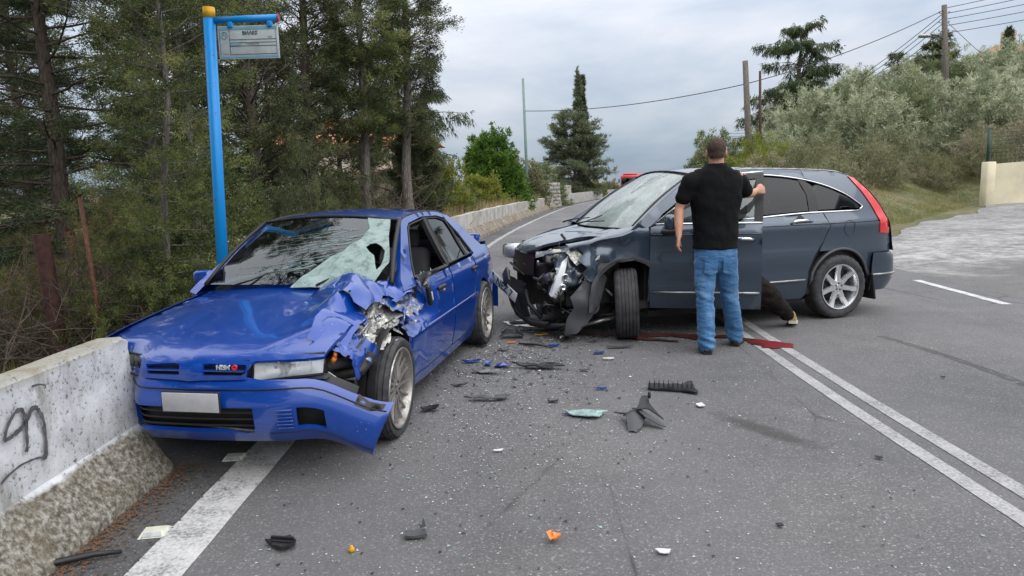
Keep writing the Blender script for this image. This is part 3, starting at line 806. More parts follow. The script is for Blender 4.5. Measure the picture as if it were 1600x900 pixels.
flat(.188, .722, zb_, zb_+.016, M['sign_blue'], 'print_band')
for zz in (zt_-.115, zt_-.142, zt_-.172, zb_+.028): flat(.285, .712, zz-.0016, zz+.0016, M['ink'], 'print_line', .0088)
flat(.2835, .2865, zb_+.02, zt_-.03, M['ink'], 'print_line', .0090); flat(.710, .7125, zb_+.02, zt_-.03, M['ink'], 'print_line', .0090); flat(.195, .1975, zb_+.02, zt_-.03, M['ink'], 'print_line', .0090)
flat(.288, .385, zt_-.168, zt_-.146, M['sign_blue'], 'print_band', .0087)
MT = lambda x, z: Matrix.Translation((x, -.0095, z)) @ Matrix.Rotation(R(90), 4, 'X')
textmesh('ΒΙΛΛΕΣ', .040, .0006, MT(.475, zt_-.060), M['ink'], 'stop_name', pan, bold=.001)
textmesh('ΟΑΣΘ', .014, .0004, MT(.655, zt_-.098), M['ink'], 'small_print', pan)
textmesh('ΣΤΑΣΗ', .013, .0004, MT(.24, zb_+.032), M['ink_red'], 'small_print', pan)
textmesh('ΓΡΑΜΜΕΣ 67 69', .016, .0004, MT(.49, zt_-.157), M['ink'], 'small_print', pan)
em = MB(); em.tube([(.24+.030*math.cos(a), -.0095, zt_-.075+.030*math.sin(a)) for a in np.linspace(0, 2*PI, 25)], .004, 5, cap=False); em.tube([(.222, -.0095, zt_-.085), (.235, -.0095, zt_-.060), (.250, -.0095, zt_-.088), (.262, -.0095, zt_-.062)], .003, 5); em.build('emblem', M['sign_blue'], pan)

# ------------------------------------------------------------------ posts, poles and wires
o = MB(); o.tube([(0, 0, 0), (-.02, 0, .85), (-.055, 0, 1.72)], [.085, .082, .082], 18, cap=False); o.tube([(-.055, 0, 1.72), (-.053, 0, 1.5)], [.075, .07], 18)
po = o.build('steel_pipe', M['rust']); po.location = (-5.02, 7.5, -.5); tag(po, 'thick rusty upright steel pipe behind the barrier at the left', 'pipe')
o = MB(); o.tube([(0, 0, 0), (-.10, .02, 2.15)], .024, 8); po = o.build('steel_rod', M['rust2']); po.location = (-4.52, 7.5, -.55); tag(po, 'thin rusty leaning rod beside the thick pipe', 'rod')
def pole(name, label, x, y, h, r, lean, mat, extra=None):
    t = thing(name, label, 'utility pole', (x, y, terr(x, y)-.2)); MB().tube([(0, 0, 0), (lean[0]*.5, lean[1]*.5, h*.5), (lean[0], lean[1], h)], [r*1.15, r, r*.82], 12).build('shaft', mat, t); return t
z40 = terr(24.9, 40)-.2
mp_ = pole('utility_pole', 'tall wooden power pole with lamp and many wires on the hillside', 24.9, 40, 10.83-z40, .16, (-.55, 0), M['wood_pole'])
hh_ = 10.83-z40
for i, dz in enumerate((.45, .95, 1.4, 1.85)):
    for sx in (-.16, .16):
        q = MB(); q.tube([(-.53+.5*.05*dz+sx*.6, 0, hh_-dz), (-.53+.05*.5*dz+sx*1.7, 0, hh_-dz+.03)], .018, 6); q.lathe([(0, .035), (.09, .045), (.10, 0)], 10, axis='z', c=(-.53+.025*dz+sx*1.7, 0, hh_-dz+.02)); q.build('insulator', M['thin_pole'], mp_)
lampz = 9.0-z40
q = MB(); q.tube([(-.48, 0, lampz-.05), (-.8, 0, lampz+.28), (-1.25, 0, lampz+.30)], .04, 8); q.build('lamp_arm', M['steel'], mp_)
q = MB(); ellc = (-1.55, 0, lampz+.22); q.rbox(ellc, (.62, .3, .2), .09, 3); q.build('lamp_head', M['steel'], mp_)
z34 = terr(11.8, 34)-.2
pole('utility_pole', 'bare weathered wooden pole left of the cedar', 11.8, 34, 7.17-z34, .155, (-.42, 0), M['wood_pole'])
pole('utility_pole', 'slim dark pole just right of the bare wooden pole', 12.25, 34, 6.57-z34, .07, (-.15, 0), M['rust'])
pole('utility_pole', 'thin grey green metal pole rising beyond the bright green tree', 1.2, 45, 8.6, .09, (-.13, 0), M['thin_pole'])
def wire(label, a, b, sag, r=.016, n=18):
    a, b = Vector(a), Vector(b); P = [a.lerp(b, t)-Vector((0, 0, 4*sag*t*(1-t))) for t in np.linspace(0, 1, n)]
    tag(MB().tube(P, r, 5).build('power_line', M['wire']), label, 'wire')
wire('lone wire from the thin metal pole across the sky to the bare wooden pole', (1.12, 45, 6.3), (11.4, 34, 6.1), .35, .022)
wire('wire climbing from the bare wooden pole to the top of the power pole', (11.4, 34, 6.1), (24.4, 40, 10.6), .3, .022)
for i, (dz, yy, zz) in enumerate(((.45, 70, 6.4), (.7, 72, 6.3), (1.0, 74, 6.2), (1.4, 76, 6.1))):
    wire(['uppermost', 'second', 'third', 'lowest'][i]+' of the sagging wires that drop from the power pole behind the cedar', (24.3, 40, 10.83-dz), (22.5, yy, zz), 1.4+.25*i, .02)
for i, (dz, zz) in enumerate(((.15, 13.1), (.45, 12.6), (.75, 12.1), (1.1, 11.6), (1.5, 11.1))):
    wire(['topmost', 'second', 'third', 'fourth', 'lowest'][i]+' of the wires leaving the power pole to the upper right', (24.5, 40, 10.83-dz), (38, 36, zz+.2), .2, .018)
wire('stay wire slanting down from the power pole towards the red roof', (24.6, 40, 9.9), (32, 42, 5.2), .1, .014)

# ------------------------------------------------------------------ cream wall, fence post, house, fire engine
zw = terr(16.6, 24)
cw = thing('garden_wall', 'low cream rendered wall end at the right edge of the drive', 'wall', (16.6, 24, zw))
w = MB(); n_ = 18; V = []
for i in range(n_+1):
    x = 9.0*i/n_; y = -1.2*i/n_; zt2 = 1.42+.055*x
    V += [(x, y-.02, -.5), (x, y-.02, zt2), (x, y+.22, zt2), (x, y+.22, -.5)]
w.add(V, [(i*4+k, i*4+(k+1) % 4, (i+1)*4+(k+1) % 4, (i+1)*4+k) for i in range(n_) for k in range(4)]+[(0, 1, 2, 3), (n_*4+3, n_*4+2, n_*4+1, n_*4)]); w.build('wall_panel', M['cream'], cw, fixn=True)
w = MB().rbox((-.06, .1, .55), (.30, .34, 1.9), .02, 1); w.build('wall_end', M['cream'], cw)
fp_ = thing('wire_fence', 'dark green post and wire fence on top of the cream wall', 'fence', (16.6, 24, zw+1.3))
MB().tube([(-.10, .1, 0), (-.12, .1, 1.30)], .055, 10).build('post', M['green_post'], fp_)
for k in range(3): MB().tube([(3+3*k, .1-.13*3*(k+1), .1), (3+3*k, .1-.13*3*(k+1), 1.5+.1*k)], .045, 8).build('post', M['green_post'], fp_)
for k in range(9):
    MB().tube([(-.1, .1, .12+.13*k), (9, -1.1, .55+.13*k)], .006, 4).build('fence_wire', M['green_post'], fp_)
mesh_ = MB()
for k in range(60): x = .15*k; mesh_.tube([(x, .1-.13*x, .1+.047*x), (x, .1-.13*x, 1.2+.047*x)], .004, 3)
mesh_.build('fence_mesh', M['green_post'], fp_)['kind'] = 'stuff'
hs = thing('house', 'pale house with orange tiled roof and chimney beyond the hilltop', 'house', (45.5, 62, terr(43, 60)))
hz0 = terr(43, 60)
w = MB().box((0, 0, (12.2-hz0-1.2)/2-.5), (9, 6, 12.2-hz0-.2)); w.build('wall', M['house'], hs)
rf = MB(); zt3 = 12.2-hz0
rf.add([(-5, -3.4, zt3-1.2), (5, -3.4, zt3-1.2), (5, 3.4, zt3-1.2), (-5, 3.4, zt3-1.2), (-3, 0, zt3+.3), (3, 0, zt3+.3)], [(0, 1, 5, 4), (1, 2, 5), (2, 3, 4, 5), (3, 0, 4), (0, 3, 2, 1)]); ro = rf.build('roof', M['roof'], hs)
MB().box((-2.6, -.8, zt3+.5), (.8, .8, 1.5)).build('chimney', M['house'], ro)
for x in (-2, 2): MB().box((x, -3.02, 3.6), (1.1, .08, 1.2)).build('window', M['tint'], hs)
h2 = thing('house', 'orange tiled house roof with pale porch glimpsed through the trees on the left', 'house', (-9, 42, terr(-9, 42)))
MB().box((0, 0, 2.6), (9, 6, 5.2)).build('wall', M['house'], h2); MB().add([(-5, -3.5, 5.2), (5, -3.5, 5.2), (5, 3.5, 5.2), (-5, 3.5, 5.2), (-3, 0, 6.9), (3, 0, 6.9)], [(0, 1, 5, 4), (1, 2, 5), (2, 3, 4, 5), (3, 0, 4), (0, 3, 2, 1)]).build('roof', M['roof'], h2)
for x in (1.5, 3.2, 4.6): MB().tube([(x, -4.5, 0), (x, -4.5, 3.4)], .14, 10).build('column', M['house'], h2)
MB().box((3, -4.2, 3.5), (4, 1.8, .25)).build('porch_roof', M['roof'], h2)
fe = thing('fire_engine', 'red fire engine cab showing over the bonnet of the dark suv', 'fire engine', (15.7, 90, 0), R(-14))
MB().rbox((0, 0, 1.55), (2.4, 3.2, 2.1), .18, 2).build('cab', M['truck_red'], fe); MB().rbox((0, 4.6, 1.6), (2.4, 6, 2.4), .08, 1).build('body', M['truck_red'], fe)
MB().rbox((0, -1.60, 1.85), (2.1, .08, .85), .04, 1).build('windscreen', M['tint'], fe); MB().rbox((0, -1.62, .75), (2.2, .12, .35), .03, 1).build('bumper', M['plate'], fe); MB().rbox((0, -1.2, 2.72), (1.7, .4, .2), .04, 1).build('beacon_bar', M['red_lamp'], fe)
for s_ in (-1, 1):
    MB().rbox((s_*.85, -1.64, 1.15), (.35, .08, .22), .03, 1).build('headlight', M['lamp_white'], fe); MB().rbox((s_*1.38, -1.45, 1.9), (.16, .1, .5), .03, 1).build('mirror', M['black'], fe)
    for yy in (-.5, 3.4, 6.2): MB().lathe([(-.15, 0), (-.15, .3), (-.15, .5), (.15, .5), (.15, .3), (.1, 0)], 20, axis='x', c=(s_*1.05, yy, .5)).build('wheel', M['tyre'], fe)
# ------------------------------------------------------------------ wheels
def tyre_mb(Rt, Rr, w, n=84, grooves=4, low=.9):
    h = w/2; sw = Rt-Rr
    prof = [(-h*.80, Rr-.008), (-h*.93, Rr+.012), (-h*1.0, Rr+sw*.45), (-h*.985, Rr+sw*.72), (-h*.90, Rt-.014), (-h*.78, Rt-.004)]
    tread = []
    edges = np.linspace(-h*.74, h*.74, grooves+2)
    for i in range(grooves+1):
        a, b = edges[i]+.004, edges[i+1]-.004
        tread += [(a, Rt-.009), (a+.001, Rt), (b-.001, Rt), (b, Rt-.009)]
    prof = prof+tread+[(-a, r) for a, r in prof[::-1]]
    nb = len(prof)
    def rf(k, j, r):
        if (j in (4, 5, 6, 7) or j in (nb-5, nb-6, nb-7, nb-8)) and k % 3 == 0: return r-.007
        return r
    return MB().lathe(prof, n, 'y', rf=rf)
def rim_mb(Rr, w, spokes, style):
    mb = MB(); h = w/2
    # barrel and outer lip (outer side is +y)
    mb.lathe([(h*.92, Rr+.002), (h*.99, Rr-.001), (h*.97, Rr-.012), (h*.80, Rr-.022), (h*.2, Rr-.045), (-h*.9, Rr-.03), (-h*.9, Rr)], 56)
    fy = h*.62
    mb.lathe([(fy-.05, .0), (fy-.05, .075), (fy+.004, .07), (fy+.010, .055), (fy+.006, .03), (fy+.012, .026), (fy+.013, 0)], 28)
    for i in range(spokes):
        a = 2*PI*i/spokes
        if style == 'multi':
            r0, r1, w0, w1, th = .055, Rr-.018, .009, .0085, .014
        else:
            r0, r1, w0, w1, th = .05, Rr-.014, .036, .031, .024
        vs = []
        for r, ww, yy in ((r0, w0, fy), (r0*.5+r1*.5, (w0+w1)*.5*(1.0 if style == 'multi' else .92), fy-.004), (r1, w1, fy+.012 if style == 'multi' else fy+.02)):
            for sx, sy in ((-1, -1), (1, -1), (.72, 1), (-.72, 1)):
                x, z = r, sx*ww; y = yy + sy*th*.5
                vs.append((x*math.cos(a)-z*math.sin(a), y, x*math.sin(a)+z*math.cos(a)))
        fs = []
        for k in range(2):
            for q in range(4):
                q2 = (q+1) % 4; fs.append((k*4+q, k*4+4+q, k*4+4+q2, k*4+q2))
        mb.add(vs, fs)
    nl = 4 if style == 'multi' else 5
    for i in range(nl):
        a = 2*PI*(i+.5)/nl
        mb.lathe([(fy-.01, .009), (fy+.014, .009), (fy+.014, 0)], 8, c=(.038*math.cos(a), 0, .038*math.sin(a)), mi=1)
    return mb
def wheel(parent, pos, Rt, Rr, w, spokes, style, rimmat, side=1, steer=0.0, camber=0.0, spin=0.0, label=None):
    hub = MB()
    hub.lathe([(-w*.35, 0), (-w*.35, Rr*.72), (-w*.28, Rr*.72), (-w*.28, .07), (w*.0, .07), (w*.0, 0)], 30)
    hub.rbox((Rr*.55, -w*.3, Rr*.25), (.09, .07, .16), .01)
    o = hub.build('wheel', M['grime'], parent)
    o.location = pos
    o.rotation_euler = (camber, spin, steer + (0 if side > 0 else PI))
    if label: o['label'] = label
    ty = tyre_mb(Rt, Rr, w).build('tyre', M['tyre'], o, auto=35)
    rm = rim_mb(Rr, w, spokes, style).build('rim', [rimmat, M['grime']], o, auto=35, fixn=False)
    return o

# ------------------------------------------------------------------ blue saloon
def build_blue():
    car = thing('saloon_car', 'blue four-door saloon with torn front corner and shattered windscreen against the concrete barrier', 'car', (-1.35, 5.83, 0), R(-100.4))
    prof = sm([.15, .22, .30, .40, .52, .575, .595, .62, .75, .86, .92, .97, 1.2, 1.37, 1.42], [.775, .80, .822, .838, .850, .853, .862, .850, .846, .832, .805, .770, .648, .560, .535])
    plan = sm([-2.22, -2.1, -1.9, -1.5, -.8, .8, 1.4, 1.8, 2.0], [.84, .90, .95, .985, 1, 1, .985, .95, .91])
    def side(x, z): return (x, prof(z)*plan(x), z)
    def sideR(x, z): return (x, -prof(z)*plan(x), z)
    # ---- crash deformation, car frame
    def warp(p):
        x, y, z = p
        if y < -.18 and x > 1.7:                                  # crushed round the barrier end
            t = sst(-.28, -.55, y); x = x - t*max(0, x-1.98)*.7
        if y > .1 and .7 < x < 2.2 and z > .66:                   # bonnet buckled up at its outer edge
            ridge = .36 + .16*(x-1.05)                            # y of the fold
            ax = sst(.78, 1.02, x)*(1-sst(1.45, 2.0, x))
            k = max(0, 1-abs(y-ridge-.10)/.22) if y > ridge+.10 else max(0, 1-abs(y-ridge-.10)/.16)
            z += .115*ax*k
            z -= .10*ax*sst(.58, .74, y)
            z += .020*ax*sst(.3, .5, y)*noise.noise(Vector((x*6, y*6, 1.3)))*2
            # cross fold running in from the lamp corner
            d = (x-1.86)+(y-.55)*.9
            z += .03*max(0, 1-abs(d)/.10)*sst(.3, .55, y)
        if y > .3 and .25 < x < 1.4:                              # door front pushed in above the moulding
            t = sst(.30, .98, x)*sst(.585, .66, z)*(1-sst(.95, 1.08, z))
            y -= .13*t
            y += .018*t*noise.noise(Vector((x*7, z*7, 4.0)))*2
            x -= .05*t
            t2 = sst(.45, 1.0, x)*(1-sst(.585, .64, z))
            y -= .025*t2*(.5+noise.noise(Vector((x*5, z*5, 9))))
        return (x, y, z)
    res = .06
    # ---- bonnet (its nose carries the two grille slots)
    px = [2.235, 2.235, 2.205, 2.14, 2.02, 1.60, 1.25, .98]; pz = [.600, .645, .690, .728, .768, .850, .905, .945]
    S = [0]
    for i in range(1, 8): S.append(S[-1]+math.hypot(px[i]-px[i-1], pz[i]-pz[i-1]))
    fx, fz = sm(S, px), sm(S, pz)
    def hood(s, y):
        k = s/S[-1]
        v = max(0, .05-abs(y))                                    # raised spine in the nose
        return (fx(s)-.10*(y/.7)**2*(1-.55*k)+.012*max(0, 1-abs(y)/.06)*(1-k), y, fz(s)-(.006+.049*k)*(y/.7)**2 + .012*sst(.30, .36, abs(y))*sst(.1, .4, k)*(1-k))
    slots = [[(.026, -.265), (.080, -.285), (.094, -.11), (.088, -.075), (.026, -.065)], [(.026, .075), (.088, .07), (.094, .10), (.086, .315), (.040, .318), (.026, .29)]]
    out = [(0, -.10), (-.004, 0), (0, .10), (.004, .315), (.095, .335), (.112, .36), (.118, .50), (.126, .62), (.142, .705), (.5, .715), (1.0, .712), (S[-1], .69), (S[-1]+.02, .35), (S[-1]+.03, 0),
           (S[-1]+.02, -.35), (S[-1], -.69), (1.0, -.712), (.5, -.715), (.142, -.705), (.126, -.62), (.118, -.50), (.112, -.36), (.095, -.335), (.004, -.315)]
    mb = panel(MB(), out, hood, .045, .02, holes=slots, flip=True, warp=warp)
    bonnet = mb.build('bonnet', M['blue'], car)
    gr = MB()
    for y0, y1 in ((-.27, -.05), (.06, .30)):
        gr.box((2.165, (y0+y1)/2, .655), (.02, y1-y0+.05, .09), mi=0)
        gr.box((2.205, (y0+y1)/2, .648), (.03, y1-y0+.02, .008), mi=1)
    gr.build('grille', [M['black'], M['blue']], bonnet, warp=warp)
    Mx = Matrix.Translation((2.222, .195, .669)) @ Matrix(((0, 0, 1, 0), (1, 0, 0, 0), (0, 1, 0, 0), (0, 0, 0, 1)))
    textmesh('NISM', .036, .004, Mx, M['chrome'], 'badge_lettering', bonnet, bold=.0012)
    textmesh('O', .036, .004, Matrix.Translation((0, .067, 0)) @ Mx, M['red_lamp'], 'badge_lettering', bonnet, bold=.003)
    # crumpled torn corner of the bonnet
    mb = MB()
    crumple(mb, patch((1.50, .50, .93), (1.02, .40, 1.02), (1.52, .73, .84), (1.05, .76, .83), bu=(0, 0, .05), bv=(0, 0, .06)), 6, 5, .042, 4, 3, 0, .15)
    crumple(mb, patch((2.00, .56, .78), (1.52, .53, .90), (1.90, .74, .66), (1.50, .74, .80), bu=(0, 0, .03)), 5, 3, .022, 4, 8, 0, .1)
    mb.build('buckled_bonnet_edge', M['blue'], car)
    # ---- bumper, hanging off at its left end
    bx = sm([.235, .25, .28, .36, .48, .520, .530, .545, .60, .62], [2.17, 2.20, 2.24, 2.275, 2.285, 2.280, 2.262, 2.262, 2.225, 2.19])
    bp = sm([0, .35, .55, .75, .95, 1.10], [0, -.018, -.06, -.145, -.255, -.345])
    br = sm([0, .35, .55, .70, .80, .83, .84], [0, -.02, -.07, -.17, -.34, -.5, -.62])
    def bump(p, z):
        y = p
        if p >= 0:
            X = bx(z)+bp(p); Z = z-.195*sst(.62, 1.05, p)
            return (X, y, Z)
        q = -p
        return (bx(z)+br(min(q, .84)), -min(q, .84), z)
    bout = [(-.80, .25), (-.5, .245), (0, .245), (.5, .245), (.80, .238), (.905, .235), (.965, .40), (1.035, .60), (.8, .592), (.4, .600), (.25, .618), (0, .62), (-.4, .62), (-.80, .60)]
    holes = [[(-.40, .318), (.335, .318), (.370, .345), (.370, .462), (-.40, .462)], [(.590, .335), (.715, .338), (.727, .352), (.722, .452), (.592, .455)]]
    mb = panel(MB(), bout, bump, .045, .03, holes=holes, warp=warp)
    bumper = mb.build('bumper', M['blue'], car)
    mb = MB()
    panel(mb, [(-.60, .29), (.80, .29), (.84, .60), (-.60, .60)], lambda p, z: tuple(Vector(bump(p, z))-Vector((.09, 0, 0))), .09, 0, warp=warp)
    mb.build('bumper_backing', M['black'], bumper)
    mb = MB()
    for k in range(6):
        z = .338+.020*k
        mb.grid(lambda u, v: tuple(Vector(bump(.495+.080*u, z))+Vector((.003+.011*math.sin(v*PI)**.7, 0, .012*v))), 4, 4)
    for k in range(3):
        z = .345+.037*k
        mb.grid(lambda u, v: tuple(Vector(bump(-.37+.74*u, z))+Vector((-.035+.0*v, 0, .010*v))), 14, 1, mi=1)
    mb.build('bumper_slats', [M['blue'], M['black']], bumper, warp=warp)
    mb = MB(); mb.tube([bump(.36, .33), (2.20, .0, .335), bump(-.38, .33)], .008, 6); mb.build('lower_trim', M['grime'], bumper, warp=warp)
    sc = MB(); panel(sc, [(.86, .545), (.93, .54), (.99, .565), (1.0, .59), (.92, .585), (.87, .60)], lambda p, z: tuple(Vector(bump(p, z))+Vector((.003, 0, .001))), .03, 0); sc.build('scuff', M['grime'], bumper)
    gv = MB(); gv.tube([tuple(Vector(bump(p, .556))+Vector((.001, 0, 0))) for p in np.linspace(-.66, 1.005, 30)], .0042, 5); gv.tube([tuple(Vector(bump(p, .312))+Vector((.001, 0, 0))) for p in np.linspace(.44, .93, 12)], .0025, 4); gv.build('bumper_groove', M['black'], bumper, warp=warp)
    pl = MB().rbox((2.302, .04, .498), (.010, .345, .118), .004); pl.build('number_plate_frame', M['black'], bumper)
    pl = MB().rbox((2.308, .04, .498), (.008, .330, .104), .003); pl.build('number_plate', M['plate_blur'], bumper)
    # ---- headlights
    def lamp(name, inner, outer, sgn, label=None):
        (xi, yi, z0i, z1i), (xo, yo, z0o, z1o) = inner, outer
        def f(u, v):
            x = xi+(xo-xi)*u; y = yi+(yo-yi)*u; z = (z0i+(z0o-z0i)*u)*(1-v)+(z1i+(z1o-z1i)*u)*v
            return (x-.035*v+.016*math.sin(u*PI)*math.sin(v*PI), y, z)
        hs = MB()
        hs.grid(lambda u, v: tuple(Vector(f(u, v))-Vector((.045*math.sin(min(1, 1.2*u)*PI*.9+.15)*math.sin(v*PI)+.006, 0, 0))), 14, 8, flip=sgn < 0)
        h = hs.build(name, M['reflector'], car, warp=warp if sgn < 0 else None)
        fr = MB()
        c = [f(0, 0), f(1, 0), f(1, 1), f(0, 1), f(0, 0)]
        fr.tube([tuple(Vector(q)-Vector((.006, 0, 0))) for q in c], .008, 6); fr.build('headlight_rim', M['black'], h, warp=warp if sgn < 0 else None)
        for uc, rr in ((.28, .050), (.72, .044)):
            b = MB(); p = Vector(f(uc, .5)); b.lathe([(-.055, .014), (-.046, rr*.6), (-.028, rr*.9), (-.016, rr), (-.014, rr+.004)], 24, axis='x', c=(p.x, p.y, p.z)); b.lathe([(-.075, .0), (-.045, .010), (-.03, 0)], 10, axis='x', c=(p.x, p.y, p.z), mi=1)
            b.build('lamp_bowl', [M['reflector'], M['lamp_white']], h, warp=warp if sgn < 0 else None)
        d = MB(); p = Vector(f(.5, .5)); d.grid(lambda u, v: tuple(Vector(f(.46+.05*u, .06+.88*v))-Vector((.012+.04*u, 0, 0))), 3, 4); d.build('lamp_divider', M['lamp_white'], h, warp=warp if sgn < 0 else None)
        ln = MB(); ln.grid(f, 14, 6, flip=sgn < 0); ln.build('lens', M['clear'], h, warp=warp if sgn < 0 else None)
        if label: h['label'] = label
        return h
    lamp('headlight', (2.190, .335, .580, .700), (2.090, .70, .608, .716), 1, 'dislodged left headlight with clear lens')
    lamp('headlight', (2.180, -.335, .585, .700), (2.078, -.700, .612, .716), -1)
    # ---- right wing, doors, quarter: plain side away from the camera
    def wing(sgn):
        def f(u, v):
            x = 2.02+(.95-2.02)*u; s0 = np.interp(x, px[::-1], S[::-1]); h = hood(float(s0), .722)
            hx = h[2]; y1 = prof(.62)*plan(x); t = v*PI/2
            return (x, sgn*(.722+(y1-.722)*math.sin(t)**.8), .62+(hx-.62)*math.cos(t)**.75)
        return f
    mb = MB().grid(wing(-1), 20, 8, flip=True)
    arcR = arc(1.33, .31, .37, 180, 0, 14)
    panel(mb, [(.97, .24), (1.0, .622), (2.0, .622), (2.0, .60), (1.72, .58)]+[(x, z) for x, z in arcR[::-1] if z > .24][1:-1]+[(.99, .24)], sideR, .07, .02)
    mb.build('front_wing', M['blue'], car, warp=warp)
    # ---- doors
    fd = [(.985, .255), (1.0, .60), (.965, .915), (-.135, .925), (-.125, .60), (-.11, .255)]
    rd = [(-.14, .255), (-.155, .60), (-.165, .925), (-1.02, .935), (-.99, .80), (-.93, .62), (-.95, .42), (-.985, .255)]
    arcr = arc(-1.30, .315, .365, 0, 180, 14)
    qp = [(-1.045, .937), (-1.06, .80), (-.975, .62)]+[(x, z) for x, z in arcr if z > .40][0:]+[(-1.70, .24), (-2.12, .27), (-2.20, .45), (-2.20, .80), (-2.15, .955), (-1.68, .985), (-1.45, 1.10), (-1.22, 1.235), (-.95, 1.335), (-.82, 1.352), (-.86, 1.29), (-1.02, 1.16), (-1.13, 1.02), (-1.16, .945)]
    winF = [(.70, .945), (.60, 1.03), (.42, 1.17), (.27, 1.275), (.20, 1.305), (-.215, 1.335), (-.19, 1.2), (-.165, .945)]
    winR = [(-.245, .948), (-.285, 1.15), (-.315, 1.338), (-.62, 1.325), (-.80, 1.290), (-.84, 1.2), (-.86, .955)]
    winQ = [(-.895, .955), (-.88, 1.2), (-.865, 1.262), (-1.00, 1.14), (-1.10, 1.01), (-1.12, .958)]
    rail = [(1.03, .90), (.97, .965), (.33, 1.352), (.30, 1.362), (-.2, 1.395), (-.6, 1.385), (-.82, 1.358), (-.82, 1.315), (-.62, 1.345), (-.2, 1.355), (.20, 1.322), (.285, 1.290), (.44, 1.18), (.62, 1.04), (.73, .945), (.78, .90)]
    bpil = [(-.20, 1.345), (-.31, 1.345), (-.275, 1.15), (-.235, .94), (-.17, .94), (-.185, 1.2)]
    cpil = [(-.825, 1.325), (-.865, 1.29), (-.88, 1.2), (-.895, .948), (-.86, .948), (-.84, 1.2)]
    for fn, fl, sg in ((side, True, 1), (sideR, False, -1)):
        W = warp if sg > 0 else None
        dR = res if sg > 0 else .12
        d1 = panel(MB(), inset(fd, .004), fn, .05 if sg > 0 else .12, .03, flip=fl, warp=W).build('front_door', M['blue'] if sg < 0 else M['blue'], car)
        if sg > 0: d1['label'] = 'left front door with its leading edge pushed in'
        d2 = panel(MB(), inset(rd, .004), fn, dR, .03, flip=fl, warp=W).build('rear_door', M['blue'], car)
        panel(MB(), qp, fn, dR, .03, flip=fl).build('rear_wing', M['blue'], car)
        panel(MB(), rail, fn, dR*.8, .05, flip=fl).build('roof_rail', M['blue'], car)
        panel(MB(), bpil, lambda x, z: tuple(Vector(fn(x, z))-Vector((0, sg*.004, 0))), .08, .03, flip=fl).build('door_pillar', M['black'], car)
        panel(MB(), cpil, lambda x, z: tuple(Vector(fn(x, z))-Vector((0, sg*.004, 0))), .08, .03, flip=fl).build('window_bar', M['black'], car)
        if sg < 0: panel(MB(), winF, lambda x, z: tuple(Vector(fn(x, z))-Vector((0, sg*.012, 0))), .1, 0, flip=fl).build('side_window', M['glass'], d1)
        panel(MB(), winR, lambda x, z: tuple(Vector(fn(x, z))-Vector((0, sg*.012, 0))), .1, 0, flip=fl).build('side_window', M['tint'], d2)
        panel(MB(), winQ, lambda x, z: tuple(Vector(fn(x, z))-Vector((0, sg*.012, 0))), .1, 0, flip=fl).build('quarter_window', M['tint'], car)
        # rubber seals round the openings
        sl = MB()
        for wn_ in (winF, winR, winQ):
            pts = [Vector(fn(*q))-Vector((0, sg*.004, 0)) for q in dens(wn_, .1)]; sl.tube(pts+[pts[0]], .0075, 5, cap=False)
        sl.build('window_seal', M['black'], car)
        sill = [(1.0, .165), (1.0, .248), (-.97, .248), (-.94, .165)]
        panel(MB(), sill, fn, .12, .06, flip=fl, warp=W).build('sill', M['blue'], car)
        if sg > 0:
            for (x0, x1, z, par, lb) in ((.16, .33, .800, d1, None), (-.98, -.83, .815, d2, None)):
                p0 = Vector(side(x1, z)); p1 = Vector(side(x0, z))
                MB().rbox(((x0+x1)/2, p0.y+.012, z+.012), (x1-x0+.02, .03, .034), .012).build('door_handle', M['black'], par)
                MB().rbox(((x0+x1)/2, p0.y+.001, z-.022), (x1-x0-.02, .008, .040), .004).build('handle_recess', M['blue'], par)
            lock = side(.345, .775); MB().lathe([(0, 0), (0, .013), (-.01, .014)], 12, c=(lock[0]-.20, lock[1]+.006, lock[2])).build('lock', M['steel'], d1)
        st = MB(); st.tube([tuple(Vector(fn(x, .585))+Vector((0, sg*.001, 0))) for x in np.linspace(.96, -.96, 14)], .010, 6)
        st.build('side_moulding', M['blue'], d1 if sg < 0 else d2, warp=W)
    # ---- roof, glass, boot
    zr = sm([-.95, -.6, -.2, .1, .36], [1.340, 1.385, 1.395, 1.382, 1.350])
    def roof(u, v):
        x = .335+(-.95-.335)*u; y = (2*v-1); ye = prof(min(zr(x), 1.395))*plan(x)-.004
        return (x+.045*(1-y*y)*(1-u)*1.0-.03*(1-y*y)*u, y*ye, zr(x)+.042*(1-y*y)-.004)
    MB().grid(roof, 16, 16).build('roof', M['blue'], car)
    gu = MB()
    for s_ in (0, 1): gu.tube([tuple(Vector(roof(u, s_))+Vector((0, 0, .003))) for u in np.linspace(0, 1, 14)], .008, 6)
    gu.build('roof_gutter', M['black'], car)
    def wsf(u, v):
        yb, yt = .705, .560; y = (2*u-1)
        yy = y*(yb+(yt-yb)*v); x = (.985+.11*(1-y*y))*(1-v)+(.345+.045*(1-y*y))*v+.02*math.sin(v*PI); z = .938*(1-v)+1.350*v+.042*(1-y*y)*v+.020*math.sin(v*PI)+.012*(1-y*y)*(1-v)
        return (x, yy, z)
    # windscreen: sound part, with the crazed sheet hanging at its left
    sh = [(.79, .985), (.945, .985), (.965, .66), (.985, .30), (.93, .06), (.86, -.06), (.78, .0), (.52, .0), (.585, .20), (.72, .44), (.80, .62), (.83, .80)]
    glass_poly = [(.015, .01), (.52, .01), (.585, .20), (.72, .44), (.80, .62), (.83, .80), (.79, .99), (.03, .99)]
    mb = panel(MB(), glass_poly, wsf, .12, 0)
    ws = mb.build('windscreen', M['glass'], car); ws['label'] = 'windscreen crazed to white at its left and torn open'
    cr = MB(); rnd = random.Random(4)
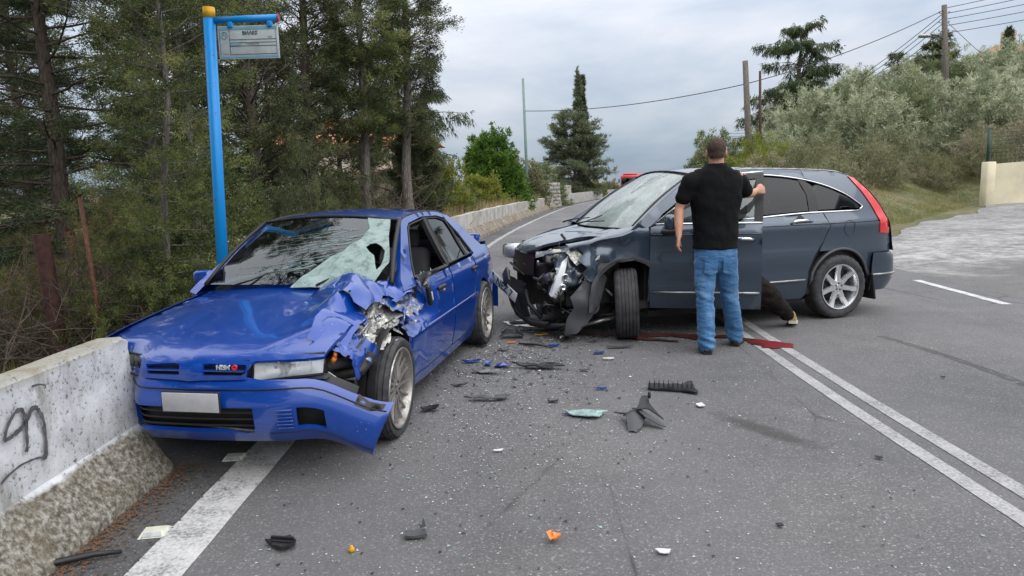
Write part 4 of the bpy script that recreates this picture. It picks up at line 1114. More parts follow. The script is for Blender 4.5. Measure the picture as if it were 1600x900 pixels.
    for k in range(34):
        a = (.60+.22*rnd.random(), .18+.62*rnd.random()); ang = R(rnd.uniform(188, 238)); L = rnd.uniform(.12, .62); pts = []
        for i in range(9):
            t = i/8; q = (a[0]+math.cos(ang)*L*t, a[1]+math.sin(ang)*L*t*.55+rnd.uniform(-.006, .006))
            if q[0] < .03 or q[1] < .02 or q[1] > .97: break
            if inside(glass_poly, *q): pts.append(tuple(Vector(wsf(*q))+Vector((.003, 0, .003))))
        if len(pts) > 2: cr.tube(pts, [.0013*(1-.7*i/len(pts)) for i in range(len(pts))], 4)
    cr.build('glass_cracks', M['glass_sheet'], ws)['kind'] = 'stuff'
    hole = [(.845, .49), (.865, .545), (.895, .56), (.925, .525), (.95, .46), (.95, .34), (.945, .24), (.93, .19), (.915, .27), (.90, .38), (.872, .42)]
    def shf(u, v):
        p = Vector(wsf(min(1, max(0, u)), max(0, v))); r = noise.noise(Vector((u*9, v*7, 2)))
        sag = .035*sst(.5, .0, v) if v < .5 else 0
        p += Vector((.006+.016*r+sag*.8, 0, .006+.014*r-sag*.35))
        if v < 0: p += Vector((.5*-v+.03, 0, .75*v+.02))
        return tuple(p)
    mb = panel(MB(), sh, shf, .035, .004, holes=[hole]); mb.build('crazed_glass', M['shatter'], ws)
    fr = MB()
    e = [wsf(u, 1.005) for u in np.linspace(0, 1, 10)]; fr.tube([(p[0]+.004, p[1], p[2]+.002) for p in e], .011, 6)
    for u in (-.004, 1.004):
        fr.tube([tuple(Vector(wsf(u, v))+Vector((.005, 0, .005))) for v in np.linspace(0, 1, 8)], .014 if u < 0 else .018, 6)
    fr.build('windscreen_seal', M['black'], car)
    # torn A-pillar trim and lining falling out beside the glass
    mb = MB(); crumple(mb, patch((.98, .66, .92), (.52, .60, 1.18), (1.06, .74, .86), (.56, .63, 1.16), bu=(.03, .02, 0)), 9, 4, .02, 9, 5, 0, .15)
    mb.build('torn_pillar_trim', M['grime'], car)
    wp = MB(); wp.tube([(1.11, -.42, .95), (1.05, -.30, .985), (.80, .02, 1.12)], [.008, .007, .005], 6); wp.tube([(.86, -.08, 1.095), (.70, .12, 1.195)], .008, 5); wp.tube([(1.13, .22, .955), (1.03, .30, 1.0), (.9, .42, 1.05)], [.008, .007, .006], 6)
    wp.build('wiper', M['black'], car)
    # boot and rear screen
    MB().grid(lambda u, v: (lambda y: (-.93-.62*u, y*(.54+.14*u), 1.345-.33*u+.045*(1-y*y)+.012*math.sin(u*PI)))(2*v-1), 10, 10).build('rear_screen', M['tint'], car)
    bt = MB().grid(lambda u, v: (lambda y: (-1.55-.62*u, y*(.70-.03*u), 1.012-.03*u+.03*(1-y*y)))(2*v-1), 10, 12)
    bt.grid(lambda u, v: (-2.17-.03*math.sin(u*PI), (2*v-1)*.68, .985-.45*u), 8, 8)
    bt.build('boot_lid', M['blue'], car, fixn=False)
    rb = MB().grid(lambda u, v: (lambda a: (-2.2-.10*max(0, math.cos(a))**.5-.02*math.sin(u*PI), .80*math.sin(a) if abs(a) < 1.4 else .80*math.sin(a), .56-.34*u))((2*v-1)*1.45), 6, 16)
    rb.build('rear_bumper', M['blue'], car)
    tl = MB()
    panel(tl, [(-2.19, .68), (-2.19, .88), (-2.06, .88), (-2.04, .68)], lambda x, z: tuple(Vector(side(x, z))+Vector((0, .003, 0))), .06, .01, flip=True); tl.build('tail_light', M['red_lamp'], car)
    sp = MB(); sp.rbox((-2.13, 0, 1.065), (.15, 1.22, .020), .01)
    for s_ in (-1, 1): sp.rbox((-2.12, s_*.60, 1.035), (.10, .06, .08), .015)
    sp.build('spoiler', M['blue'], car)
    # ---- mirrors
    MB().rbox((.82, -.83, .975), (.10, .15, .11), .035, 3).build('wing_mirror', M['blue'], car)
    mm = MB(); crumple(mm, patch((.72, .80, .96), (.55, .82, .97), (.70, .84, .86), (.56, .85, .84)), 4, 4, .02, 18, 11, 0, .2)
    crumple(mm, patch((.68, .86, .95), (.60, .87, .97), (.68, .84, .89), (.58, .86, .88)), 3, 3, .02, 18, 13, 1, .2)
    mm.build('torn_mirror_mount', [M['black'], M['bare']], car)
    mm = MB(); mm.rbox((.565, .845, .80), (.055, .035, .17), .012, rot=Matrix.Rotation(R(24), 3, 'Y')); mm.rbox((.556, .866, .79), (.022, .006, .07), .002, rot=Matrix.Rotation(R(24), 3, 'Y'), mi=1)
    mm.build('hanging_mirror_bracket', [M['black'], M['white_pl']], car)
    wg = MB(); rnd = random.Random(9)
    for i in range(16):
        x = .55-.045*i+rnd.uniform(-.01, .01); y = prof(.94)*plan(x)-.02-.05*(x > .3); h = rnd.uniform(.012, .05)
        wg.add([(x, y, .925), (x-.05, y+.004, .925), (x-.025+rnd.uniform(-.02, .02), y-.004, .925+h), (x-.025, y-.006, .925)], [(0, 1, 2), (1, 3, 2), (3, 0, 2)])
    wg.tube([(.62, .74, .93), (.3, .775, .935), (-.13, .795, .938)], .012, 5, mi=1)
    wg.build('broken_window_edge', [M['glass_sheet'], M['black']], car)
    # ---- wheels
    wheel(car, (1.35, .765, .318), .330, .262, .225, 16, 'multi', M['rim_old'], 1, R(2), R(-2), .3, 'exposed left front wheel under the torn wing')
    wheel(car, (-1.30, .765, .318), .325, .258, .215, 16, 'multi', M['rim_old'], 1, 0, 0, .9)
    wheel(car, (1.35, -.745, .318), .325, .258, .205, 16, 'multi', M['rim_old'], -1)
    wheel(car, (-1.30, -.745, .318), .325, .258, .205, 16, 'multi', M['rim_old'], -1)
    # ---- underbody, arches, engine bay seen through the torn corner
    ub = MB()
    ub.box((-.03, 0, .22), (1.9, 1.5, .08)); ub.box((-1.85, 0, .34), (.62, 1.3, .25)); ub.box((.1, 0, .27), (3.2, .9, .12))
    ub.box((1.70, .05, .44), (.60, .9, .30)); ub.box((1.5, -.15, .60), (.8, .8, .24)); ub.box((1.0, 0, .55), (.08, 1.45, .5)); ub.box((1.98, 0, .60), (.16, .9, .10))
    for xc, s_ in ((-1.30, 1), (-1.30, -1), (1.35, -1)):
        ub.grid(lambda u, v: (xc+.375*math.cos(u*PI), s_*(.50+.31*v), .315+.365*math.sin(u*PI)), 14, 2); ub.grid(lambda u, v: (xc+.375*v*math.cos(u*PI), s_*.52, .315+.365*v*math.sin(u*PI)), 14, 2)
    ub.build('underbody', M['black'], car)
    ln = MB(); crumple(ln, lambda u, v: (1.34+.385*math.cos(u*PI*.86-.12), .50+.34*v, .315+.40*math.sin(u*PI*.86-.12)), 14, 4, .012, 8, 6, 0, 0)
    ln.build('wheel_arch_liner', M['black'], car)
    ln = MB(); crumple(ln, lambda u, v: (1.34+(.40+.035*v)*math.cos(R(8+95*u)), .79+.02*v, .315+(.42+.02*v)*math.sin(R(8+95*u))), 10, 2, .012, 10, 16, 0, 0)
    ln.build('torn_arch_edge', M['grime'], car)
    # torn wing: bare metal, folds of paint, ragged strips
    tw = MB()
    crumple(tw, patch((1.74, .66, .58), (1.18, .64, .88), (1.66, .79, .54), (1.02, .84, .76), bu=(0, .03, .03)), 12, 8, .045, 6, 21, 0, .35)
    crumple(tw, patch((1.72, .56, .72), (1.20, .48, .90), (1.62, .72, .66), (1.10, .74, .86), bu=(0, 0, .02)), 11, 7, .045, 7, 22, 0, .3)
    crumple(tw, patch((1.30, .72, .86), (.86, .74, .90), (1.10, .86, .70), (.72, .86, .74)), 9, 7, .04, 6, 23, 1, .3)
    tw.build('torn_wing', [M['bare'], M['blue_torn']], car)
    tw = MB(); crumple(tw, patch((1.22, .58, .90), (.84, .66, .95), (1.16, .80, .82), (.72, .80, .84), bu=(0, .02, .03), bv=(0, 0, .03)), 6, 5, .034, 4, 31, 0, .2); tw.build('crumpled_wing_skin', M['blue'], car)
    tw = MB(); crumple(tw, patch((1.95, .70, .70), (1.62, .70, .76), (1.86, .80, .52), (1.56, .82, .56), bv=(0, .03, 0)), 7, 6, .022, 6, 32, 0, .3); tw.build('crumpled_wing_skin', M['blue'], car)
    tw = MB(); crumple(tw, patch((1.10, .80, .66), (.66, .80, .66), (1.05, .86, .58), (.62, .865, .585)), 10, 4, .016, 9, 33, 0, .1); tw.build('crumpled_wing_skin', M['blue'], car)
    tw = MB(); crumple(tw, patch((1.03, .835, .24), (.99, .835, .24), (1.05, .84, .585), (.98, .845, .60)), 2, 7, .008, 9, 35)
    tw.build('wing_rear_edge', M['blue'], car)
    rg = MB(); rnd = random.Random(5)
    for k in range(70):
        a = Vector((rnd.uniform(.85, 1.80), rnd.uniform(.62, .84), rnd.uniform(.60, .86))); d = Vector((rnd.uniform(-1, 1), rnd.uniform(-.2, 1), rnd.uniform(-1, .6))).normalized()*rnd.uniform(.03, .13); n = d.cross(Vector((rnd.random(), rnd.random(), rnd.random()))).normalized()*rnd.uniform(.003, .015)
        c = a+d*.55+n*rnd.uniform(-1, 1.5)
        rg.add([a-n, a+n, c+n*.8, c-n*.8, a+d], [(0, 1, 2, 3), (3, 2, 4)], rnd.choice((0, 0, 1, 2)))
    rg.build('torn_metal_strips', [M['bare'], M['blue_torn'], M['grime']], car)['kind'] = 'stuff'
    eb = MB()
    eb.box((1.72, .40, .50), (.5, .5, .30), mi=0); eb.tube([(2.02, .45, .62), (1.9, .62, .61), (1.62, .80, .57)], [.035, .04, .032], 8, mi=1)
    eb.rbox((1.96, .52, .52), (.16, .22, .12), .02, mi=0); eb.tube([(1.93, .68, .63), (1.93, .70, .66)], .015, 12, mi=2); eb.tube([(1.93, .70, .655), (1.93, .705, .69)], .011, 10, mi=2)
    eb.tube([(1.95, .66, .58), (1.85, .72, .48), (1.86, .71, .36)], .007, 6, mi=3); eb.tube([(2.0, .3, .56), (1.94, .55, .55), (1.8, .76, .50)], .011, 6, mi=3); eb.box((2.05, .50, .585), (.06, .42, .016), mi=3)
    eb.tube([(1.7, .70, .55), (1.7, .72, .28)], .02, 8, mi=0); eb.tube([(1.55, .3, .25), (1.38, .66, .24)], .025, 8, mi=0)
    eb.tube([(1.86, .64, .52), (1.80, .80, .55), (1.70, .83, .62)], .03, 7, mi=0)
    eb.tube([(1.35, .55, .3), (1.32, .56, .75)], .045, 10, mi=0)
    eb.build('engine_bay', [M['grime'], M['dgrey'], M['amber'], M['steel']], car)
    # ---- cabin
    cb = MB(); cb.rbox((.80, 0, .84), (.34, 1.36, .18), .05, 3); cb.rbox((.62, 0, .62), (.3, .25, .3), .04); cb.box((.9, 0, .78), (.16, 1.4, .22)); cb.box((-1.25, 0, .95), (.6, 1.3, .04)); cb.box((-.1, .74, .62), (1.7, .05, .55)); cb.box((-.1, -.74, .62), (1.7, .05, .55))
    cb.build('dashboard', M['black'], car)
    sw = MB(); sw.lathe([(0, .185), (.014, .2), (0, .215), (-.014, .2)], 30, axis='x', closed=True)
    sw.rbox((0, 0, 0), (.04, .14, .10), .02); sw.box((0, 0, 0), (.015, .38, .025)); sw.box((0, 0, -.1), (.015, .025, .18))
    so = sw.build('steering_wheel', M['black'], car); so.location = (.56, .36, .86); so.rotation_euler = (0, R(-24), 0)
    for (x, y, wd) in ((-.05, .36, .50), (-.05, -.36, .50), (-.95, 0, 1.25)):
        s = MB(); s.rbox((x+.12, y, .46), (.50, wd, .18), .06, 3); s.rbox((x-.20, y, .80), (.15, wd-.03, .58), .06, 3, rot=Matrix.Rotation(R(-14), 3, 'Y'))
        so = s.build('seat', M['seat'], car)
        for yy in ([y] if wd < 1 else [y-.33, y+.33]):
            MB().rbox((x-.29, yy, 1.155), (.10, .27, .17), .045, 3).build('headrest', M['seat'], so)
    ab = MB(); crumple(ab, patch((.62, .50, 1.16), (.62, .70, 1.14), (.66, .50, .98), (.66, .70, .98)), 4, 4, .02, 9, 41); ab.build('loose_cabin_lining', M['dgrey'], car)
    hl = MB().rbox((.25, 0, 1.335), (.05, .22, .055), .02, 2); hl.build('rear_view_mirror', M['black'], car)
    return car
build_blue()
# ------------------------------------------------------------------ dark slate estate car, its front corner torn open
def build_suv():
    car = thing('suv', 'dark slate suv with crushed front corner standing across the centre line', 'car', (2.20, 8.18, 0), R(197))
    prof = sm([.15, .24, .32, .42, .455, .475, .495, .52, .75, .88, 1.00, 1.065, 1.10, 1.165, 1.30, 1.45, 1.58, 1.655, 1.70, 1.73],
              [.78, .835, .865, .888, .892, .912, .898, .896, .910, .902, .905, .912, .896, .862, .815, .752, .682, .628, .570, .50])
    plan = sm([-2.3, -2.1, -1.9, -1.6, -1.2, -.6, .8, 1.2, 1.6, 1.9, 2.1], [.70, .83, .915, .965, .992, 1, 1, .99, .965, .92, .86])
    def side(x, z): return (x, prof(z)*plan(x), z)
    def sideR(x, z): return (x, -prof(z)*plan(x), z)
    def warp(p):
        x, y, z = p
        if y > 0 and x > 1.12 and z > .55:
            k = sst(1.14, 1.75, x)
            y += .045*k*noise.noise(Vector((x*6, z*7, 3)))*2 - .05*k*sst(.75, .95, z)*(1-sst(.98, 1.05, z))
            z += .03*k*noise.noise(Vector((x*5, y*5, 8)))
            r = 1-abs(noise.noise(Vector((x*4, z*5, 1)))*2.2); y += .03*k*r
        return (x, y, z)
    bel = lambda x: 1.165+.042*(1-sst(-1.0, .2, x))
    zt = sm([-1.62, -1.46, -1.30, -1.0, -.5, 0, .46], [1.585, 1.640, 1.662, 1.680, 1.696, 1.694, 1.655])
    arr = arc(-1.29, .375, .415, -8, 188, 18)
    fwd = arc(1.33, .37, .425, 0, 160, 14)
    # window openings
    wR = [(-.075, 1.195), (-.10, 1.40), (-.13, 1.622), (-.444, 1.606), (-.66, 1.588), (-.86, 1.556), (-.905, 1.40), (-.90, 1.228)]
    wQ = [(-1.0, 1.232), (-1.01, 1.42), (-.93, 1.540), (-1.114, 1.500), (-1.27, 1.446), (-1.46, 1.36), (-1.575, 1.285), (-1.615, 1.245), (-1.58, 1.235)]
    rd = [(-.005, .27), (-.005, .8), (-.035, 1.165), (-1.07, 1.205), (-1.13, 1.05), (-1.05, .90), (-.93, .74), (-.86, .56), (-.855, .30), (-.82, .255)]
    qp = [(-1.075, 1.205), (-1.135, 1.05), (-1.07, .92), (-.99, .78)]+[(x, z) for x, z in arr if z > .60 and x > -1.29][4:]+[(x, z) for x, z in arr if x <= -1.29 and z > .40]+[(-1.72, .36), (-1.76, .72), (-1.96, .70), (-2.13, .72), (-2.11, .90), (-2.04, 1.08), (-1.95, 1.24), (-1.80, 1.42), (-1.65, 1.56), (-1.55, 1.622), (-1.46, 1.650), (-1.30, 1.668), (-.95, 1.684), (-.95, 1.585), (-1.12, 1.530), (-1.29, 1.474), (-1.49, 1.385), (-1.61, 1.300), (-1.665, 1.240), (-1.56, 1.214), (-1.30, 1.206)]
    rail = [(1.29, 1.125), (1.20, 1.19), (.83, 1.43), (.46, 1.652), (0, 1.690), (-.5, 1.696), (-.96, 1.684), (-.96, 1.580), (-.5, 1.636), (-.1, 1.650), (.30, 1.605), (.62, 1.44), (.92, 1.26), (1.02, 1.165), (1.12, 1.13)]
    fw = [(1.110, .33), (1.105, .9), (1.10, 1.135), (1.16, 1.16), (1.30, 1.10), (1.50, 1.05), (1.70, 1.0), (1.85, .97), (1.80, .90), (1.86, .84), (1.79, .78), (1.83, .70), (1.76, .62)]+fwd[::-1][1:]+[(1.735, .30)]
    fw = [(1.110, .33), (1.105, .9), (1.10, 1.135), (1.16, 1.16), (1.30, 1.10), (1.50, 1.05), (1.70, 1.0), (1.85, .97), (1.80, .90), (1.86, .84), (1.79, .78), (1.81, .70), (1.745, .60)]+[(x, z) for x, z in fwd[::-1] if z < .90 and x < 1.70]
    fw = [q for q in fw if not (q[0] < 1.0)] ; fw = [(1.110, .36), (1.105, .9), (1.10, 1.135), (1.16, 1.16), (1.30, 1.10), (1.50, 1.05), (1.70, 1.0), (1.85, .97), (1.80, .90), (1.86, .84), (1.79, .78), (1.83, .71), (1.76, .63)]+[(1.335+.42*math.cos(R(a)), .40+.42*math.sin(R(a))) for a in range(32, 150, 9)]
    fd = [(1.095, .30), (1.095, .8), (1.085, 1.135), (1.00, 1.165), (.01, 1.165), (.005, .8), (.005, .30)]
    HX, HY = 1.10, .88
    def hinge(p): return (p[0]-HX, p[1]-HY, p[2])
    belt_tube = lambda fn, a, b, n=12, dz=.0: [fn(x, bel(x)+dz) for x in np.linspace(a, b, n)]
    for fn, fl, sg in ((side, True, 1), (sideR, False, -1)):
        r_ = .06 if sg > 0 else .13
        d2 = panel(MB(), inset(rd, .004), fn, r_, .03, flip=fl).build('rear_door', M['slate'], car)
        panel(MB(), qp, fn, r_, .03, flip=fl).build('rear_wing', M['slate'], car)
        panel(MB(), rail, fn, .07, .06, flip=fl).build('roof_rail', M['slate'], car)
        off = lambda d: (lambda x, z: tuple(Vector(fn(x, z))-Vector((0, sg*d, 0))))
        panel(MB(), wR, off(.010), .12, 0, flip=fl).build('side_window', M['tint'], d2)
        panel(MB(), wQ, off(.010), .12, 0, flip=fl).build('quarter_window', M['tint'], car)
        panel(MB(), [(-.85, 1.575), (-.94, 1.560), (-1.02, 1.43), (-1.01, 1.212), (-.89, 1.210), (-.905, 1.40)], off(.004), .1, .02, flip=fl).build('window_bar', M['black'], d2)
        panel(MB(), [(.07, 1.168), (.02, 1.40), (-.02, 1.635), (-.145, 1.635), (-.115, 1.40), (-.085, 1.185)], off(.006), .1, .05, flip=fl).build('door_pillar', M['black'], car)
        ch = MB()
        ch.tube(belt_tube(fn, -.02, -1.60, 14), .010, 6)
        top = [(-.02, 1.648), (-.44, 1.632), (-.86, 1.582), (-1.114, 1.522), (-1.28, 1.465), (-1.47, 1.378), (-1.59, 1.297), (-1.645, 1.250), (-1.60, 1.222)]
        sx = sm([0, 1, 2, 3, 4, 5, 6, 7, 8], [a for a, b in top]); sz = sm(range(9), [b for a, b in top])
        ch.tube([fn(sx(t), sz(t)) for t in np.linspace(0, 8, 34)], .008, 6)
        ch.build('chrome_strip', M['chrome'], car)
        gl = MB()
        gl.tube([tuple(Vector(fn(x, 1.083))+Vector((0, sg*.0035, 0))) for x in np.linspace(-.02, -1.86, 22)], .0065, 5); gl.build('crease_line', M['blackgl'], car)
        dl = MB()
        dl.tube([tuple(Vector(fn(x, z))+Vector((0, sg*.001, 0))) for x, z in rd[3:9]], .0045, 5, cap=False); dl.build('shut_line', M['black'], car)
        panel(MB(), [(1.08, .20), (1.08, .262), (-.83, .262), (-.80, .20)], fn, .12, .1, flip=fl).build('sill', M['black'], car)
        for z, a, b, par in ((.475, -.02, -.80, d2),):
            MB().tube([tuple(Vector(fn(x, z))+Vector((0, sg*.004, 0))) for x in np.linspace(a, b, 8)], .012, 6).build('side_moulding', M['steel'], par)
        hx = [(-.58, 1.105), (-.62, 1.13), (-.75, 1.135), (-.86, 1.12)]
        hp = [Vector(fn(x-.03, z-.005)) for x, z in hx]; hd = MB()
        hd.tube([hp[0]+Vector((0, sg*.01, 0)), hp[1]+Vector((0, sg*.035, 0)), hp[2]+Vector((0, sg*.035, 0)), hp[3]+Vector((0, sg*.01, 0))], [.012, .017, .017, .012], 8); hd.build('door_handle', M['chrome'], d2)
        cup = MB(); q = Vector(fn(-.73, 1.12)); cup.lathe([(-.004, .0), (-.001, .05), (.001, .062)], 20, c=(q.x, q.y+sg*.002, q.z)); cup.build('handle_recess', M['dgrey'], d2)
        if sg > 0:
            fc = MB(); q = fn(-1.40, 1.03); 
            pts = [tuple(Vector(fn(-1.40+.075*math.cos(a)+.0, 1.02+.085*math.sin(a)))+Vector((0, .0005, 0))) for a in np.linspace(0, 2*PI, 25)]
            fc.tube(pts, .0035, 4, cap=False); fc.build('fuel_flap', M['black'], car)
        # flared edge of the rear arch and mud flap
        fl_ = MB(); fl_.tube([tuple(Vector(fn(-1.29+.418*math.cos(R(a)), .375+.418*math.sin(R(a))))+Vector((0, sg*.004, 0))) for a in range(5, 176, 9)], .017, 6); fl_.build('arch_trim', M['dgrey'], car)
        MB().rbox((-1.775, sg*.80, .33), (.03, .20, .30), .01, rot=Matrix.Rotation(R(8), 3, 'Y')).build('mud_flap', M['black'], car)
        tl = panel(MB(), [(-1.552, 1.590), (-1.60, 1.520), (-1.685, 1.41), (-1.755, 1.30), (-1.815, 1.20), (-1.862, 1.08), (-1.872, .94), (-2.07, .925), (-2.07, .98), (-2.01, 1.10), (-1.93, 1.24), (-1.78, 1.42), (-1.62, 1.572)], lambda x, z: tuple(Vector(fn(x, z))+Vector((-.006, sg*.008, .004))), .05, .02, flip=fl)
        tl.build('tail_light', M['red_lamp'], car)
        if sg < 0:
            panel(MB(), inset(fd, .004), fn, .12, .03, flip=fl).build('front_door', M['slate'], car)
            panel(MB(), [(.10, 1.175), (.02, 1.62), (.33, 1.585), (.63, 1.43), (.92, 1.25), (1.0, 1.175)], off(.01), .12, 0, flip=fl).build('side_window', M['glass'], car)
            panel(MB(), [(1.110, .33), (1.10, 1.135), (1.50, 1.05), (1.9, .93), (1.95, .6), (1.75, .55)]+[(1.335+.42*math.cos(R(a)), .40+.42*math.sin(R(a))) for a in range(20, 150, 10)], fn, .13, .03, flip=fl).build('front_wing', M['slate'], car)
            MB().rbox((.93, -1.0, 1.20), (.12, .2, .16), .05, 3).build('wing_mirror', M['slate'], car)
    # ---- front door, swung open on its hinges
    hin = lambda f: (lambda x, z: hinge(f(x, z)))
    d1 = panel(MB(), inset(fd, .004), hin(side), .06, .035, flip=True).build('front_door', M['slate'], car)
    d1.location = (HX, HY, 0); d1.rotation_euler = (0, 0, -R(31))
    d1['label'] = 'left front door swung open towards the standing man'
    inn = panel(MB(), inset(fd, .02), lambda x, z: tuple(Vector(hinge(side(x, z)))-Vector((0, .055+.03*(z < .8), 0))), .12, .02, flip=False); inn.build('door_lining', M['black'], d1)
    frm = [(1.05, 1.160), (.83, 1.325), (.60, 1.465), (.33, 1.600), (.20, 1.640), (-.015, 1.650), (.005, 1.165), (.085, 1.165), (.075, 1.40), (.06, 1.595), (.20, 1.590), (.315, 1.555), (.57, 1.425), (.80, 1.285), (.95, 1.165)]
    panel(MB(), frm, hin(side), .06, .035, flip=True).build('door_frame', M['black'], d1)
    panel(MB(), [(.09, 1.172), (.07, 1.40), (.062, 1.592), (.20, 1.588), (.315, 1.553), (.57, 1.423), (.80, 1.283), (.94, 1.172)], lambda x, z: tuple(Vector(hinge(side(x, z)))-Vector((0, .014, 0))), .12, 0, flip=True).build('side_window', M['glass'], d1)
    ch = MB(); ch.tube([tuple(Vector(hinge(side(x, 1.165)))+Vector((0, .003, 0))) for x in np.linspace(1.04, .008, 10)], .011, 6)
    ch.tube([tuple(Vector(hinge(side(x, z)))+Vector((0, .002, 0))) for x, z in ((1.05, 1.165), (.83, 1.335), (.60, 1.475), (.33, 1.610), (.20, 1.650), (-.01, 1.662))], .009, 6); ch.build('chrome_strip', M['chrome'], d1)
    MB().tube([tuple(Vector(hinge(side(x, .475)))+Vector((0, .004, 0))) for x in np.linspace(1.07, .03, 8)], .012, 6).build('side_moulding', M['steel'], d1)
    MB().tube([tuple(Vector(hinge(side(x, 1.060)))+Vector((0, .003, 0))) for x in np.linspace(1.08, .015, 10)], .006, 5).build('crease_line', M['blackgl'], d1)
    hp = [Vector(hinge(side(x, z))) for x, z in ((.30, 1.0), (.26, 1.015), (.14, 1.015), (.08, 1.0))]
    hd = MB(); hd.tube([hp[0]+Vector((0, .01, 0)), hp[1]+Vector((0, .035, 0)), hp[2]+Vector((0, .035, 0)), hp[3]+Vector((0, .01, 0))], [.012, .017, .017, .012], 8); hd.build('door_handle', M['chrome'], d1)
    mi = MB(); mi.rbox((-.22, .14, 1.185), (.13, .22, .17), .055, 3, mi=0); mi.rbox((-.17, .04, 1.12), (.07, .12, .05), .02, mi=1); mi.rbox((-.20, .14, 1.105), (.15, .23, .05), .02, 2, mi=1)
    mi.rbox((-.293, .14, 1.195), (.012, .18, .115), .005, mi=2)
    mi.build('wing_mirror', [M['slate'], M['black'], M['chrome']], d1)
    # ---- front wing, beaten out of shape over the wheel
    panel(MB(), fw, side, .045, .02, flip=True, warp=warp).build('front_wing', M['slate'], car)
    def strip(u, v):
        x = 1.92+(1.16-1.92)*u; z0 = 1.04-.0*x; zz = np.interp(x, [1.1, 1.3, 1.5, 1.7, 1.85, 1.95], [1.135, 1.10, 1.05, 1.0, .97, .95]); y1 = prof(zz)*plan(x)
        t = v*PI/2
        return (x, .70+(y1-.70)*math.sin(t), zz+.035*math.cos(t)-.02*u*0)
    MB().grid(strip, 12, 5, flip=False).build('wing_top', M['slate'], car, warp=warp)
    MB().grid(lambda u, v: (lambda p: (p[0], -p[1]+.03, p[2]-.045))(strip(u, v)), 12, 5, flip=True).build('wing_top', M['slate'], car)
    # ---- bonnet, torn across its left front corner
    hz_ = sm([1.0, 1.3, 1.6, 1.9, 2.06, 2.14], [1.125, 1.088, 1.035, .965, .905, .85])
    def hood(x, y): return (x+(-.13*(y/.8)**2 if x > 1.5 else -.13*(y/.8)**2*max(0, (x-1.2)/.3))*1.0, y, hz_(x)+.035*(1-(y/.8)**2)+.012*sst(.42, .48, abs(y))*(1-sst(.55, .62, abs(y))))
    def hwarp(p):
        x, y, z = p
        k = sst(1.45, 2.0, x)*sst(.0, .45, y); return (x-.02*k, y, z+.025*k*noise.noise(Vector((x*6, y*6, 2)))+.02*k)
    ho = [(1.30, .735), (1.45, .70), (1.62, .60), (1.78, .47), (1.90, .40), (2.0, .30), (2.12, .22), (2.15, 0), (2.15, -.4), (2.14, -.70), (1.9, -.76), (1.3, -.745), (1.36, -.4), (1.42, 0), (1.37, .4)]
    hd = panel(MB(), ho, hood, .06, .03, flip=False, warp=hwarp).build('bonnet', M['slate'], car)
    ed = MB(); crumple(ed, patch((1.45, .70, 1.055), (2.10, .24, .88), (1.47, .76, .99), (2.12, .30, .82)), 10, 2, .016, 9, 4, 0, .2); ed.build('torn_bonnet_edge', M['slate_torn'], car)
    # ---- windscreen, roof, tail
    def wsf(u, v):
        y = 2*u-1; yy = y*(.735+(.60-.735)*v)
        return ((1.22+.15*(1-y*y))*(1-v)+(.45+.07*(1-y*y))*v+.02*math.sin(v*PI), yy, 1.125*(1-v)+1.650*v+.05*(1-y*y)*v+.03*math.sin(v*PI))
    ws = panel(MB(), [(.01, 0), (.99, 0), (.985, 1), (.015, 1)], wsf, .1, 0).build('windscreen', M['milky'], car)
    cr = MB(); rnd = random.Random(2)
    for k in range(5):
        a = rnd.uniform(-.5, 2.4); q = [.60, .55]; pts = []
        for i in range(8):
            if not (.03 < q[0] < .97 and .03 < q[1] < .97): break
            pts.append(tuple(Vector(wsf(*q))+Vector((.003, 0, .003)))); q = [q[0]+.05*math.cos(a)+rnd.uniform(-.012, .012), q[1]+.07*math.sin(a)+rnd.uniform(-.01, .01)]
        if len(pts) > 2: cr.tube(pts, .0015, 4)
    cr.build('glass_cracks', M['glass_sheet'], ws)
    for u_, fn, fl in ((1.0, side, False), (0.0, sideR, True)):
        qx = sm([0, .12, .5, 1.0], [1.285, 1.19, .85, .45]); qz = sm([0, .12, .5, 1.0], [1.128, 1.192, 1.42, 1.654])
        def pil(a, v):
            p = Vector(wsf(u_, v)); q = Vector(fn(qx(v), qz(v))); r = p.lerp(q, a); r.z += .012*math.sin(a*PI); return tuple(r)
        MB().grid(pil, 4, 12, flip=fl).build('windscreen_pillar', M['slate'], car)
    fr = MB()
    for u in (.0, 1.0): fr.tube([tuple(Vector(wsf(u, v))+Vector((.004, 0, .004))) for v in np.linspace(0, 1, 8)], .013, 6)
    fr.tube([tuple(Vector(wsf(u, 1.01))+Vector((.0, 0, .002))) for u in np.linspace(0, 1, 10)], .012, 6); fr.build('windscreen_seal', M['black'], car)
    MB().grid(lambda u, v: tuple(Vector(wsf(u, -.03-.10*v))+Vector((.06*v, 0, -.035))), 12, 2).build('scuttle_panel', M['black'], car)
    wp = MB(); wp.tube([(1.50, -.05, 1.150), (1.46, .10, 1.180), (1.42, .50, 1.20)], [.010, .008, .006], 6); wp.tube([(1.47, -.55, 1.15), (1.42, -.40, 1.185), (1.36, -.02, 1.215)], [.010, .008, .006], 6); wp.tube([(1.46, .10, 1.18), (1.36, .32, 1.25)], .006, 5); wp.build('wiper', M['black'], car)
    def roof(u, v):
        x = .475+(-1.56-.475)*u; y = 2*v-1; z = zt(x); ye = prof(z)*plan(x)-.004
        return (x+.06*(1-y*y)*(1-u), y*ye, z+.045*(1-y*y)-.003)
    MB().grid(roof, 20, 16, flip=False).build('roof', M['slate'], car)
    an = MB(); an.tube([(-1.15, 0, 1.715), (-1.35, 0, 1.80)], [.006, .003], 6); an.build('aerial', M['black'], car)
    rt = MB()
    for s_ in (0, 1): rt.tube([tuple(Vector(roof(u, s_))+Vector((0, 0, .006))) for u in np.linspace(0, 1, 16)], .009, 6)
    rt.build('roof_strip', M['steel'], car)
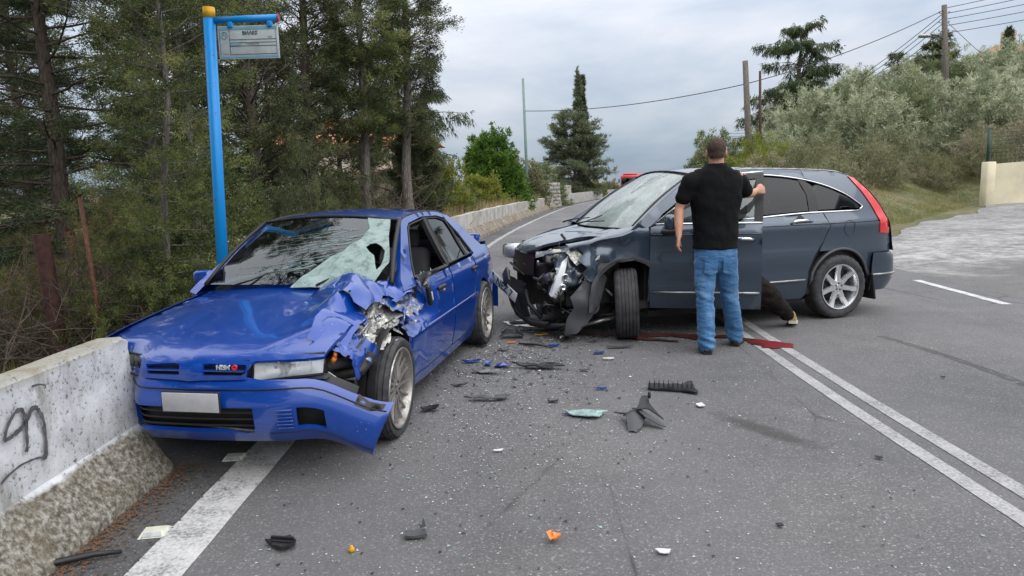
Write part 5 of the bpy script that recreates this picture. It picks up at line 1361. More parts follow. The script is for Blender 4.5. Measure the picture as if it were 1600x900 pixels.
    xr = sm([.2, .45, .69, .72, .95, 1.1, 1.3, 1.5, 1.64], [-2.12, -2.28, -2.25, -2.17, -2.13, -2.05, -1.92, -1.73, -1.52])
    def tail(y, z): return (xr(z)-.05*(1-(y/.7)**2)+.0, y*1.0, z)
    MB().grid(lambda u, v: (lambda z: tail((2*u-1)*(prof(z)*plan(max(-2.08, xr(z)+.05))+.0), z))(.72+.92*v), 12, 16, flip=True).build('tailgate', M['slate'], car)
    MB().grid(lambda u, v: (lambda z: tuple(Vector(tail((2*u-1)*(.60-.10*v), z))-Vector((.012, 0, 0))))(1.17+.38*v), 10, 8, flip=True).build('rear_screen', M['tint'], car)
    def rb(u, z):
        a = (2*u-1)*PI/2; s_ = 1 if a > 0 else -1; c_ = abs(math.sin(a)); w_ = prof(min(z, .7))*.985+.002
        x = -1.74-(.50+ (-2.24-xr(z))*1.0)*max(0, math.cos(a))**.62
        return (x, s_*w_*(c_**.42 if c_ > 0 else 0), z)
    b = MB().grid(lambda u, v: rb(u, .28+.44*v), 36, 10, mi=0, flip=True); b.build('rear_bumper', M['slate'], car)
    b = MB(); b.tube([rb(u, .47) for u in np.linspace(0.0, 1, 40)], .013, 6); b.build('bumper_moulding', M['steel'], car)
    # ---- wheels
    wheel(car, (-1.29, .80, .362), .362, .255, .225, 7, 'star', M['rim'], 1, 0, 0, .25)
    wheel(car, (-1.29, -.80, .362), .362, .255, .225, 7, 'star', M['rim'], -1)
    wheel(car, (1.33, -.80, .362), .362, .255, .225, 7, 'star', M['rim'], -1)
    wheel(car, (1.32, .80, .362), .365, .255, .235, 7, 'star', M['rim'], 1, R(66), R(2), .2, 'front wheel wrenched sideways so its tread faces out')
    # ---- liners, floor, wreckage of the nose
    ub = MB(); ub.box((-.3, 0, .26), (2.9, 1.3, .10)); ub.box((-1.9, 0, .42), (.4, 1.3, .3)); ub.box((1.05, 0, .70), (.12, 1.6, .75)); ub.box((.1, 0, .34), (2.2, 1.68, .08)); ub.box((-1.29, 0, .36), (.12, 1.5, .10)); ub.box((-.5, .4, .22), (1.2, .25, .1))
    for xc, s_ in ((-1.29, 1), (-1.29, -1), (1.33, -1)):
        ub.grid(lambda u, v: (xc+.43*math.cos(u*PI), s_*(.52+.35*v), .38+.43*math.sin(u*PI)), 14, 2); ub.grid(lambda u, v: (xc+.43*v*math.cos(u*PI), s_*.54, .38+.43*v*math.sin(u*PI)), 14, 2)
    ub.build('underbody', M['black'], car)
    ln = MB(); crumple(ln, lambda u, v: (1.33+.44*math.cos(R(-5+165*u)), .50+.40*v, .40+.43*math.sin(R(-5+165*u))), 14, 4, .016, 7, 5, 0, 0); ln.build('wheel_arch_liner', M['black'], car)
    ln = MB(); crumple(ln, lambda u, v: (1.335+(.40+.05*v)*math.cos(R(-14+150*u)), .895+.012*math.sin(u*9), .41+(.395+.05*v)*math.sin(R(-14+150*u))), 16, 2, .012, 7, 15, 0, 0); ln.build('arch_flare', M['dgrey'], car)
    ln = MB(); crumple(ln, lambda u, v: (1.80-.62*u+.01*v, .875-.03*v, .625+.215*math.sin(u*PI*.62)+.055*v), 12, 2, .012, 8, 25, 0, 0); ln.build('bent_flare_strip', M['black'], car)
    # hanging flap of the bumper corner
    flap = [(2.02, .10), (2.0, .25), (1.93, .36), (1.97, .48), (1.84, .60), (1.74, .69), (1.60, .71), (1.52, .64), (1.60, .50), (1.64, .36), (1.76, .21), (1.90, .10)]
    def ff(x, z): return (x, .80+.10*math.sin((x-1.5)*4)-.16*abs(z-.46)+.03*noise.noise(Vector((x*6, z*6, 0))), z)
    panel(MB(), flap, ff, .04, .012, flip=True).build('torn_bumper_corner', M['dgrey'], car)
    fp = MB(); crumple(fp, patch((2.05, .62, .84), (1.72, .72, .92), (2.0, .70, .50), (1.72, .80, .64)), 7, 7, .035, 6, 44, 0, .3); fp.build('folded_wing_skin', M['slate_torn'], car)
    fp = MB(); crumple(fp, patch((1.95, .70, .92), (1.66, .80, .98), (1.90, .78, .80), (1.66, .86, .84)), 6, 5, .03, 8, 46, 0, .25); fp.build('torn_wing_metal', M['bare'], car)
    # left headlight knocked out and hanging at a slant
    hl = [(1.84, .90), (1.80, .87), (1.86, .70), (1.93, .52), (2.02, .44), (2.08, .47), (2.03, .66), (1.95, .82)]
    h = panel(MB(), hl, lambda x, z: (x+.02, .66+.05*math.sin((z-.44)*7), z), .03, .05, flip=True).build('broken_headlight', M['reflector'], car)
    hb = MB(); 
    for x, z, r in ((1.95, .66, .035), (1.98, .56, .03)): hb.lathe([(.70, r), (.725, r+.006), (.726, r-.008), (.69, 0)], 14, c=(x, 0, z))
    hb.build('lamp_bowl', M['chrome'], h)
    # far headlight, grille, remains of the bumper
    fh = MB(); fh.rbox((2.03, -.66, .83), (.22, .26, .17), .06, 3, rot=Matrix.Rotation(R(20), 3, 'Z')); far = fh.build('headlight', M['reflector'], car)
    fh = MB(); fh.rbox((2.06, -.655, .83), (.21, .27, .18), .06, 3, rot=Matrix.Rotation(R(20), 3, 'Z')); fh.build('lens', M['clear'], far)
    gp = MB(); gp.grid(lambda u, v: (2.10+.04*math.sin(u*PI)-.02*v, -.60+.75*u, .62+.24*v), 10, 4, mi=0)
    for k in range(3): gp.rbox((2.125-.012*k, -.34+.06*k, .655+.075*k), (.03, .55-.08*k, .018), .006, mi=1, rot=Matrix.Rotation(R(-9+8*k), 3, 'X'))
    gp.build('grille', [M['black'], M['dgrey']], car)
    bm_ = MB()
    def fb(u, v): 
        y = -.84+1.15*u; return (2.28-.16*(y/.8)**2-.08*abs(v-.6), y, .20+.38*v)
    crumple(bm_, fb, 12, 5, .022, 4, 51, 0, .22); bm_.build('front_bumper', M['black'], car)
    lb = MB(); lb.tube([(2.14, -.55, .42), (2.22, -.30, .34), (2.24, .0, .20), (2.18, .30, .14), (2.02, .52, .13), (1.86, .66, .15)], [.03, .035, .035, .04, .035, .03], 7); lb.tube([(2.26, -.35, .56), (2.28, -.22, .40), (2.22, -.05, .22)], .022, 6)
    lb.tube([(2.18, .10, .46), (2.20, .26, .34), (2.10, .38, .20)], .026, 6)
    lb.build('broken_bumper_bar', M['black'], car)
    fg = MB(); fg.lathe([(2.13, .0), (2.135, .035), (2.16, .050), (2.17, .052), (2.11, .060)], 18, axis='x', c=(0, .26, .27)); fg.rbox((2.09, .26, .27), (.08, .13, .13), .02, mi=1); fg.build('fog_lamp', [M['lamp_white'], M['black']], car)
    # engine bay
    eb = MB(); rnd = random.Random(7)
    eb.box((1.62, .0, .60), (.60, 1.30, .50)); eb.box((1.98, -.1, .50), (.14, 1.0, .55)); eb.box((1.95, -.1, .82), (.10, 1.1, .06), mi=2); eb.box((1.55, -.05, .86), (.75, .9, .16))
    eb.rbox((1.90, .36, .845), (.17, .17, .15), .03, mi=1); eb.rbox((1.98, .42, .60), (.12, .14, .11), .02, mi=1); eb.rbox((1.86, .50, .70), (.24, .2, .2), .04, mi=0)
    eb.lathe([(.54, .0), (.54, .10), (.60, .115), (.60, .09), (.56, .0)], 18, c=(1.98, 0, .50), mi=3)
    for k in range(44):
        p = Vector((rnd.uniform(1.75, 2.10), rnd.uniform(.28, .68), rnd.uniform(.22, .92))); q = p+Vector((rnd.uniform(-.15, .15), rnd.uniform(-.1, .18), rnd.uniform(-.2, .2))); m_ = (p+q)/2+Vector((rnd.uniform(-.05, .05), .05, rnd.uniform(-.05, .05)))
        eb.tube([p, m_, q], rnd.uniform(.004, .018), 6, mi=rnd.choice((0, 0, 0, 3, 2)))
    for k in range(16):
        p = (rnd.uniform(1.75, 2.08), rnd.uniform(.32, .6), rnd.uniform(.25, .88)); eb.rbox(p, (rnd.uniform(.04, .14), rnd.uniform(.04, .12), rnd.uniform(.03, .12)), .01, 1, rot=Matrix.Rotation(rnd.uniform(-1, 1), 3, Vector((1, rnd.random(), rnd.random())).normalized()), mi=rnd.choice((0, 0, 0, 2, 3, 4)))
    eb.tube([(1.80, .66, .92), (1.92, .55, .90), (2.04, .36, .86)], .012, 6, mi=2); eb.tube([(1.72, .80, .93), (1.86, .62, .74), (2.0, .55, .60)], .014, 6, mi=0)
    eb.build('engine_bay', [M['grime'], M['white_pl'], M['steel'], M['dgrey'], M['lamp_white']], car)
    su = MB(); su.tube([(1.30, .45, .25), (1.36, .72, .26)], .03, 8); su.tube([(1.62, .50, .20), (1.40, .74, .24)], .022, 7); su.tube([(1.80, .62, .12), (1.42, .78, .22)], .02, 7, mi=1); su.tube([(1.45, .50, .30), (1.45, .52, .85)], .05, 10); su.tube([(1.52, .55, .56), (1.44, .74, .44)], .016, 6, mi=1); su.lathe([(.60, 0), (.60, .085), (.62, .085), (.62, 0)], 20, c=(1.62, 0, .32), mi=2); su.box((1.6, .3, .3), (.5, .5, .25))
    su.build('broken_suspension', [M['grime'], M['steel'], M['white_pl']], car)
    ps = MB(); 
    for k in range(9):
        p = (rnd.uniform(1.6, 2.2), rnd.uniform(.35, .85), rnd.uniform(.03, .14)); crumple(ps, patch(p, (p[0]+.12, p[1]+.03, p[2]), (p[0]+.02, p[1]+.1, p[2]+.06), (p[0]+.13, p[1]+.12, p[2]+.02)), 2, 2, .03, 9, 60+k, rnd.choice((0, 0, 1)), .1, sub=2)
    ps.build('hanging_scraps', [M['black'], M['bare']], car)['kind'] = 'stuff'
    # number plate hanging by one screw
    Mp = Matrix.Translation((2.38, -.06, .50)) @ Matrix.Rotation(R(20), 4, 'Z') @ Matrix.Rotation(R(-26), 4, 'X')
    pl = MB().rbox((0, 0, 0), (.006, .50, .112), .002); pl.box((.004, -.228, 0), (.003, .042, .110), mi=1)
    po = pl.build('number_plate', [M['plate'], M['eu_blue']], car); po.matrix_local = Mp
    textmesh('NEZ 7', .115, .001, Matrix.Translation((.005, .02, -.003)) @ Matrix(((0, 0, 1, 0), (1, 0, 0, 0), (0, 1, 0, 0), (0, 0, 0, 1))), M['ink'], 'plate_lettering', po, bold=.002)
    ph = MB(); ph.rbox((2.37, .02, .615), (.03, .20, .16), .03, 2, rot=Matrix.Rotation(R(30), 3, 'X')); ph.build('plate_bracket', M['dgrey'], car)
    # ---- cabin
    cb = MB(); cb.rbox((1.02, 0, 1.03), (.42, 1.45, .2), .06, 3); cb.box((-.02, -.80, .75), (2.0, .05, .85)); cb.box((-.95, .80, .75), (1.4, .05, .80)); cb.box((-1.75, 0, 1.0), (.5, 1.4, .05)); cb.box((-.045, .80, 1.1), (.09, .07, 1.0))
    cb.build('dashboard', M['black'], car)
    sw = MB(); sw.lathe([(0, .175), (.014, .19), (0, .205), (-.014, .19)], 26, axis='x', closed=True); sw.rbox((0, 0, 0), (.04, .14, .1), .02); sw.box((0, 0, 0), (.015, .36, .025))
    so = sw.build('steering_wheel', M['black'], car); so.location = (.76, .38, 1.05); so.rotation_euler = (0, R(-26), 0)
    for (x, y, wd) in ((.05, .40, .52), (.05, -.40, .52), (-.85, 0, 1.3)):
        s = MB(); s.rbox((x+.15, y, .66), (.52, wd, .18), .06, 3); s.rbox((x-.18, y, 1.0), (.15, wd-.03, .6), .06, 3, rot=Matrix.Rotation(R(-14), 3, 'Y')); so = s.build('seat', M['seat'], car)
        for yy in ([y] if wd < 1 else [y-.36, y+.36]): MB().rbox((x-.28, yy, 1.38), (.10, .27, .18), .045, 3).build('headrest', M['seat'], so)
    return car
build_suv()
# ------------------------------------------------------------------ people
def remeshed(mb, name, mat, parent, voxel=.008, smooth=4, disp=None, cut=None):
    me = bpy.data.meshes.new(name); me.from_pydata([tuple(p) for p in mb.v], [], mb.f); me.update()
    tmp = bpy.data.objects.new(name, me); COL.objects.link(tmp)
    md = tmp.modifiers.new('r', 'REMESH'); md.mode = 'VOXEL'; md.voxel_size = voxel
    if smooth:
        s = tmp.modifiers.new('s', 'SMOOTH'); s.factor = .5; s.iterations = smooth
    dg = bpy.context.evaluated_depsgraph_get(); out = bpy.data.meshes.new_from_object(tmp.evaluated_get(dg))
    COL.objects.unlink(tmp); bpy.data.objects.remove(tmp); bpy.data.meshes.remove(me)
    n = len(out.vertices)
    if disp:
        for v in out.vertices:
            d = disp(v.co, v.normal)
            if d: v.co = v.co+v.normal*d
    if cut:
        bm = bmesh.new(); bm.from_mesh(out)
        bmesh.ops.delete(bm, geom=[f for f in bm.faces if cut(f.calc_center_median())], context='FACES'); bm.to_mesh(out); bm.free()
    out.name = name; out.materials.clear(); out.materials.append(mat)
    for p in out.polygons: p.use_smooth = True
    return link(name, out, parent)
def ell(mb, c, r, n=16, rot=None):
    vs = []; fs = []; m = n//2
    for i in range(m+1):
        t = PI*i/m
        for k in range(n):
            a = 2*PI*k/n; p = Vector((r[0]*math.sin(t)*math.cos(a), r[1]*math.sin(t)*math.sin(a), r[2]*math.cos(t)))
            if rot: p = rot @ p
            vs.append(p+Vector(c))
    for i in range(m):
        for k in range(n): fs.append((i*n+k, (i+1)*n+k, (i+1)*n+(k+1) % n, i*n+(k+1) % n))
    return mb.add(vs, fs)
def limb(mb, pts, rad, n=14, flat=None):
    # tapered limb, elliptical where flat gives a (front-back, side) ratio; rounded ends
    pts = [Vector(p) for p in pts]
    P = []; Rr = []
    for i in range(len(pts)-1):
        for k in range(6):
            t = k/6; s = t*t*(3-2*t); P.append(pts[i].lerp(pts[i+1], t)); Rr.append(rad[i]*(1-s)+rad[i+1]*s)
    P.append(pts[-1]); Rr.append(rad[-1])
    mb.tube(P, Rr, n); ell(mb, P[0], (Rr[0],)*3, 12); ell(mb, P[-1], (Rr[-1],)*3, 12)
    return mb
def torso(mb, rings, n=24):
    # rings: (centre, half width vector, half depth vector)
    vs = []; fs = []
    for c, w, d in rings:
        for k in range(n):
            a = 2*PI*k/n; ca, sa = math.cos(a), math.sin(a)
            vs.append(Vector(c)+Vector(w)*(abs(ca)**.85*(1 if ca > 0 else -1))+Vector(d)*(abs(sa)**.85*(1 if sa > 0 else -1)))
    m = len(rings)
    for i in range(m-1):
        for k in range(n): fs.append((i*n+k, i*n+(k+1) % n, (i+1)*n+(k+1) % n, (i+1)*n+k))
    fs.append(tuple(range(n))[::-1]); fs.append(tuple((m-1)*n+k for k in range(n)))
    return mb.add(vs, fs)
def hand(mb, wrist, d, palm_n, side, curl=.5, s=1.0):
    # palm and five separate fingers; d = along the hand, palm_n = out of the palm, side = towards the thumb
    d, pn, sd_ = Vector(d).normalized(), Vector(palm_n).normalized(), Vector(side).normalized(); w = Vector(wrist)
    for k in range(5):
        t = k/4; c = w+d*(.015+.075*t)*s; ell(mb, c, (.026*s+.012*t*s,)*3 if False else (.02*s, .02*s, .02*s), 8)
    for q in (-1.15, -.4, .4, 1.15):
        limb(mb, [w+sd_*q*.012*s, w+d*.088*s+sd_*q*.027*s], [.017*s, .0135*s], 8)
    L = (.068, .078, .072, .056); off = (1.15, .40, -.40, -1.15)
    for k in range(4):
        b = w+d*.085*s+sd_*off[k]*.028*s; c1 = curl*(.75+.12*k); dd = (d*math.cos(c1*.6)+pn*math.sin(c1*.6)); p1 = b+dd*L[k]*.45*s
        d2 = (d*math.cos(c1*1.5)+pn*math.sin(c1*1.5)); p2 = p1+d2*L[k]*.32*s; d3 = (d*math.cos(c1*2.2)+pn*math.sin(c1*2.2)); p3 = p2+d3*L[k]*.24*s
        limb(mb, [b, p1, p2, p3], [.0105*s, .0098*s, .0090*s, .0078*s], 8)
    b = w+d*.025*s+sd_*.022*s; p1 = b+(d*.6+sd_*.75+pn*.25).normalized()*.042*s; p2 = p1+(d*.85+sd_*.35+pn*.35).normalized()*.032*s; p3 = p2+(d*.95+sd_*.05+pn*.4).normalized()*.024*s
    limb(mb, [b, p1, p2, p3], [.016*s, .0125*s, .0108*s, .009*s], 8)
def head(mb, c, fwd, s=1.0):
    # skull, jaw, nose, brow, ears; fwd is where the face looks (unit, level)
    c = Vector(c); f = Vector(fwd).normalized(); r = f.cross(Vector((0, 0, 1))).normalized(); Mr = Matrix((r, f, r.cross(f))).transposed()
    P = lambda x, y, z: c+Mr @ Vector((x, y, z))*s
    ell(mb, P(0, -.008, .035), (.078*s, .098*s, .088*s), 20, Mr); ell(mb, P(0, .012, -.03), (.066*s, .080*s, .085*s), 18, Mr); ell(mb, P(0, .055, -.085), (.030*s, .028*s, .026*s), 12, Mr)
    limb(mb, [P(0, .088, .008), P(0, .112, -.030)], [.010*s, .016*s], 8); limb(mb, [P(-.035, .078, .022), P(.035, .078, .022)], [.014*s, .014*s], 8)
    limb(mb, [P(-.020, .082, -.066), P(.020, .082, -.066)], [.009*s, .009*s], 8)
    for q in (-1, 1): ell(mb, P(q*.082, -.006, -.008), (.010*s, .020*s, .034*s), 10, Mr); ell(mb, P(q*.028, .078, .0), (.013*s, .011*s, .010*s), 8, Mr)
    return Mr, P
def shoe(name, mats, parent, ankle, toe, sole_h=.03, lift=0.0, up=.11):
    # shoe from heel to toe with a separate sole; lift raises the heel
    a, t = Vector(ankle), Vector(toe); d = t-a; d.z = 0; L = d.length; d.normalize(); s = Vector((-d.y, d.x, 0))
    heel = a-d*.065; tilt = lambda x: lift*(1-x)
    def pt(x, y, z):
        p = heel+d*(x*(L+.065))+s*y; p.z = t.z+z+tilt(x); return p
    wd = sm([0, .15, .4, .72, .9, 1.0], [.030, .038, .036, .050, .042, .016])
    hh = sm([0, .2, .38, .6, .85, 1.0], [up*.8, up, up*.86, .075, .058, .03])
    mb = MB(); N = 16; vs = []; n = 14
    for i in range(N+1):
        x = i/N
        for k in range(n):
            q = PI*k/(n-1); vs.append(pt(x, wd(x)*math.cos(q)*1.0, sole_h*.8+hh(x)*max(0, math.sin(q))**.75))
    fs = [(i*n+k, i*n+k+1, (i+1)*n+k+1, (i+1)*n+k) for i in range(N) for k in range(n-1)]
    fs += [tuple(range(n)), tuple(N*n+k for k in range(n))[::-1]]
    mb.add(vs, fs, 0, True)
    o = mb.build(name, mats[0], parent, fixn=True)
    mb = MB(); vs = []
    for i in range(N+1):
        x = i/N; w = wd(x)+.006
        vs += [pt(x, w, 0), pt(x, w+.002, sole_h), pt(x, -w-.002, sole_h), pt(x, -w, 0)]
    fs = [(i*4+k, i*4+(k+1) % 4, (i+1)*4+(k+1) % 4, (i+1)*4+k) for i in range(N) for k in range(4)]+[(0, 1, 2, 3), (N*4+3, N*4+2, N*4+1, N*4)]
    mb.add(vs, fs, 0, False); mb.build('sole', mats[1], o, fixn=True)
    return o
def build_man():
    O = Vector((1.95, 6.35, 0))
    man = thing('person', 'man in black t-shirt and blue jeans seen from behind, holding the open car door', 'person', O)
    L = lambda *p: tuple(Vector(p)-O)
    fwd = (.18, .98, 0); rt = Vector((.98, -.10, 0)); bk = Vector((.10, .98, 0))
    b = MB()
    Mr, P = head(b, L(1.888, 6.375, 1.836), fwd, 1.07)
    limb(b, [L(1.888, 6.37, 1.77), L(1.89, 6.38, 1.66)], [.068, .078])
    torso(b, [(L(1.89, 6.38, 1.68), rt*.09, bk*.07), (L(1.89, 6.38, 1.62), rt*.20, bk*.10), (L(1.895, 6.39, 1.42), rt*.195, bk*.12), (L(1.895, 6.39, 1.22), rt*.175, bk*.115), (L(1.90, 6.39, 1.05), rt*.165, bk*.11), (L(1.90, 6.385, .92), rt*.175, bk*.12), (L(1.90, 6.385, .84), rt*.13, bk*.10)])
    sh_l, sh_r = (1.69, 6.37, 1.625), (2.09, 6.40, 1.61)
    el_l, el_r = (1.560, 6.39, 1.345), (2.245, 6.60, 1.455)
    wr_l, wr_r = (1.535, 6.30, 1.095), (2.385, 6.735, 1.475)
    limb(b, [L(*sh_l), L(*el_l), L(1.545, 6.35, 1.225), L(*wr_l)], [.058, .044, .043, .029]); limb(b, [L(*sh_r), L(*el_r), L(2.31, 6.66, 1.455), L(*wr_r)], [.058, .044, .041, .029])
    hand(b, L(*wr_l), (-.10, -.06, -1), (.75, .35, 0), (.25, .95, 0), .55, 1.02)
    hand(b, L(*wr_r), (.85, .45, .12), (.25, .75, -.45), (-.2, .15, .95), 1.0, 1.0)
    for s_, pts in ((0, [(1.80, 6.375, .90), (1.79, 6.33, .50), (1.795, 6.27, .10)]), (1, [(1.995, 6.39, .90), (2.055, 6.455, .50), (2.155, 6.56, .10)])):
        limb(b, [L(*p) for p in pts], [.080, .055, .04])
        p = Vector(pts[-1]); limb(b, [L(*p), L(p.x+(-.01 if s_ == 0 else .03), p.y+.12, .05)], [.035, .03])
    remeshed(b, 'body', M['skin'], man, .0085, 2)
    h = MB(); ell(h, P(0, -.014, .036), (.0800*1.07, .0962*1.07, .0888*1.07), 24, Mr); ell(h, P(0, -.040, -.010), (.070, .068, .075), 18, Mr)
    Pi = Mr.transposed(); hc = Vector(P(0, 0, 0))
    def hcut(q):
        l = Pi @ (Vector(q)-hc); return l.z < -.052 or (l.y > .015 and l.z < .030+.5*(l.y-.015)) or (abs(l.x) > .062 and -.03 < l.y <= .015 and l.z < .012)
    remeshed(h, 'hair', M['hair'], man, .009, 1, disp=lambda c, n: .0015*noise.noise(c*90), cut=hcut)
    # t-shirt
    t = MB()
    torso(t, [(L(1.89, 6.378, 1.738), rt*.086, bk*.080), (L(1.89, 6.38, 1.705), rt*.125, bk*.095), (L(1.892, 6.385, 1.660), rt*.205, bk*.118), (L(1.893, 6.388, 1.60), rt*.238, bk*.134), (L(1.893, 6.39, 1.45), rt*.236, bk*.150), (L(1.893, 6.39, 1.30), rt*.220, bk*.150), (L(1.895, 6.39, 1.15), rt*.206, bk*.148), (L(1.895, 6.39, 1.05), rt*.206, bk*.148), (L(1.895, 6.388, .965), rt*.216, bk*.155)])
    limb(t, [L(1.735, 6.37, 1.625), L(1.655, 6.372, 1.575), L(1.595, 6.378, 1.450)], [.075, .088, .078]); limb(t, [L(2.06, 6.40, 1.615), L(2.13, 6.45, 1.56), L(2.205, 6.54, 1.485)], [.075, .086, .076])
    def fold(c, n):
        w = noise.noise(Vector((c.x*5, c.y*5, c.z*9)))*.012+noise.noise(Vector((c.x*13+c.z*6, c.y*9, c.z*14)))*.006
        return w*(1.0 if c.z > .98 else .7)
    remeshed(t, 't_shirt', M['tee'], man, .014, 2, disp=fold)
    # jeans
    j = MB()
    torso(j, [(L(1.897, 6.388, 1.03), rt*.185, bk*.130), (L(1.897, 6.386, .96), rt*.195, bk*.142), (L(1.897, 6.382, .88), rt*.20, bk*.145), (L(1.897, 6.385, .80), rt*.17, bk*.125), (L(1.90, 6.385, .76), rt*.12, bk*.09)])
    limb(j, [L(1.805, 6.375, .86), L(1.795, 6.36, .70), L(1.787, 6.325, .50), L(1.788, 6.29, .28), L(1.790, 6.262, .075)], [.108, .100, .083, .082, .080])
    limb(j, [L(1.995, 6.39, .86), L(2.02, 6.415, .70), L(2.055, 6.45, .50), L(2.105, 6.505, .28), L(2.148, 6.548, .085)], [.108, .100, .083, .082, .080])
    def jf(c, n):
        z = c.z; k = math.exp(-((z-.50)/.10)**2)+1.1*math.exp(-((z-.14)/.10)**2)+.55*math.exp(-((z-.80)/.09)**2)+.25
        return k*(noise.noise(Vector((c.x*6, c.y*6, z*26+c.x*9)))*.013+noise.noise(Vector((c.x*16, c.y*12, z*38)))*.005)
    je = remeshed(j, 'jeans', M['denim'], man, .013, 2, disp=jf)
    for x, y in ((1.815, 6.235), (1.985, 6.235)):
        q = MB(); q.grid(lambda u, v: (lambda xx, zz: L(xx, y-.004-.010*math.sin(u*PI)+(.0 if zz > .8 else .01), zz))(x-.06+.12*u, .90-.14*v-(.02*math.sin(u*PI) if v > .9 else 0)), 6, 6)
        q.build('back_pocket', M['denim'], je)
    shoe('shoe', (M['blackshoe'], M['black']), man, L(1.790, 6.262, 0), L(1.815, 6.46, 0), .028, 0, .10)
    shoe('shoe', (M['blackshoe'], M['black']), man, L(2.150, 6.545, 0), L(2.245, 6.72, 0), .028, 0, .10)
    e_ = MB()
    for q in (-1, 1): ell(e_, P(q*.030, .086, .004), (.010, .006, .006), 8)
    e_.build('eyes', M['black'], man)
build_man()
def build_helper():
    a = R(197); c, s = math.cos(a), math.sin(a)
    O = Vector((2.20+c*.0-s*1.0, 8.18+s*.0+c*1.0, 0))
    per = thing('person', 'person in dark trousers and tan shoes half hidden behind the open car door', 'person', O, a)
    L = lambda x, y, z: (x, y-1.0, z)
    X, Y = Vector((1, 0, 0)), Vector((0, 1, 0))
    b = MB()
    head(b, L(.42, .22, 1.22), (.2, -1, 0), 1.0); limb(b, [L(.41, .30, 1.16), L(.40, .44, 1.16)], [.058, .06])
    limb(b, [L(.40, .46, 1.15), L(.30, .95, .92)], [.13, .13])
    for q in (-1, 1):
        limb(b, [L(.40+q*.17, .50, 1.16), L(.42+q*.2, .36, .95), L(.42+q*.13, .18, .88)], [.05, .04, .03]); hand(b, L(.42+q*.13, .18, .88), (0, -1, -.1), (0, 0, -1), (-q, 0, 0), .4)
    limb(b, [L(.22, .96, .86), L(.10, 1.06, .50), L(-.40, 1.02, .17)], [.08, .055, .04]); limb(b, [L(.38, .95, .86), L(.26, .98, .48), L(.04, .80, .12)], [.08, .055, .04])
    remeshed(b, 'body', M['skin'], per, .013, 2)
    h = MB(); ell(h, L(.42, .23, 1.255), (.082, .10, .088), 18); h.build('hair', M['hair'], per)
    t = MB(); torso(t, [(L(.40, .38, 1.22), X*.10, Vector((0, .0, .08))), (L(.40, .46, 1.18), X*.21, Vector((0, .05, .12))), (L(.37, .66, 1.10), X*.20, Vector((0, .05, .13))), (L(.31, .92, .98), X*.18, Vector((0, .07, .13))), (L(.29, 1.0, .92), X*.185, Vector((0, .07, .13)))])
    for q in (-1, 1): limb(t, [L(.40+q*.14, .48, 1.17), L(.41+q*.2, .38, 1.0), L(.42+q*.15, .24, .91)], [.08, .065, .05])
    remeshed(t, 'shirt', M['grey_shirt'], per, .016, 2, disp=lambda c, n: noise.noise(c*11)*.01)
    j = MB(); torso(j, [(L(.30, .98, .98), X*.17, Vector((0, .09, .10))), (L(.30, .99, .88), X*.19, Vector((0, .13, .04))), (L(.30, .98, .78), X*.17, Vector((0, .11, 0)))])
    limb(j, [L(.22, .97, .84), L(.05, 1.10, .54), L(-.14, 1.12, .40), L(-.46, 1.04, .155)], [.115, .115, .110, .088]); limb(j, [L(.38, .95, .84), L(.27, .98, .48), L(.06, .82, .13)], [.11, .095, .085])
    remeshed(j, 'trousers', M['trouser'], per, .015, 2, disp=lambda c, n: noise.noise(Vector((c.x*9, c.y*9, c.z*15)))*.022+noise.noise(c*26)*.006)
    shoe('shoe', (M['tanshoe'], M['sole']), per, L(-.53, 1.06, 0), L(-.66, .90, .0), .035, .045, .11)
    shoe('shoe', (M['tanshoe'], M['sole']), per, L(.04, .80, 0), L(-.10, .68, .0), .035, 0, .11)
build_helper()
# ------------------------------------------------------------------ vegetation
def npmesh(name, V, F, mat, parent=None):
    # V (n,3) float, F (m,k) int with one face size
    me = bpy.data.meshes.new(name); n, m, k = len(V), len(F), F.shape[1]
    me.vertices.add(n); me.vertices.foreach_set('co', np.ascontiguousarray(V, dtype=np.float32).ravel())
    me.loops.add(m*k); me.loops.foreach_set('vertex_index', np.ascontiguousarray(F, dtype=np.int32).ravel())
    me.polygons.add(m); me.polygons.foreach_set('loop_start', np.arange(0, m*k, k, dtype=np.int32)); me.polygons.foreach_set('loop_total', np.full(m, k, dtype=np.int32))
    me.materials.append(mat); me.update(calc_edges=True)
    return link(name, me, parent)
def unit(a): return a/np.maximum(1e-9, np.linalg.norm(a, axis=1, keepdims=True))
def leaf_arrays(rng, A, D, k, spread, L, W, bias=.6, droop=0.0, flatten=1.0, lat=.55):
    # k pointed leaves round every anchor A, leaning along the anchor's direction D
    k = int(k*1.3); n = len(A)*k; A_ = np.repeat(A, k, 0); D_ = np.repeat(D, k, 0)
    t = rng.random((n, 1)); off = rng.normal(size=(n, 3))*spread*lat*(1.15-.8*t); off[:, 2] *= flatten
    c = A_+off+D_*(t-.3)*spread*(1.3+1.2*(.55-lat))
    a = unit(D_*bias+unit(off)*.55+rng.normal(size=(n, 3))*.42+np.array([0, 0, -droop]))
    b = unit(np.cross(a, rng.normal(size=(n, 3))))
    l = (L*(.6+.8*rng.random((n, 1)))); w = (W*(.7+.6*rng.random((n, 1))))
    V = np.stack([c-b*w*.55, c+b*w*.55, c+a*l], 1).reshape(-1, 3)
    F = np.arange(n*3).reshape(-1, 3)
    return V, F
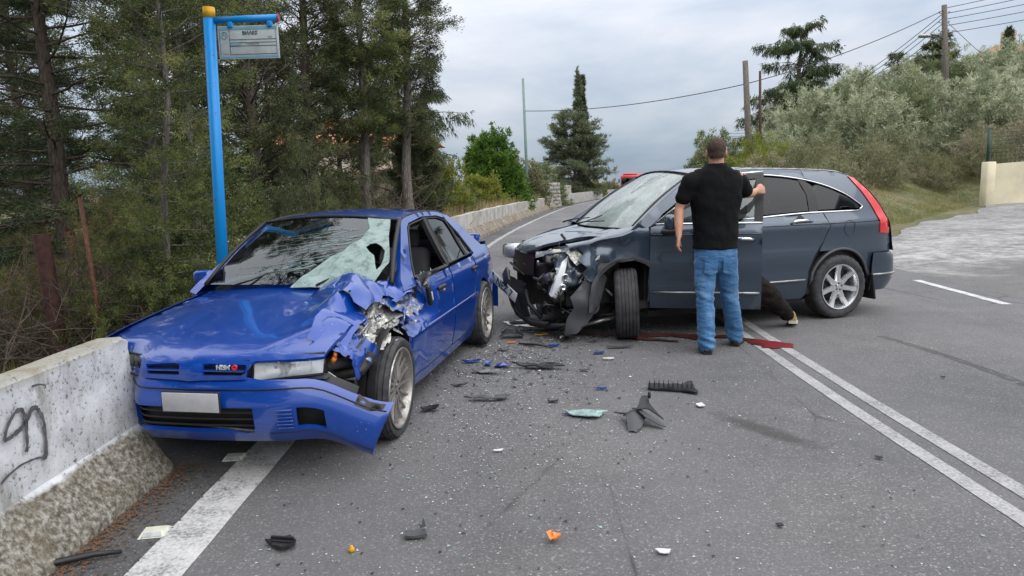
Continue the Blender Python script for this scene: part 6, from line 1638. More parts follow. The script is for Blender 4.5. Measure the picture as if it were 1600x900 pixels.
def tubes_np(chains, n=5):
    Vs = []; Fs = []; o = 0
    ang = 2*np.pi*np.arange(n)/n; ca, sa = np.cos(ang), np.sin(ang)
    for P, r in chains:
        P = np.asarray(P, float); m = len(P); r = np.asarray(r, float)
        d = np.gradient(P, axis=0); d = unit(d); ref = np.array([0.0, 0, 1]) if abs(d[0][2]) < .9 else np.array([1.0, 0, 0])
        a = unit(np.cross(d, ref)); b = np.cross(d, a)
        V = P[:, None, :]+(a[:, None, :]*ca[None, :, None]+b[:, None, :]*sa[None, :, None])*r[:, None, None]
        Vs.append(V.reshape(-1, 3)); i = np.arange(m-1)[:, None]*n; k = np.arange(n)[None, :]; k2 = (k+1) % n
        Fs.append(np.stack([i+k, i+k2, i+n+k2, i+n+k], -1).reshape(-1, 4)+o); o += m*n
    return np.concatenate(Vs), np.concatenate(Fs)
def conifer(name, label, x, y, h, seed, leafmat, barkmat, crown, r0=.16, z0=.12, nb=60, el=(5, 35), bend=-.15, twigs=7, k=26, leaf=(.075, .018), spread=.13, dead=0, lean=(0, 0), group=None, gap=.0, foliage_from=.35, base=None, cat='tree', droop=0.0, bare=.0, trunks=1, lat=.36, tiers=0, lv=(.55, 1.12)):
    rng = np.random.default_rng(seed); zb = terr(x, y)-.1 if base is None else base
    t = thing(name, label, cat, (x, y, zb), 0, group)
    chains = []; A = []; D = []; dead_ch = []
    for tr in range(trunks):
        ox, oy = (0, 0) if trunks == 1 else (rng.uniform(-.5, .5), rng.uniform(-.4, .4))
        zz = np.linspace(0, h, 14); wob = np.cumsum(rng.normal(size=(14, 2))*.035, 0)
        TP = np.stack([ox+wob[:, 0]+lean[0]*zz/h, oy+wob[:, 1]+lean[1]*zz/h, zz], 1); TR = r0*(1-.82*zz/h)*(1+.5*np.exp(-zz*2.5))/(1 if trunks == 1 else 1.35)
        chains.append((TP, TR))
        for i in range(nb):
            s = z0+(1-z0)*((i+rng.random())/nb)**.9; s = s if not tiers else min(1, round(s*tiers)/tiers+rng.normal()*.012); az = i*2.39996+rng.uniform(-.4, .4); Lb = crown(s)*rng.uniform(*lv)
            if Lb < .08: continue
            p0 = np.array([np.interp(s*h, zz, TP[:, q]) for q in range(3)]); e = R(el[0]+(el[1]-el[0])*s+rng.uniform(-10, 10))
            d = np.array([math.cos(az)*math.cos(e), math.sin(az)*math.cos(e), math.sin(e)]); P = [p0]; m = 6
            for q in range(m):
                dd = d+np.array([0, 0, bend*q/m*2])+rng.normal(size=3)*.10; dd /= np.linalg.norm(dd); P.append(P[-1]+dd*Lb/m)
            P = np.array(P); rb = max(.008, np.interp(s*h, zz, TR)*.24); isdead = rng.random() < dead and s < .55
            chains.append((P, rb*np.linspace(1, .22, m+1)))
            for j in range(twigs):
                f = foliage_from+(1-foliage_from)*(j+rng.random())/twigs if not isdead else .15+.85*(j+rng.random())/twigs
                a0 = np.array([np.interp(f*m, range(m+1), P[:, q]) for q in range(3)]); side = 1 if j % 2 else -1; bd = unit((P[-1]-P[0])[None])[0]
                sd = np.cross(bd, [0, 0, 1])*side+bd*.7+rng.normal(size=3)*.25; sd[2] += bend*.5; sd /= np.linalg.norm(sd); Lt = Lb*.34*(1.15-f*.75)*rng.uniform(.6, 1.2)+.05
                tip = a0+sd*Lt+np.array([0, 0, -droop*Lt*.5]); mid = (a0+tip)/2+rng.normal(size=3)*.03
                chains.append((np.array([a0, mid, tip]), [rb*.35, rb*.22, .003]))
                if isdead or rng.random() < bare: continue
                nA = max(1, int(Lt/.16)+1)
                for q in range(nA):
                    u = (q+1)/nA; a = a0+(tip-a0)*u
                    if gap and noise.noise(Vector(a*.9)+Vector((seed, 0, 0))) < gap-.5: continue
                    A.append(a); D.append(sd)
            if not isdead and rng.random() > bare: A.append(P[-1]); D.append(d)
    V, F = tubes_np(chains, 5); npmesh('trunk', V, F, barkmat, t)
    A = np.array(A); D = np.array(D)
    V, F = leaf_arrays(rng, A, D, k, spread, leaf[0], leaf[1], droop=droop, bias=.85, lat=lat); npmesh('crown', V, F, leafmat, t)
    return t
def bush(name, label, x, y, rx, ry, h, seed, leafmat, barkmat, n=500, k=26, leaf=(.10, .03), spread=.2, stems=14, gap=.32, up=.45, rot=0, group=None, cat='bush', base=None, twig=0, lift=.0, shape=.0, lat=.42):
    rng = np.random.default_rng(seed); zb = terr(x, y)-.08 if base is None else base
    t = thing(name, label, cat, (x, y, zb), rot, group)
    dd = unit(rng.normal(size=(n*2, 3))); dd[:, 2] = np.abs(dd[:, 2])*1.0-.25*(rng.random(n*2) < .35); dd = unit(dd); A = []; D = []
    for d in dd:
        lump = 1+.42*noise.noise(Vector(d*2.1)+Vector((seed*1.7, 0, 0)))+.22*noise.noise(Vector(d*5)+Vector((0, seed, 0)))
        r = (1-.50*rng.random()**2.2)*lump; z = d[2]*r; taper = 1-shape*max(0, z)
        p = np.array([d[0]*rx*r*taper, d[1]*ry*r*taper, h*lift+(z*(1-lift)*h if z > 0 else z*h*.3)])
        if noise.noise(Vector(p*1.5)+Vector((seed*2.3, 5, 0))) < gap-.62: continue
        if p[2] < -.1: continue
        A.append(p); D.append(unit((d+np.array([0, 0, up])+rng.normal(size=3)*.3)[None])[0])
        if len(A) >= n: break
    A = np.array(A); D = np.array(D); ch = []
    idx = rng.choice(len(A), min(stems+twig, len(A)), replace=False)
    for q, i in enumerate(idx):
        b = np.array([rng.normal()*rx*.12, rng.normal()*ry*.12, 0]); tip = A[i]*(1.0 if q < stems else 1.12); m = b+(tip-b)*.5+rng.normal(size=3)*.08*h+np.array([0, 0, .1*h])
        r = .022*h/2 if q < stems else .008
        ch.append((np.array([b, b+(m-b)*.5+rng.normal(size=3)*.04*h, m, m+(tip-m)*.5+rng.normal(size=3)*.05*h, tip]), np.linspace(r+.006, .004, 5)))
    V, F = tubes_np(ch, 4); npmesh('branches', V, F, barkmat, t)
    V, F = leaf_arrays(rng, A, D, k, spread, leaf[0], leaf[1], lat=lat); npmesh('crown', V, F, leafmat, t)
    return t
def twiggy(name, label, x, y, rx, h, seed, mat, n=260, group=None, base=None, rot=0, cat='bush', ry=None):
    # leafless brush: arching stems that fork into finer ones
    rng = np.random.default_rng(seed); zb = terr(x, y)-.05 if base is None else base; ry = ry or rx
    t = thing(name, label, cat, (x, y, zb), rot, group); ch = []
    for i in range(n):
        b = np.array([rng.normal()*rx*.35, rng.normal()*ry*.35, 0]); az = rng.uniform(0, 2*np.pi); L = h*rng.uniform(.5, 1.15); d = np.array([math.cos(az)*rx/h, math.sin(az)*ry/h, rng.uniform(.5, 1.6)]); d /= np.linalg.norm(d); P = [b]
        for q in range(6): d = d+rng.normal(size=3)*.20+np.array([0, 0, -.07]); d /= np.linalg.norm(d); P.append(P[-1]+d*L/6)
        ch.append((np.array(P), np.linspace(.012, .003, 7)))
        for j in range(5):
            a = P[rng.integers(2, 6)]; e = rng.normal(size=3); e[2] = abs(e[2])*.6; e /= np.linalg.norm(e); ch.append((np.array([a, a+e*L*.14+rng.normal(size=3)*.02, a+e*L*.28]), [.005, .004, .002]))
    V, F = tubes_np(ch, 3); npmesh('twigs', V, F, mat, t); return t
def dup(t, loc, rz=0.0, sc=1.0, label=None, group=None):
    r = t.copy(); COL.objects.link(r); r.location = loc; r.rotation_euler = (0, 0, rz); r.scale = (sc, sc, sc)
    if label: r['label'] = label
    if group: r['group'] = group
    for c in list(t.children): q = c.copy(); COL.objects.link(q); q.parent = r
    return r
LF = {}
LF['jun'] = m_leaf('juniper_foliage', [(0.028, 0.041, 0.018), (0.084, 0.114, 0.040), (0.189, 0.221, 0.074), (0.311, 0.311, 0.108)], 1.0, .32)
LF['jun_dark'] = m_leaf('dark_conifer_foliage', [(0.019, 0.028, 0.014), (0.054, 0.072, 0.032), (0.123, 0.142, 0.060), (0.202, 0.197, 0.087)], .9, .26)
LF['jun_brown'] = m_leaf('browning_foliage', [(0.047, 0.062, 0.025), (0.118, 0.138, 0.050), (0.223, 0.212, 0.086), (0.314, 0.145, 0.080)], 1.3, .3)
LF['pine_dark'] = m_leaf('dark_pine_needles', [(0.024, 0.040, 0.022), (0.055, 0.081, 0.036), (0.126, 0.147, 0.063)], 1.0, .2)
LF['laurel'] = m_leaf('bright_green_leaves', [(.030, .070, .014), (.085, .17, .025), (.165, .27, .045)], 1.0, .4)
LF['yel'] = m_leaf('yellow_green_leaves', [(0.088, 0.127, 0.022), (0.209, 0.242, 0.044), (0.308, 0.297, 0.066)], 1.3, .4)
LF['olive'] = m_leaf('olive_leaves', [(0.117, 0.148, 0.080), (0.255, 0.293, 0.175), (0.456, 0.488, 0.326), (0.613, 0.619, 0.463)], .8, .25)
LF['olive_d'] = m_leaf('dark_olive_leaves', [(0.090, 0.124, 0.059), (0.180, 0.214, 0.104), (0.322, 0.330, 0.175)], .8, .25)
LF['dry'] = m_leaf('dry_brush_leaves', [(0.144, 0.132, 0.084), (0.252, 0.228, 0.150), (0.360, 0.318, 0.222), (0.204, 0.222, 0.108)], 1.2, .25)
LF['mixed'] = m_leaf('mixed_scrub_leaves', [(0.075, 0.098, 0.040), (0.161, 0.178, 0.081), (0.241, 0.230, 0.132), (0.310, 0.282, 0.184)], 1.1, .3)
LF['cedar'] = m_leaf('cedar_needles', [(0.030, 0.054, 0.030), (0.061, 0.095, 0.043), (0.135, 0.142, 0.054)], .7, .2)
LF['greyc'] = m_leaf('grey_green_conifer', [(0.062, 0.090, 0.048), (0.131, 0.159, 0.090), (0.228, 0.241, 0.152)], .7, .25)
LF['straw'] = m_leaf('dry_grass', [(.30, .22, .10), (.46, .34, .17), (.38, .34, .15)], 1.5, .35)
LF['grass'] = m_leaf('bank_grass', [(.13, .16, .035), (.26, .25, .08), (.36, .31, .15)], .9, .35)

prof_pt = lambda pts: sm([a for a, b in pts], [b for a, b in pts])
# the belt of conifers behind the barrier, left to right
conifer('pine_tree', 'tall sparse pine with a straight bare trunk at the far left', -7.75, 12, 9.5, 1, LF['pine_dark'], M['bark'], prof_pt([(.1, 2.6), (.4, 3.0), (.7, 2.6), (1, .8)]), r0=.17, z0=.10, nb=84, el=(-6, 24), bend=.05, twigs=13, k=26, leaf=(.12, .015), spread=.15, dead=.22, gap=.20, foliage_from=.25, bare=.08)
conifer('pine_tree', 'dark pine with broad reaching limbs half out of frame on the left', -10.6, 13.5, 9.0, 2, LF['pine_dark'], M['bark'], prof_pt([(.1, 2.0), (.4, 3.2), (.8, 2.6), (1, .8)]), r0=.19, z0=.2, nb=46, el=(-4, 26), bend=.04, twigs=12, k=26, leaf=(.12, .015), spread=.15, dead=.2, gap=.22, bare=.08)
conifer('pine_tree', 'slender dark pine in second row seen between the two left trunks', -7.9, 17.5, 9.6, 3, LF['jun_dark'], M['bark'], prof_pt([(.1, 1.3), (.4, 2.4), (.8, 2.0), (1, .6)]), r0=.17, z0=.22, nb=60, el=(0, 26), twigs=10, k=24, leaf=(.11, .02), spread=.16, dead=.2, gap=.30, bare=.15)
conifer('cypress_tree', 'pale trunked cypress standing behind the overhanging one', -6.1, 12.6, 9.5, 4, LF['jun'], M['bark_pale'], prof_pt([(.08, .9), (.3, 1.4), (.55, 1.6), (.8, 1.5), (1, .6)]), r0=.17, z0=.16, nb=70, el=(18, 48), bend=.0, twigs=8, k=40, leaf=(0.043, 0.016), lat=.52, spread=0.13, gap=.24, trunks=2)
conifer('cypress_tree', 'bushy green cypress overhanging the top of the bus stop pole', -4.15, 8.45, 6.4, 14, LF['jun'], M['bark_pale'], prof_pt([(.1, .75), (.3, .8), (.5, 1.2), (.7, 1.3), (1, .7)]), r0=.055, z0=.10, nb=100, el=(-5, 40), bend=-.10, twigs=9, k=46, leaf=(0.032, 0.013), lat=.52, spread=0.10, gap=.20, lean=(.25, -.3))
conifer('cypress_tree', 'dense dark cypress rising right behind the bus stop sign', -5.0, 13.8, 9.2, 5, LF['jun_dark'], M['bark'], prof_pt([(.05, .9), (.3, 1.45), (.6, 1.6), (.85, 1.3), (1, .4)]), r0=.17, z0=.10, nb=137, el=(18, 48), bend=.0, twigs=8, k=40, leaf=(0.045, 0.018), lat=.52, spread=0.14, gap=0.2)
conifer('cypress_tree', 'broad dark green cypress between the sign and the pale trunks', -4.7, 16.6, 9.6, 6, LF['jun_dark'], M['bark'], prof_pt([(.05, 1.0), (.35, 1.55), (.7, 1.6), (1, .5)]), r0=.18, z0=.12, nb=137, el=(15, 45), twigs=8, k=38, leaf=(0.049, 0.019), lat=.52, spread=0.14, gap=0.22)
conifer('cypress_tree', 'lighter green cypress with several pale trunks and a gap of sky', -3.75, 17.4, 9.8, 7, LF['jun'], M['bark_pale'], prof_pt([(.1, .5), (.28, .9), (.5, 1.5), (.8, 1.7), (1, .5)]), r0=.17, z0=.30, nb=72, el=(12, 46), twigs=8, k=40, leaf=(0.049, 0.019), lat=.52, spread=0.14, gap=0.24, trunks=2, lean=(.3, 0))
conifer('cypress_tree', 'tall cypress whose ragged right edge stands against the sky', -2.55, 18.6, 10.2, 8, LF['jun_dark'], M['bark_pale'], prof_pt([(.1, .5), (.3, .9), (.5, 1.35), (.75, 1.55), (1, .9)]), r0=.16, z0=.28, nb=125, el=(10, 44), twigs=8, k=38, leaf=(0.052, 0.021), lat=.52, spread=0.15, gap=0.26, lean=(.25, 0), trunks=1)
conifer('cedar_tree', 'cedar with drooping sprays showing at the right edge of the conifer belt', -3.9, 26, 8.2, 9, LF['cedar'], M['bark'], prof_pt([(.05, 3.2), (.4, 2.7), (.7, 1.9), (1, .4)]), r0=.2, z0=.12, nb=46, el=(8, 12), bend=-.26, twigs=12, k=15, leaf=(.16, .03), spread=.18, droop=1.3, tiers=9, gap=.2, foliage_from=.25)
conifer('cypress_tree', 'low conical dark juniper at the right foot of the conifer belt', -2.5, 19.8, 3.9, 10, LF['jun_dark'], M['bark'], prof_pt([(.0, .8), (.3, .95), (.7, .65), (1, .1)]), r0=.09, z0=.03, nb=110, el=(25, 60), twigs=5, k=34, leaf=(.075, .020), spread=0.16)
conifer('cypress_tree', 'tall dark cypress closing the gap left of the blue pole', -9.0, 19.5, 10.5, 15, LF['jun_dark'], M['bark'], prof_pt([(.0, 1.4), (.4, 2.0), (.8, 1.7), (1, .4)]), r0=.17, z0=.06, nb=100, el=(5, 42), twigs=8, k=30, leaf=(.08, .028), spread=.19, lat=.5, gap=.22)
dup([o for o in bpy.data.objects if o.get('label') == 'tall dark cypress closing the gap left of the blue pole'][0], (-13.2, 19.5, terr(-13.2, 19.5)), 2.0, .95, 'tall dark cypress behind the far left pine')
dup([o for o in bpy.data.objects if o.get('label') == 'tall dark cypress closing the gap left of the blue pole'][0], (-17.0, 24.5, terr(-17, 24.5)), 4.0, 1.1, 'dark cypress at the far left edge of the picture')
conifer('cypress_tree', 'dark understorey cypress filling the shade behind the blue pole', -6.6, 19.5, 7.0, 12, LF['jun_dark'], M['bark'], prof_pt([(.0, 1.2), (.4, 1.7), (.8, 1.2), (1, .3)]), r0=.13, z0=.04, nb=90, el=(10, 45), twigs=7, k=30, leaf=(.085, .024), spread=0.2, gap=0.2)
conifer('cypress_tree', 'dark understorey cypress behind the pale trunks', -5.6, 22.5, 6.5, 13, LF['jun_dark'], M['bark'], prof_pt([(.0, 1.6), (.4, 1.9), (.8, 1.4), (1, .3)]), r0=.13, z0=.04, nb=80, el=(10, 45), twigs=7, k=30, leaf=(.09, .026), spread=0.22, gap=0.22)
# the belt goes on beside and behind the camera (seen in the paint and the glass)
b0 = conifer('cypress_tree', 'dark cypress of the belt beside the camera', -5.6, 2.6, 10.5, 20, LF['jun_dark'], M['bark'], prof_pt([(.1, 1.2), (.35, 2.0), (.7, 2.4), (1, .8)]), r0=.18, z0=.15, nb=90, el=(5, 38), twigs=8, k=14, leaf=(.17, .08), spread=.28, gap=.24)
dup(b0, (-5.2, -1.8, terr(-5.2, -1.8)), 1.3, 1.0, 'dark cypress of the belt just behind the camera'); dup(b0, (-5.8, -6.5, terr(-5.8, -6.5)), 2.6, 1.1, 'dark cypress of the belt farther behind the camera'); dup(b0, (-4.6, -11, terr(-4.6, -11)), 4.1, 1.0, 'dark cypress of the belt well behind the camera')
conifer('pine_tree', 'old pine beside the blue car whose limbs overhang the road above the picture', -4.9, 4.3, 9.8, 24, LF['pine_dark'], M['bark'], prof_pt([(.5, 2.2), (.66, 4.2), (.85, 3.6), (1, 1.6)]), r0=.24, z0=.62, nb=44, el=(0, 20), bend=.02, twigs=12, k=18, leaf=(.13, .035), spread=.22, gap=.26, foliage_from=.2)
# shrubs at the foot of the trees
J = [('juniper_bush', 'rounded dark scrub beyond the far left pine', -11.4, 15.5, 1.9, 1.2, 2.5, 'jun_dark', 700), ('juniper_bush', 'dull green scrub far behind the rusty pipe', -9.4, 16.5, 1.7, 1.2, 2.3, 'jun', 700), ('juniper_bush', 'dark thicket between the left pine and the cypress', -7.4, 14.6, 1.4, 1.0, 2.3, 'jun_dark', 700), ('juniper_bush', 'scrub at the far left edge of the picture', -12.6, 18.5, 1.8, 1.2, 2.3, 'jun_brown', 600), ('juniper_bush', 'feathery green juniper right behind the bus stop pole', -4.15, 9.6, 1.05, .9, 2.35, 'jun', 900), ('juniper_bush', 'green juniper left of the bus stop pole with brown tips', -5.6, 9.9, 1.1, .9, 2.15, 'jun_brown', 800),
     ('juniper_bush', 'low juniper spreading over the barrier beside the blue bonnet', -4.3, 8.0, .85, .8, 1.35, 'jun', 640), ('juniper_bush', 'browning juniper at the foot of the rusty pipe', -5.9, 8.4, .9, .8, 1.35, 'jun_brown', 560),
     ('juniper_bush', 'dark juniper between the pole and the blue car roof', -3.75, 12.6, 1.0, .9, 2.3, 'jun_dark', 800), ('juniper_bush', 'dark green shrub behind the blue car roof', -3.6, 15.4, 1.1, .9, 2.0, 'jun_dark', 700),
     ('juniper_bush', 'dull green scrub under the left pine', -8.6, 11.2, 1.5, 1.1, 1.9, 'jun_brown', 800), ('juniper_bush', 'low green scrub in the far left corner', -7.2, 8.4, 1.0, .8, 1.3, 'jun_dark', 560)]
JP = {}
for i, (nm, lb, x, y, rx, ry, h, lf, n) in enumerate(J):
    if lf not in JP or len(JP[lf]) < (2 if lf == 'jun' else 1):
        t = bush(nm, lb, x, y, rx, ry, h, 40+i, LF[lf], M['twig'], n=900, k=48, leaf=(.038, .015), spread=.115, lat=.5, stems=20, gap=.24, up=.9, twig=26, cat='shrub'); JP.setdefault(lf, []).append((t, rx, ry, h))
    else:
        t, a, b, c = JP[lf][i % len(JP[lf])]; t = dup(t, (x, y, terr(x, y)-.08), 1.1*i, 1, lb); t.scale = (rx/a, ry/b, h/c)
for i, (lb, x, y, rx, h, n) in enumerate((('tangle of bare grey twigs beside the thick rusty pipe', -5.3, 8.0, 1.1, 1.5, 150), ('tangle of dead branches in front of the green juniper', -4.7, 8.8, 1.0, 1.6, 110), ('bare fanning twigs behind the blue car roof', -3.3, 17.6, 1.2, 2.8, 120), ('grey brush under the left pines', -8.2, 10.2, 1.6, 1.7, 170))):
    twiggy('dead_brush', lb, x, y, rx, h, 70+i, M['twig'], n)
bush('yellow_shrub', 'yellow green shrub glimpsed under the conifers behind the blue roof', -4.9, 20.5, 1.2, .9, 2.2, 81, LF['yel'], M['twig'], n=380, k=24, leaf=(.12, .05), spread=.2, cat='shrub')
bush('yellow_shrub', 'pale yellow green shrub at the right end of the conifer belt', -2.2, 24.5, .9, .8, 2.6, 82, LF['yel'], M['twig'], n=330, k=22, leaf=(.12, .045), spread=.2, cat='shrub', gap=.36)
# beyond the parapet
bush('laurel_tree', 'rounded bright green leafy tree beyond the parapet', -.85, 38, 1.85, 1.7, 4.6, 90, LF['laurel'], M['twig'], n=1150, k=24, leaf=(.17, .08), spread=.26, cat='tree', gap=.12, up=.35, shape=.18, lift=.12)
bush('laurel_bush', 'smaller bright green bush in front of the rounded green tree', -1.35, 33.5, 1.25, .9, 2.1, 91, LF['yel'], M['twig'], n=420, k=24, leaf=(.16, .07), spread=.2, gap=.28)
bush('laurel_bush', 'olive green bush at the right of the rounded green tree', 1.1, 45.5, 1.4, 1.0, 3.2, 92, LF['mixed'], M['twig'], n=420, k=24, leaf=(.16, .06), spread=.22, gap=.3)
bush('laurel_bush', 'grey green bush left of the stone pillar', 2.6, 54, 1.7, 1.0, 3.2, 93, LF['olive_d'], M['twig'], n=420, k=24, leaf=(.2, .07), spread=.28, gap=.3)
bush('laurel_bush', 'pale scrubby bush at the left of the rounded green tree', -2.15, 28.5, .9, .9, 2.0, 94, LF['mixed'], M['twig'], n=330, k=22, leaf=(.13, .045), spread=.18, gap=.36)
conifer('conifer_tree', 'wide grey green conifer beside the road bend', 7.0, 75, 8.8, 95, LF['greyc'], M['bark'], prof_pt([(.0, 2.4), (.25, 3.9), (.6, 3.9), (.85, 2.6), (1, 1.0)]), r0=.25, z0=.08, nb=110, el=(5, 45), twigs=8, k=18, leaf=(.22, .06), spread=.36, gap=.33)
conifer('cypress_tree', 'narrow dark cypress spire rising behind the grey green conifer', 8.45, 78, 13.6, 96, LF['jun_dark'], M['bark'], prof_pt([(.0, 1.2), (.4, 1.2), (.65, .8), (.85, .42), (1, .05)]), r0=.2, z0=.03, nb=150, el=(60, 80), twigs=4, k=18, leaf=(.24, .06), spread=.24)
conifer('cypress_tree', 'thin ragged cypress top just left of the dark spire', 7.75, 77, 14.1, 97, LF['greyc'], M['bark'], prof_pt([(.0, .6), (.5, .8), (.8, .5), (1, .08)]), r0=.16, z0=.1, nb=90, el=(40, 70), twigs=4, k=14, leaf=(.28, .08), spread=.24, gap=.35)
bush('bush', 'low yellow green bush at the foot of the conifer by the bend', 9.2, 80, 1.8, 1.2, 1.9, 98, LF['yel'], M['twig'], n=200, k=20, leaf=(.28, .1), spread=.3)
bush('bush', 'dull green hedge on the skyline left of the fire engine', 13.6, 99, 2.6, 1.5, 1.9, 99, LF['mixed'], M['twig'], n=300, k=20, leaf=(.32, .12), spread=.4)
# right hillside
cd = conifer('cedar_tree', 'big dark cedar with drooping tiers above the hillside', 18.2, 45, 11.0-terr(18.2, 45), 101, LF['cedar'], M['bark'], prof_pt([(.0, 4.2), (.3, 3.9), (.5, 2.6), (.6, 1.6), (.75, 2.8), (.9, 2.0), (1, 1.2)]), r0=.28, z0=.06, nb=58, el=(4, 14), bend=-.22, twigs=13, k=11, leaf=(.26, .05), spread=.24, droop=1.4, gap=.38, foliage_from=.25, lean=(.5, 0), tiers=7, lv=(.30, 1.25))
conifer('cedar_tree', 'dark blue green conifer just behind the power pole', 28.6, 47, 10.6-terr(28.6, 47), 102, LF['jun_dark'], M['bark'], prof_pt([(.0, 2.2), (.5, 1.7), (1, .3)]), r0=.2, z0=.1, nb=40, el=(5, 25), bend=-.1, twigs=9, k=14, leaf=(.22, .05), spread=.26, droop=.6, gap=.33, tiers=7)
conifer('cedar_tree', 'small blue green conifer left of the power pole', 26.4, 48, 9.6-terr(26.4, 48), 103, LF['jun_dark'], M['bark'], prof_pt([(.0, 1.9), (.5, 1.3), (1, .2)]), r0=.16, z0=.1, nb=34, el=(0, 25), bend=-.1, twigs=9, k=14, leaf=(.22, .05), spread=.26, droop=.6, gap=.33, tiers=6)
sp0 = conifer('cypress_tree', 'tiny dark cypress spire beside the red roof on the skyline', 40.4, 58, 12.9-terr(40.4, 58), 104, LF['jun_dark'], M['bark'], prof_pt([(.0, .7), (.5, .7), (1, .1)]), r0=.1, z0=.02, nb=60, el=(60, 78), twigs=3, k=18, leaf=(.26, .07), spread=.22)
dup(sp0, (21.6, 42, terr(21.6, 42)), 1.0, .50, 'tiny dark cypress tip poking out of the olive stand right of the cedar')
bush('bush', 'rounded dark green shrub at the left end of the hillside', 11.3, 38.5, 1.7, 1.4, 3.7, 110, LF['olive_d'], M['twig'], n=620, k=26, leaf=(.17, .06), spread=.24, gap=.26)
bush('bush', 'yellow green broom bush behind the man', 11.6, 33, 1.5, 1.2, 2.3, 111, LF['yel'], M['twig'], n=520, k=26, leaf=(.15, .035), spread=.22, gap=.3, up=1.2)
bush('bush', 'second yellow green broom bush above the suv roof', 11.3, 30, 1.4, 1.2, 2.0, 112, LF['yel'], M['twig_pale'], n=460, k=24, leaf=(.14, .03), spread=.22, gap=.36, up=1.2)
ol = [bush('olive_tree', 'grey green olive tree in the thick stand on the hillside', 0, 0, 1.75, 1.6, 3.1, 120+i, LF['olive' if i < 2 else 'olive_d'], M['twig'], n=620, k=28, leaf=(.15, .036), spread=.21, gap=.26, up=.9, cat='tree', base=0, lift=.18, stems=16) for i in range(3)]
dr = [bush('scrub_bush', 'scrubby dry bush on the lower hillside', 0, 0, 1.35, 1.2, 1.75, 130+i, LF[('dry', 'mixed', 'olive_d', 'mixed')[i]], M['twig_pale'], n=330, k=24, leaf=(.12, .026), spread=.2, gap=.38, up=.9, base=0, twig=60, stems=16) for i in range(4)]
tg = [twiggy('dry_brush', 'leafless pale brush at the foot of the bank', 0, 0, 1.1, 1.6, 140+i, M['twig_pale'], 120, base=0) for i in range(2)]
used = {}
rnd = random.Random(77)
def put(pool, i, x, y, sc, label, group):
    t = pool[i % len(pool)]; loc = (x, y, terr(x, y)-.1); rz = rnd.uniform(0, 6.28)
    if t.name not in used:
        used[t.name] = 1; t.location = loc; t.rotation_euler = (0, 0, rz); t.scale = (sc, sc, sc); t['label'] = label; t['group'] = group; return
    dup(t, loc, rz, sc, label, group)
def pos(s, n): return 7.5+s*.726-n*.688, 16.5+s*.688+n*.726
cnt = 0
spots = []
def clear(x, y, r):
    return all((x-a)**2+(y-b)**2 > (.5*(r+c))**2 for a, b, c in spots)
tries = random.Random(31)
for phase, (n0, n1, pool, rr, s0, s1, lab, grp, num) in enumerate(((6.4, 34, ol, 3.3, .78, 1.22, None, None, 900), (1.4, 7.0, dr, 2.0, .7, 1.15, None, None, 700), (.7, 1.7, tg, 1.6, .55, .85, None, None, 300))):
    for _ in range(num):
        y = tries.uniform(17.5, 66); x = y*tries.uniform(.25, .90); d = x-(xl(y)+7.75); n = bank_n(x, y)
        if d < 1.3 or not (n0 <= n <= n1) or y > 64: continue
        if phase == 0 and (d < 3.2 or (x/y < .375 and y > 28)): continue
        if 16.2 < x < 26 and 23.2 < y < 25.2: continue
        if .665 < x/y < .735 and y > 44: continue
        r = rr*(.85+.3*tries.random())*(1+.010*max(0, y-30))
        if not clear(x, y, r): continue
        spots.append((x, y, r)); sc_ = tries.uniform(s0, s1)*(1+.006*max(0, y-30))
        if phase == 0:
            lab, grp = ('grey green olive in the front of the hillside stand', 'olives in the front of the stand') if n < 9 else ('grey green olive farther up in the hillside stand', 'olives higher up the stand') if n < 17 else ('grey green olive on the crest of the hillside stand', 'olives on the crest')
            if d < 7: sc_ *= .85
        elif phase == 1: lab, grp = ('half dry scrub bush low on the bank', 'scrub low on the bank') if n < 3.4 else ('half dry scrub bush below the olives', 'scrub below the olives')
        else: lab, grp = 'leafless pale brush at the foot of the bank', 'leafless brush along the bank'
        put(pool, cnt+tries.randint(0, 3), x, y, sc_, lab, grp); cnt += 1
for t in ol+dr+tg:
    if t.name not in used:
        for c_ in list(t.children): bpy.data.objects.remove(c_)
        bpy.data.objects.remove(t)
# grass of the bank, straw on the left verge, litter at the barrier foot
def grass(name, pts, L, W, seed, mat):
    rng = np.random.default_rng(seed); n = len(pts); A = np.array(pts); a = unit(rng.normal(size=(n, 3))*.42+np.array([0, 0, 1.0])); b = unit(np.cross(a, rng.normal(size=(n, 3)))); l = L*(.5+rng.random((n, 1)))
    V = np.stack([A-b*W*.5, A+b*W*.5, A+a*l], 1).reshape(-1, 3); tag(npmesh(name, V, np.arange(n*3).reshape(-1, 3), mat), kind='stuff')
rng = np.random.default_rng(5); P = []
for i in range(52000):
    s, n = rng.uniform(-1, 26), rng.uniform(-.15, 3.6)**1.0; x, y = pos(s, n)
    if x-(xl(y)+7.75) < .25: continue
    if noise.noise(Vector((x*.8, y*.8, 2)))+rng.uniform(-.35, .35) < -.12: continue
    P.append((x, y, terr(x, y)-.02))
grass('bank_grass', P, .13, .014, 6, LF['grass'])
P = []
for i in range(9000):
    y = rng.uniform(20, 44); x = xl(y)-1.3-abs(rng.normal())*.7; P.append((x, y, terr(x, y)-.05))
grass('dry_verge_grass', P, .95, .03, 7, LF['straw'])
P = []
for i in range(26000):
    y = rng.uniform(4, 22); x = -2.7-rng.uniform(0, 6); P.append((x, y, terr(x, y)-.03))
grass('undergrowth', P, .22, .02, 8, LF['grass'])
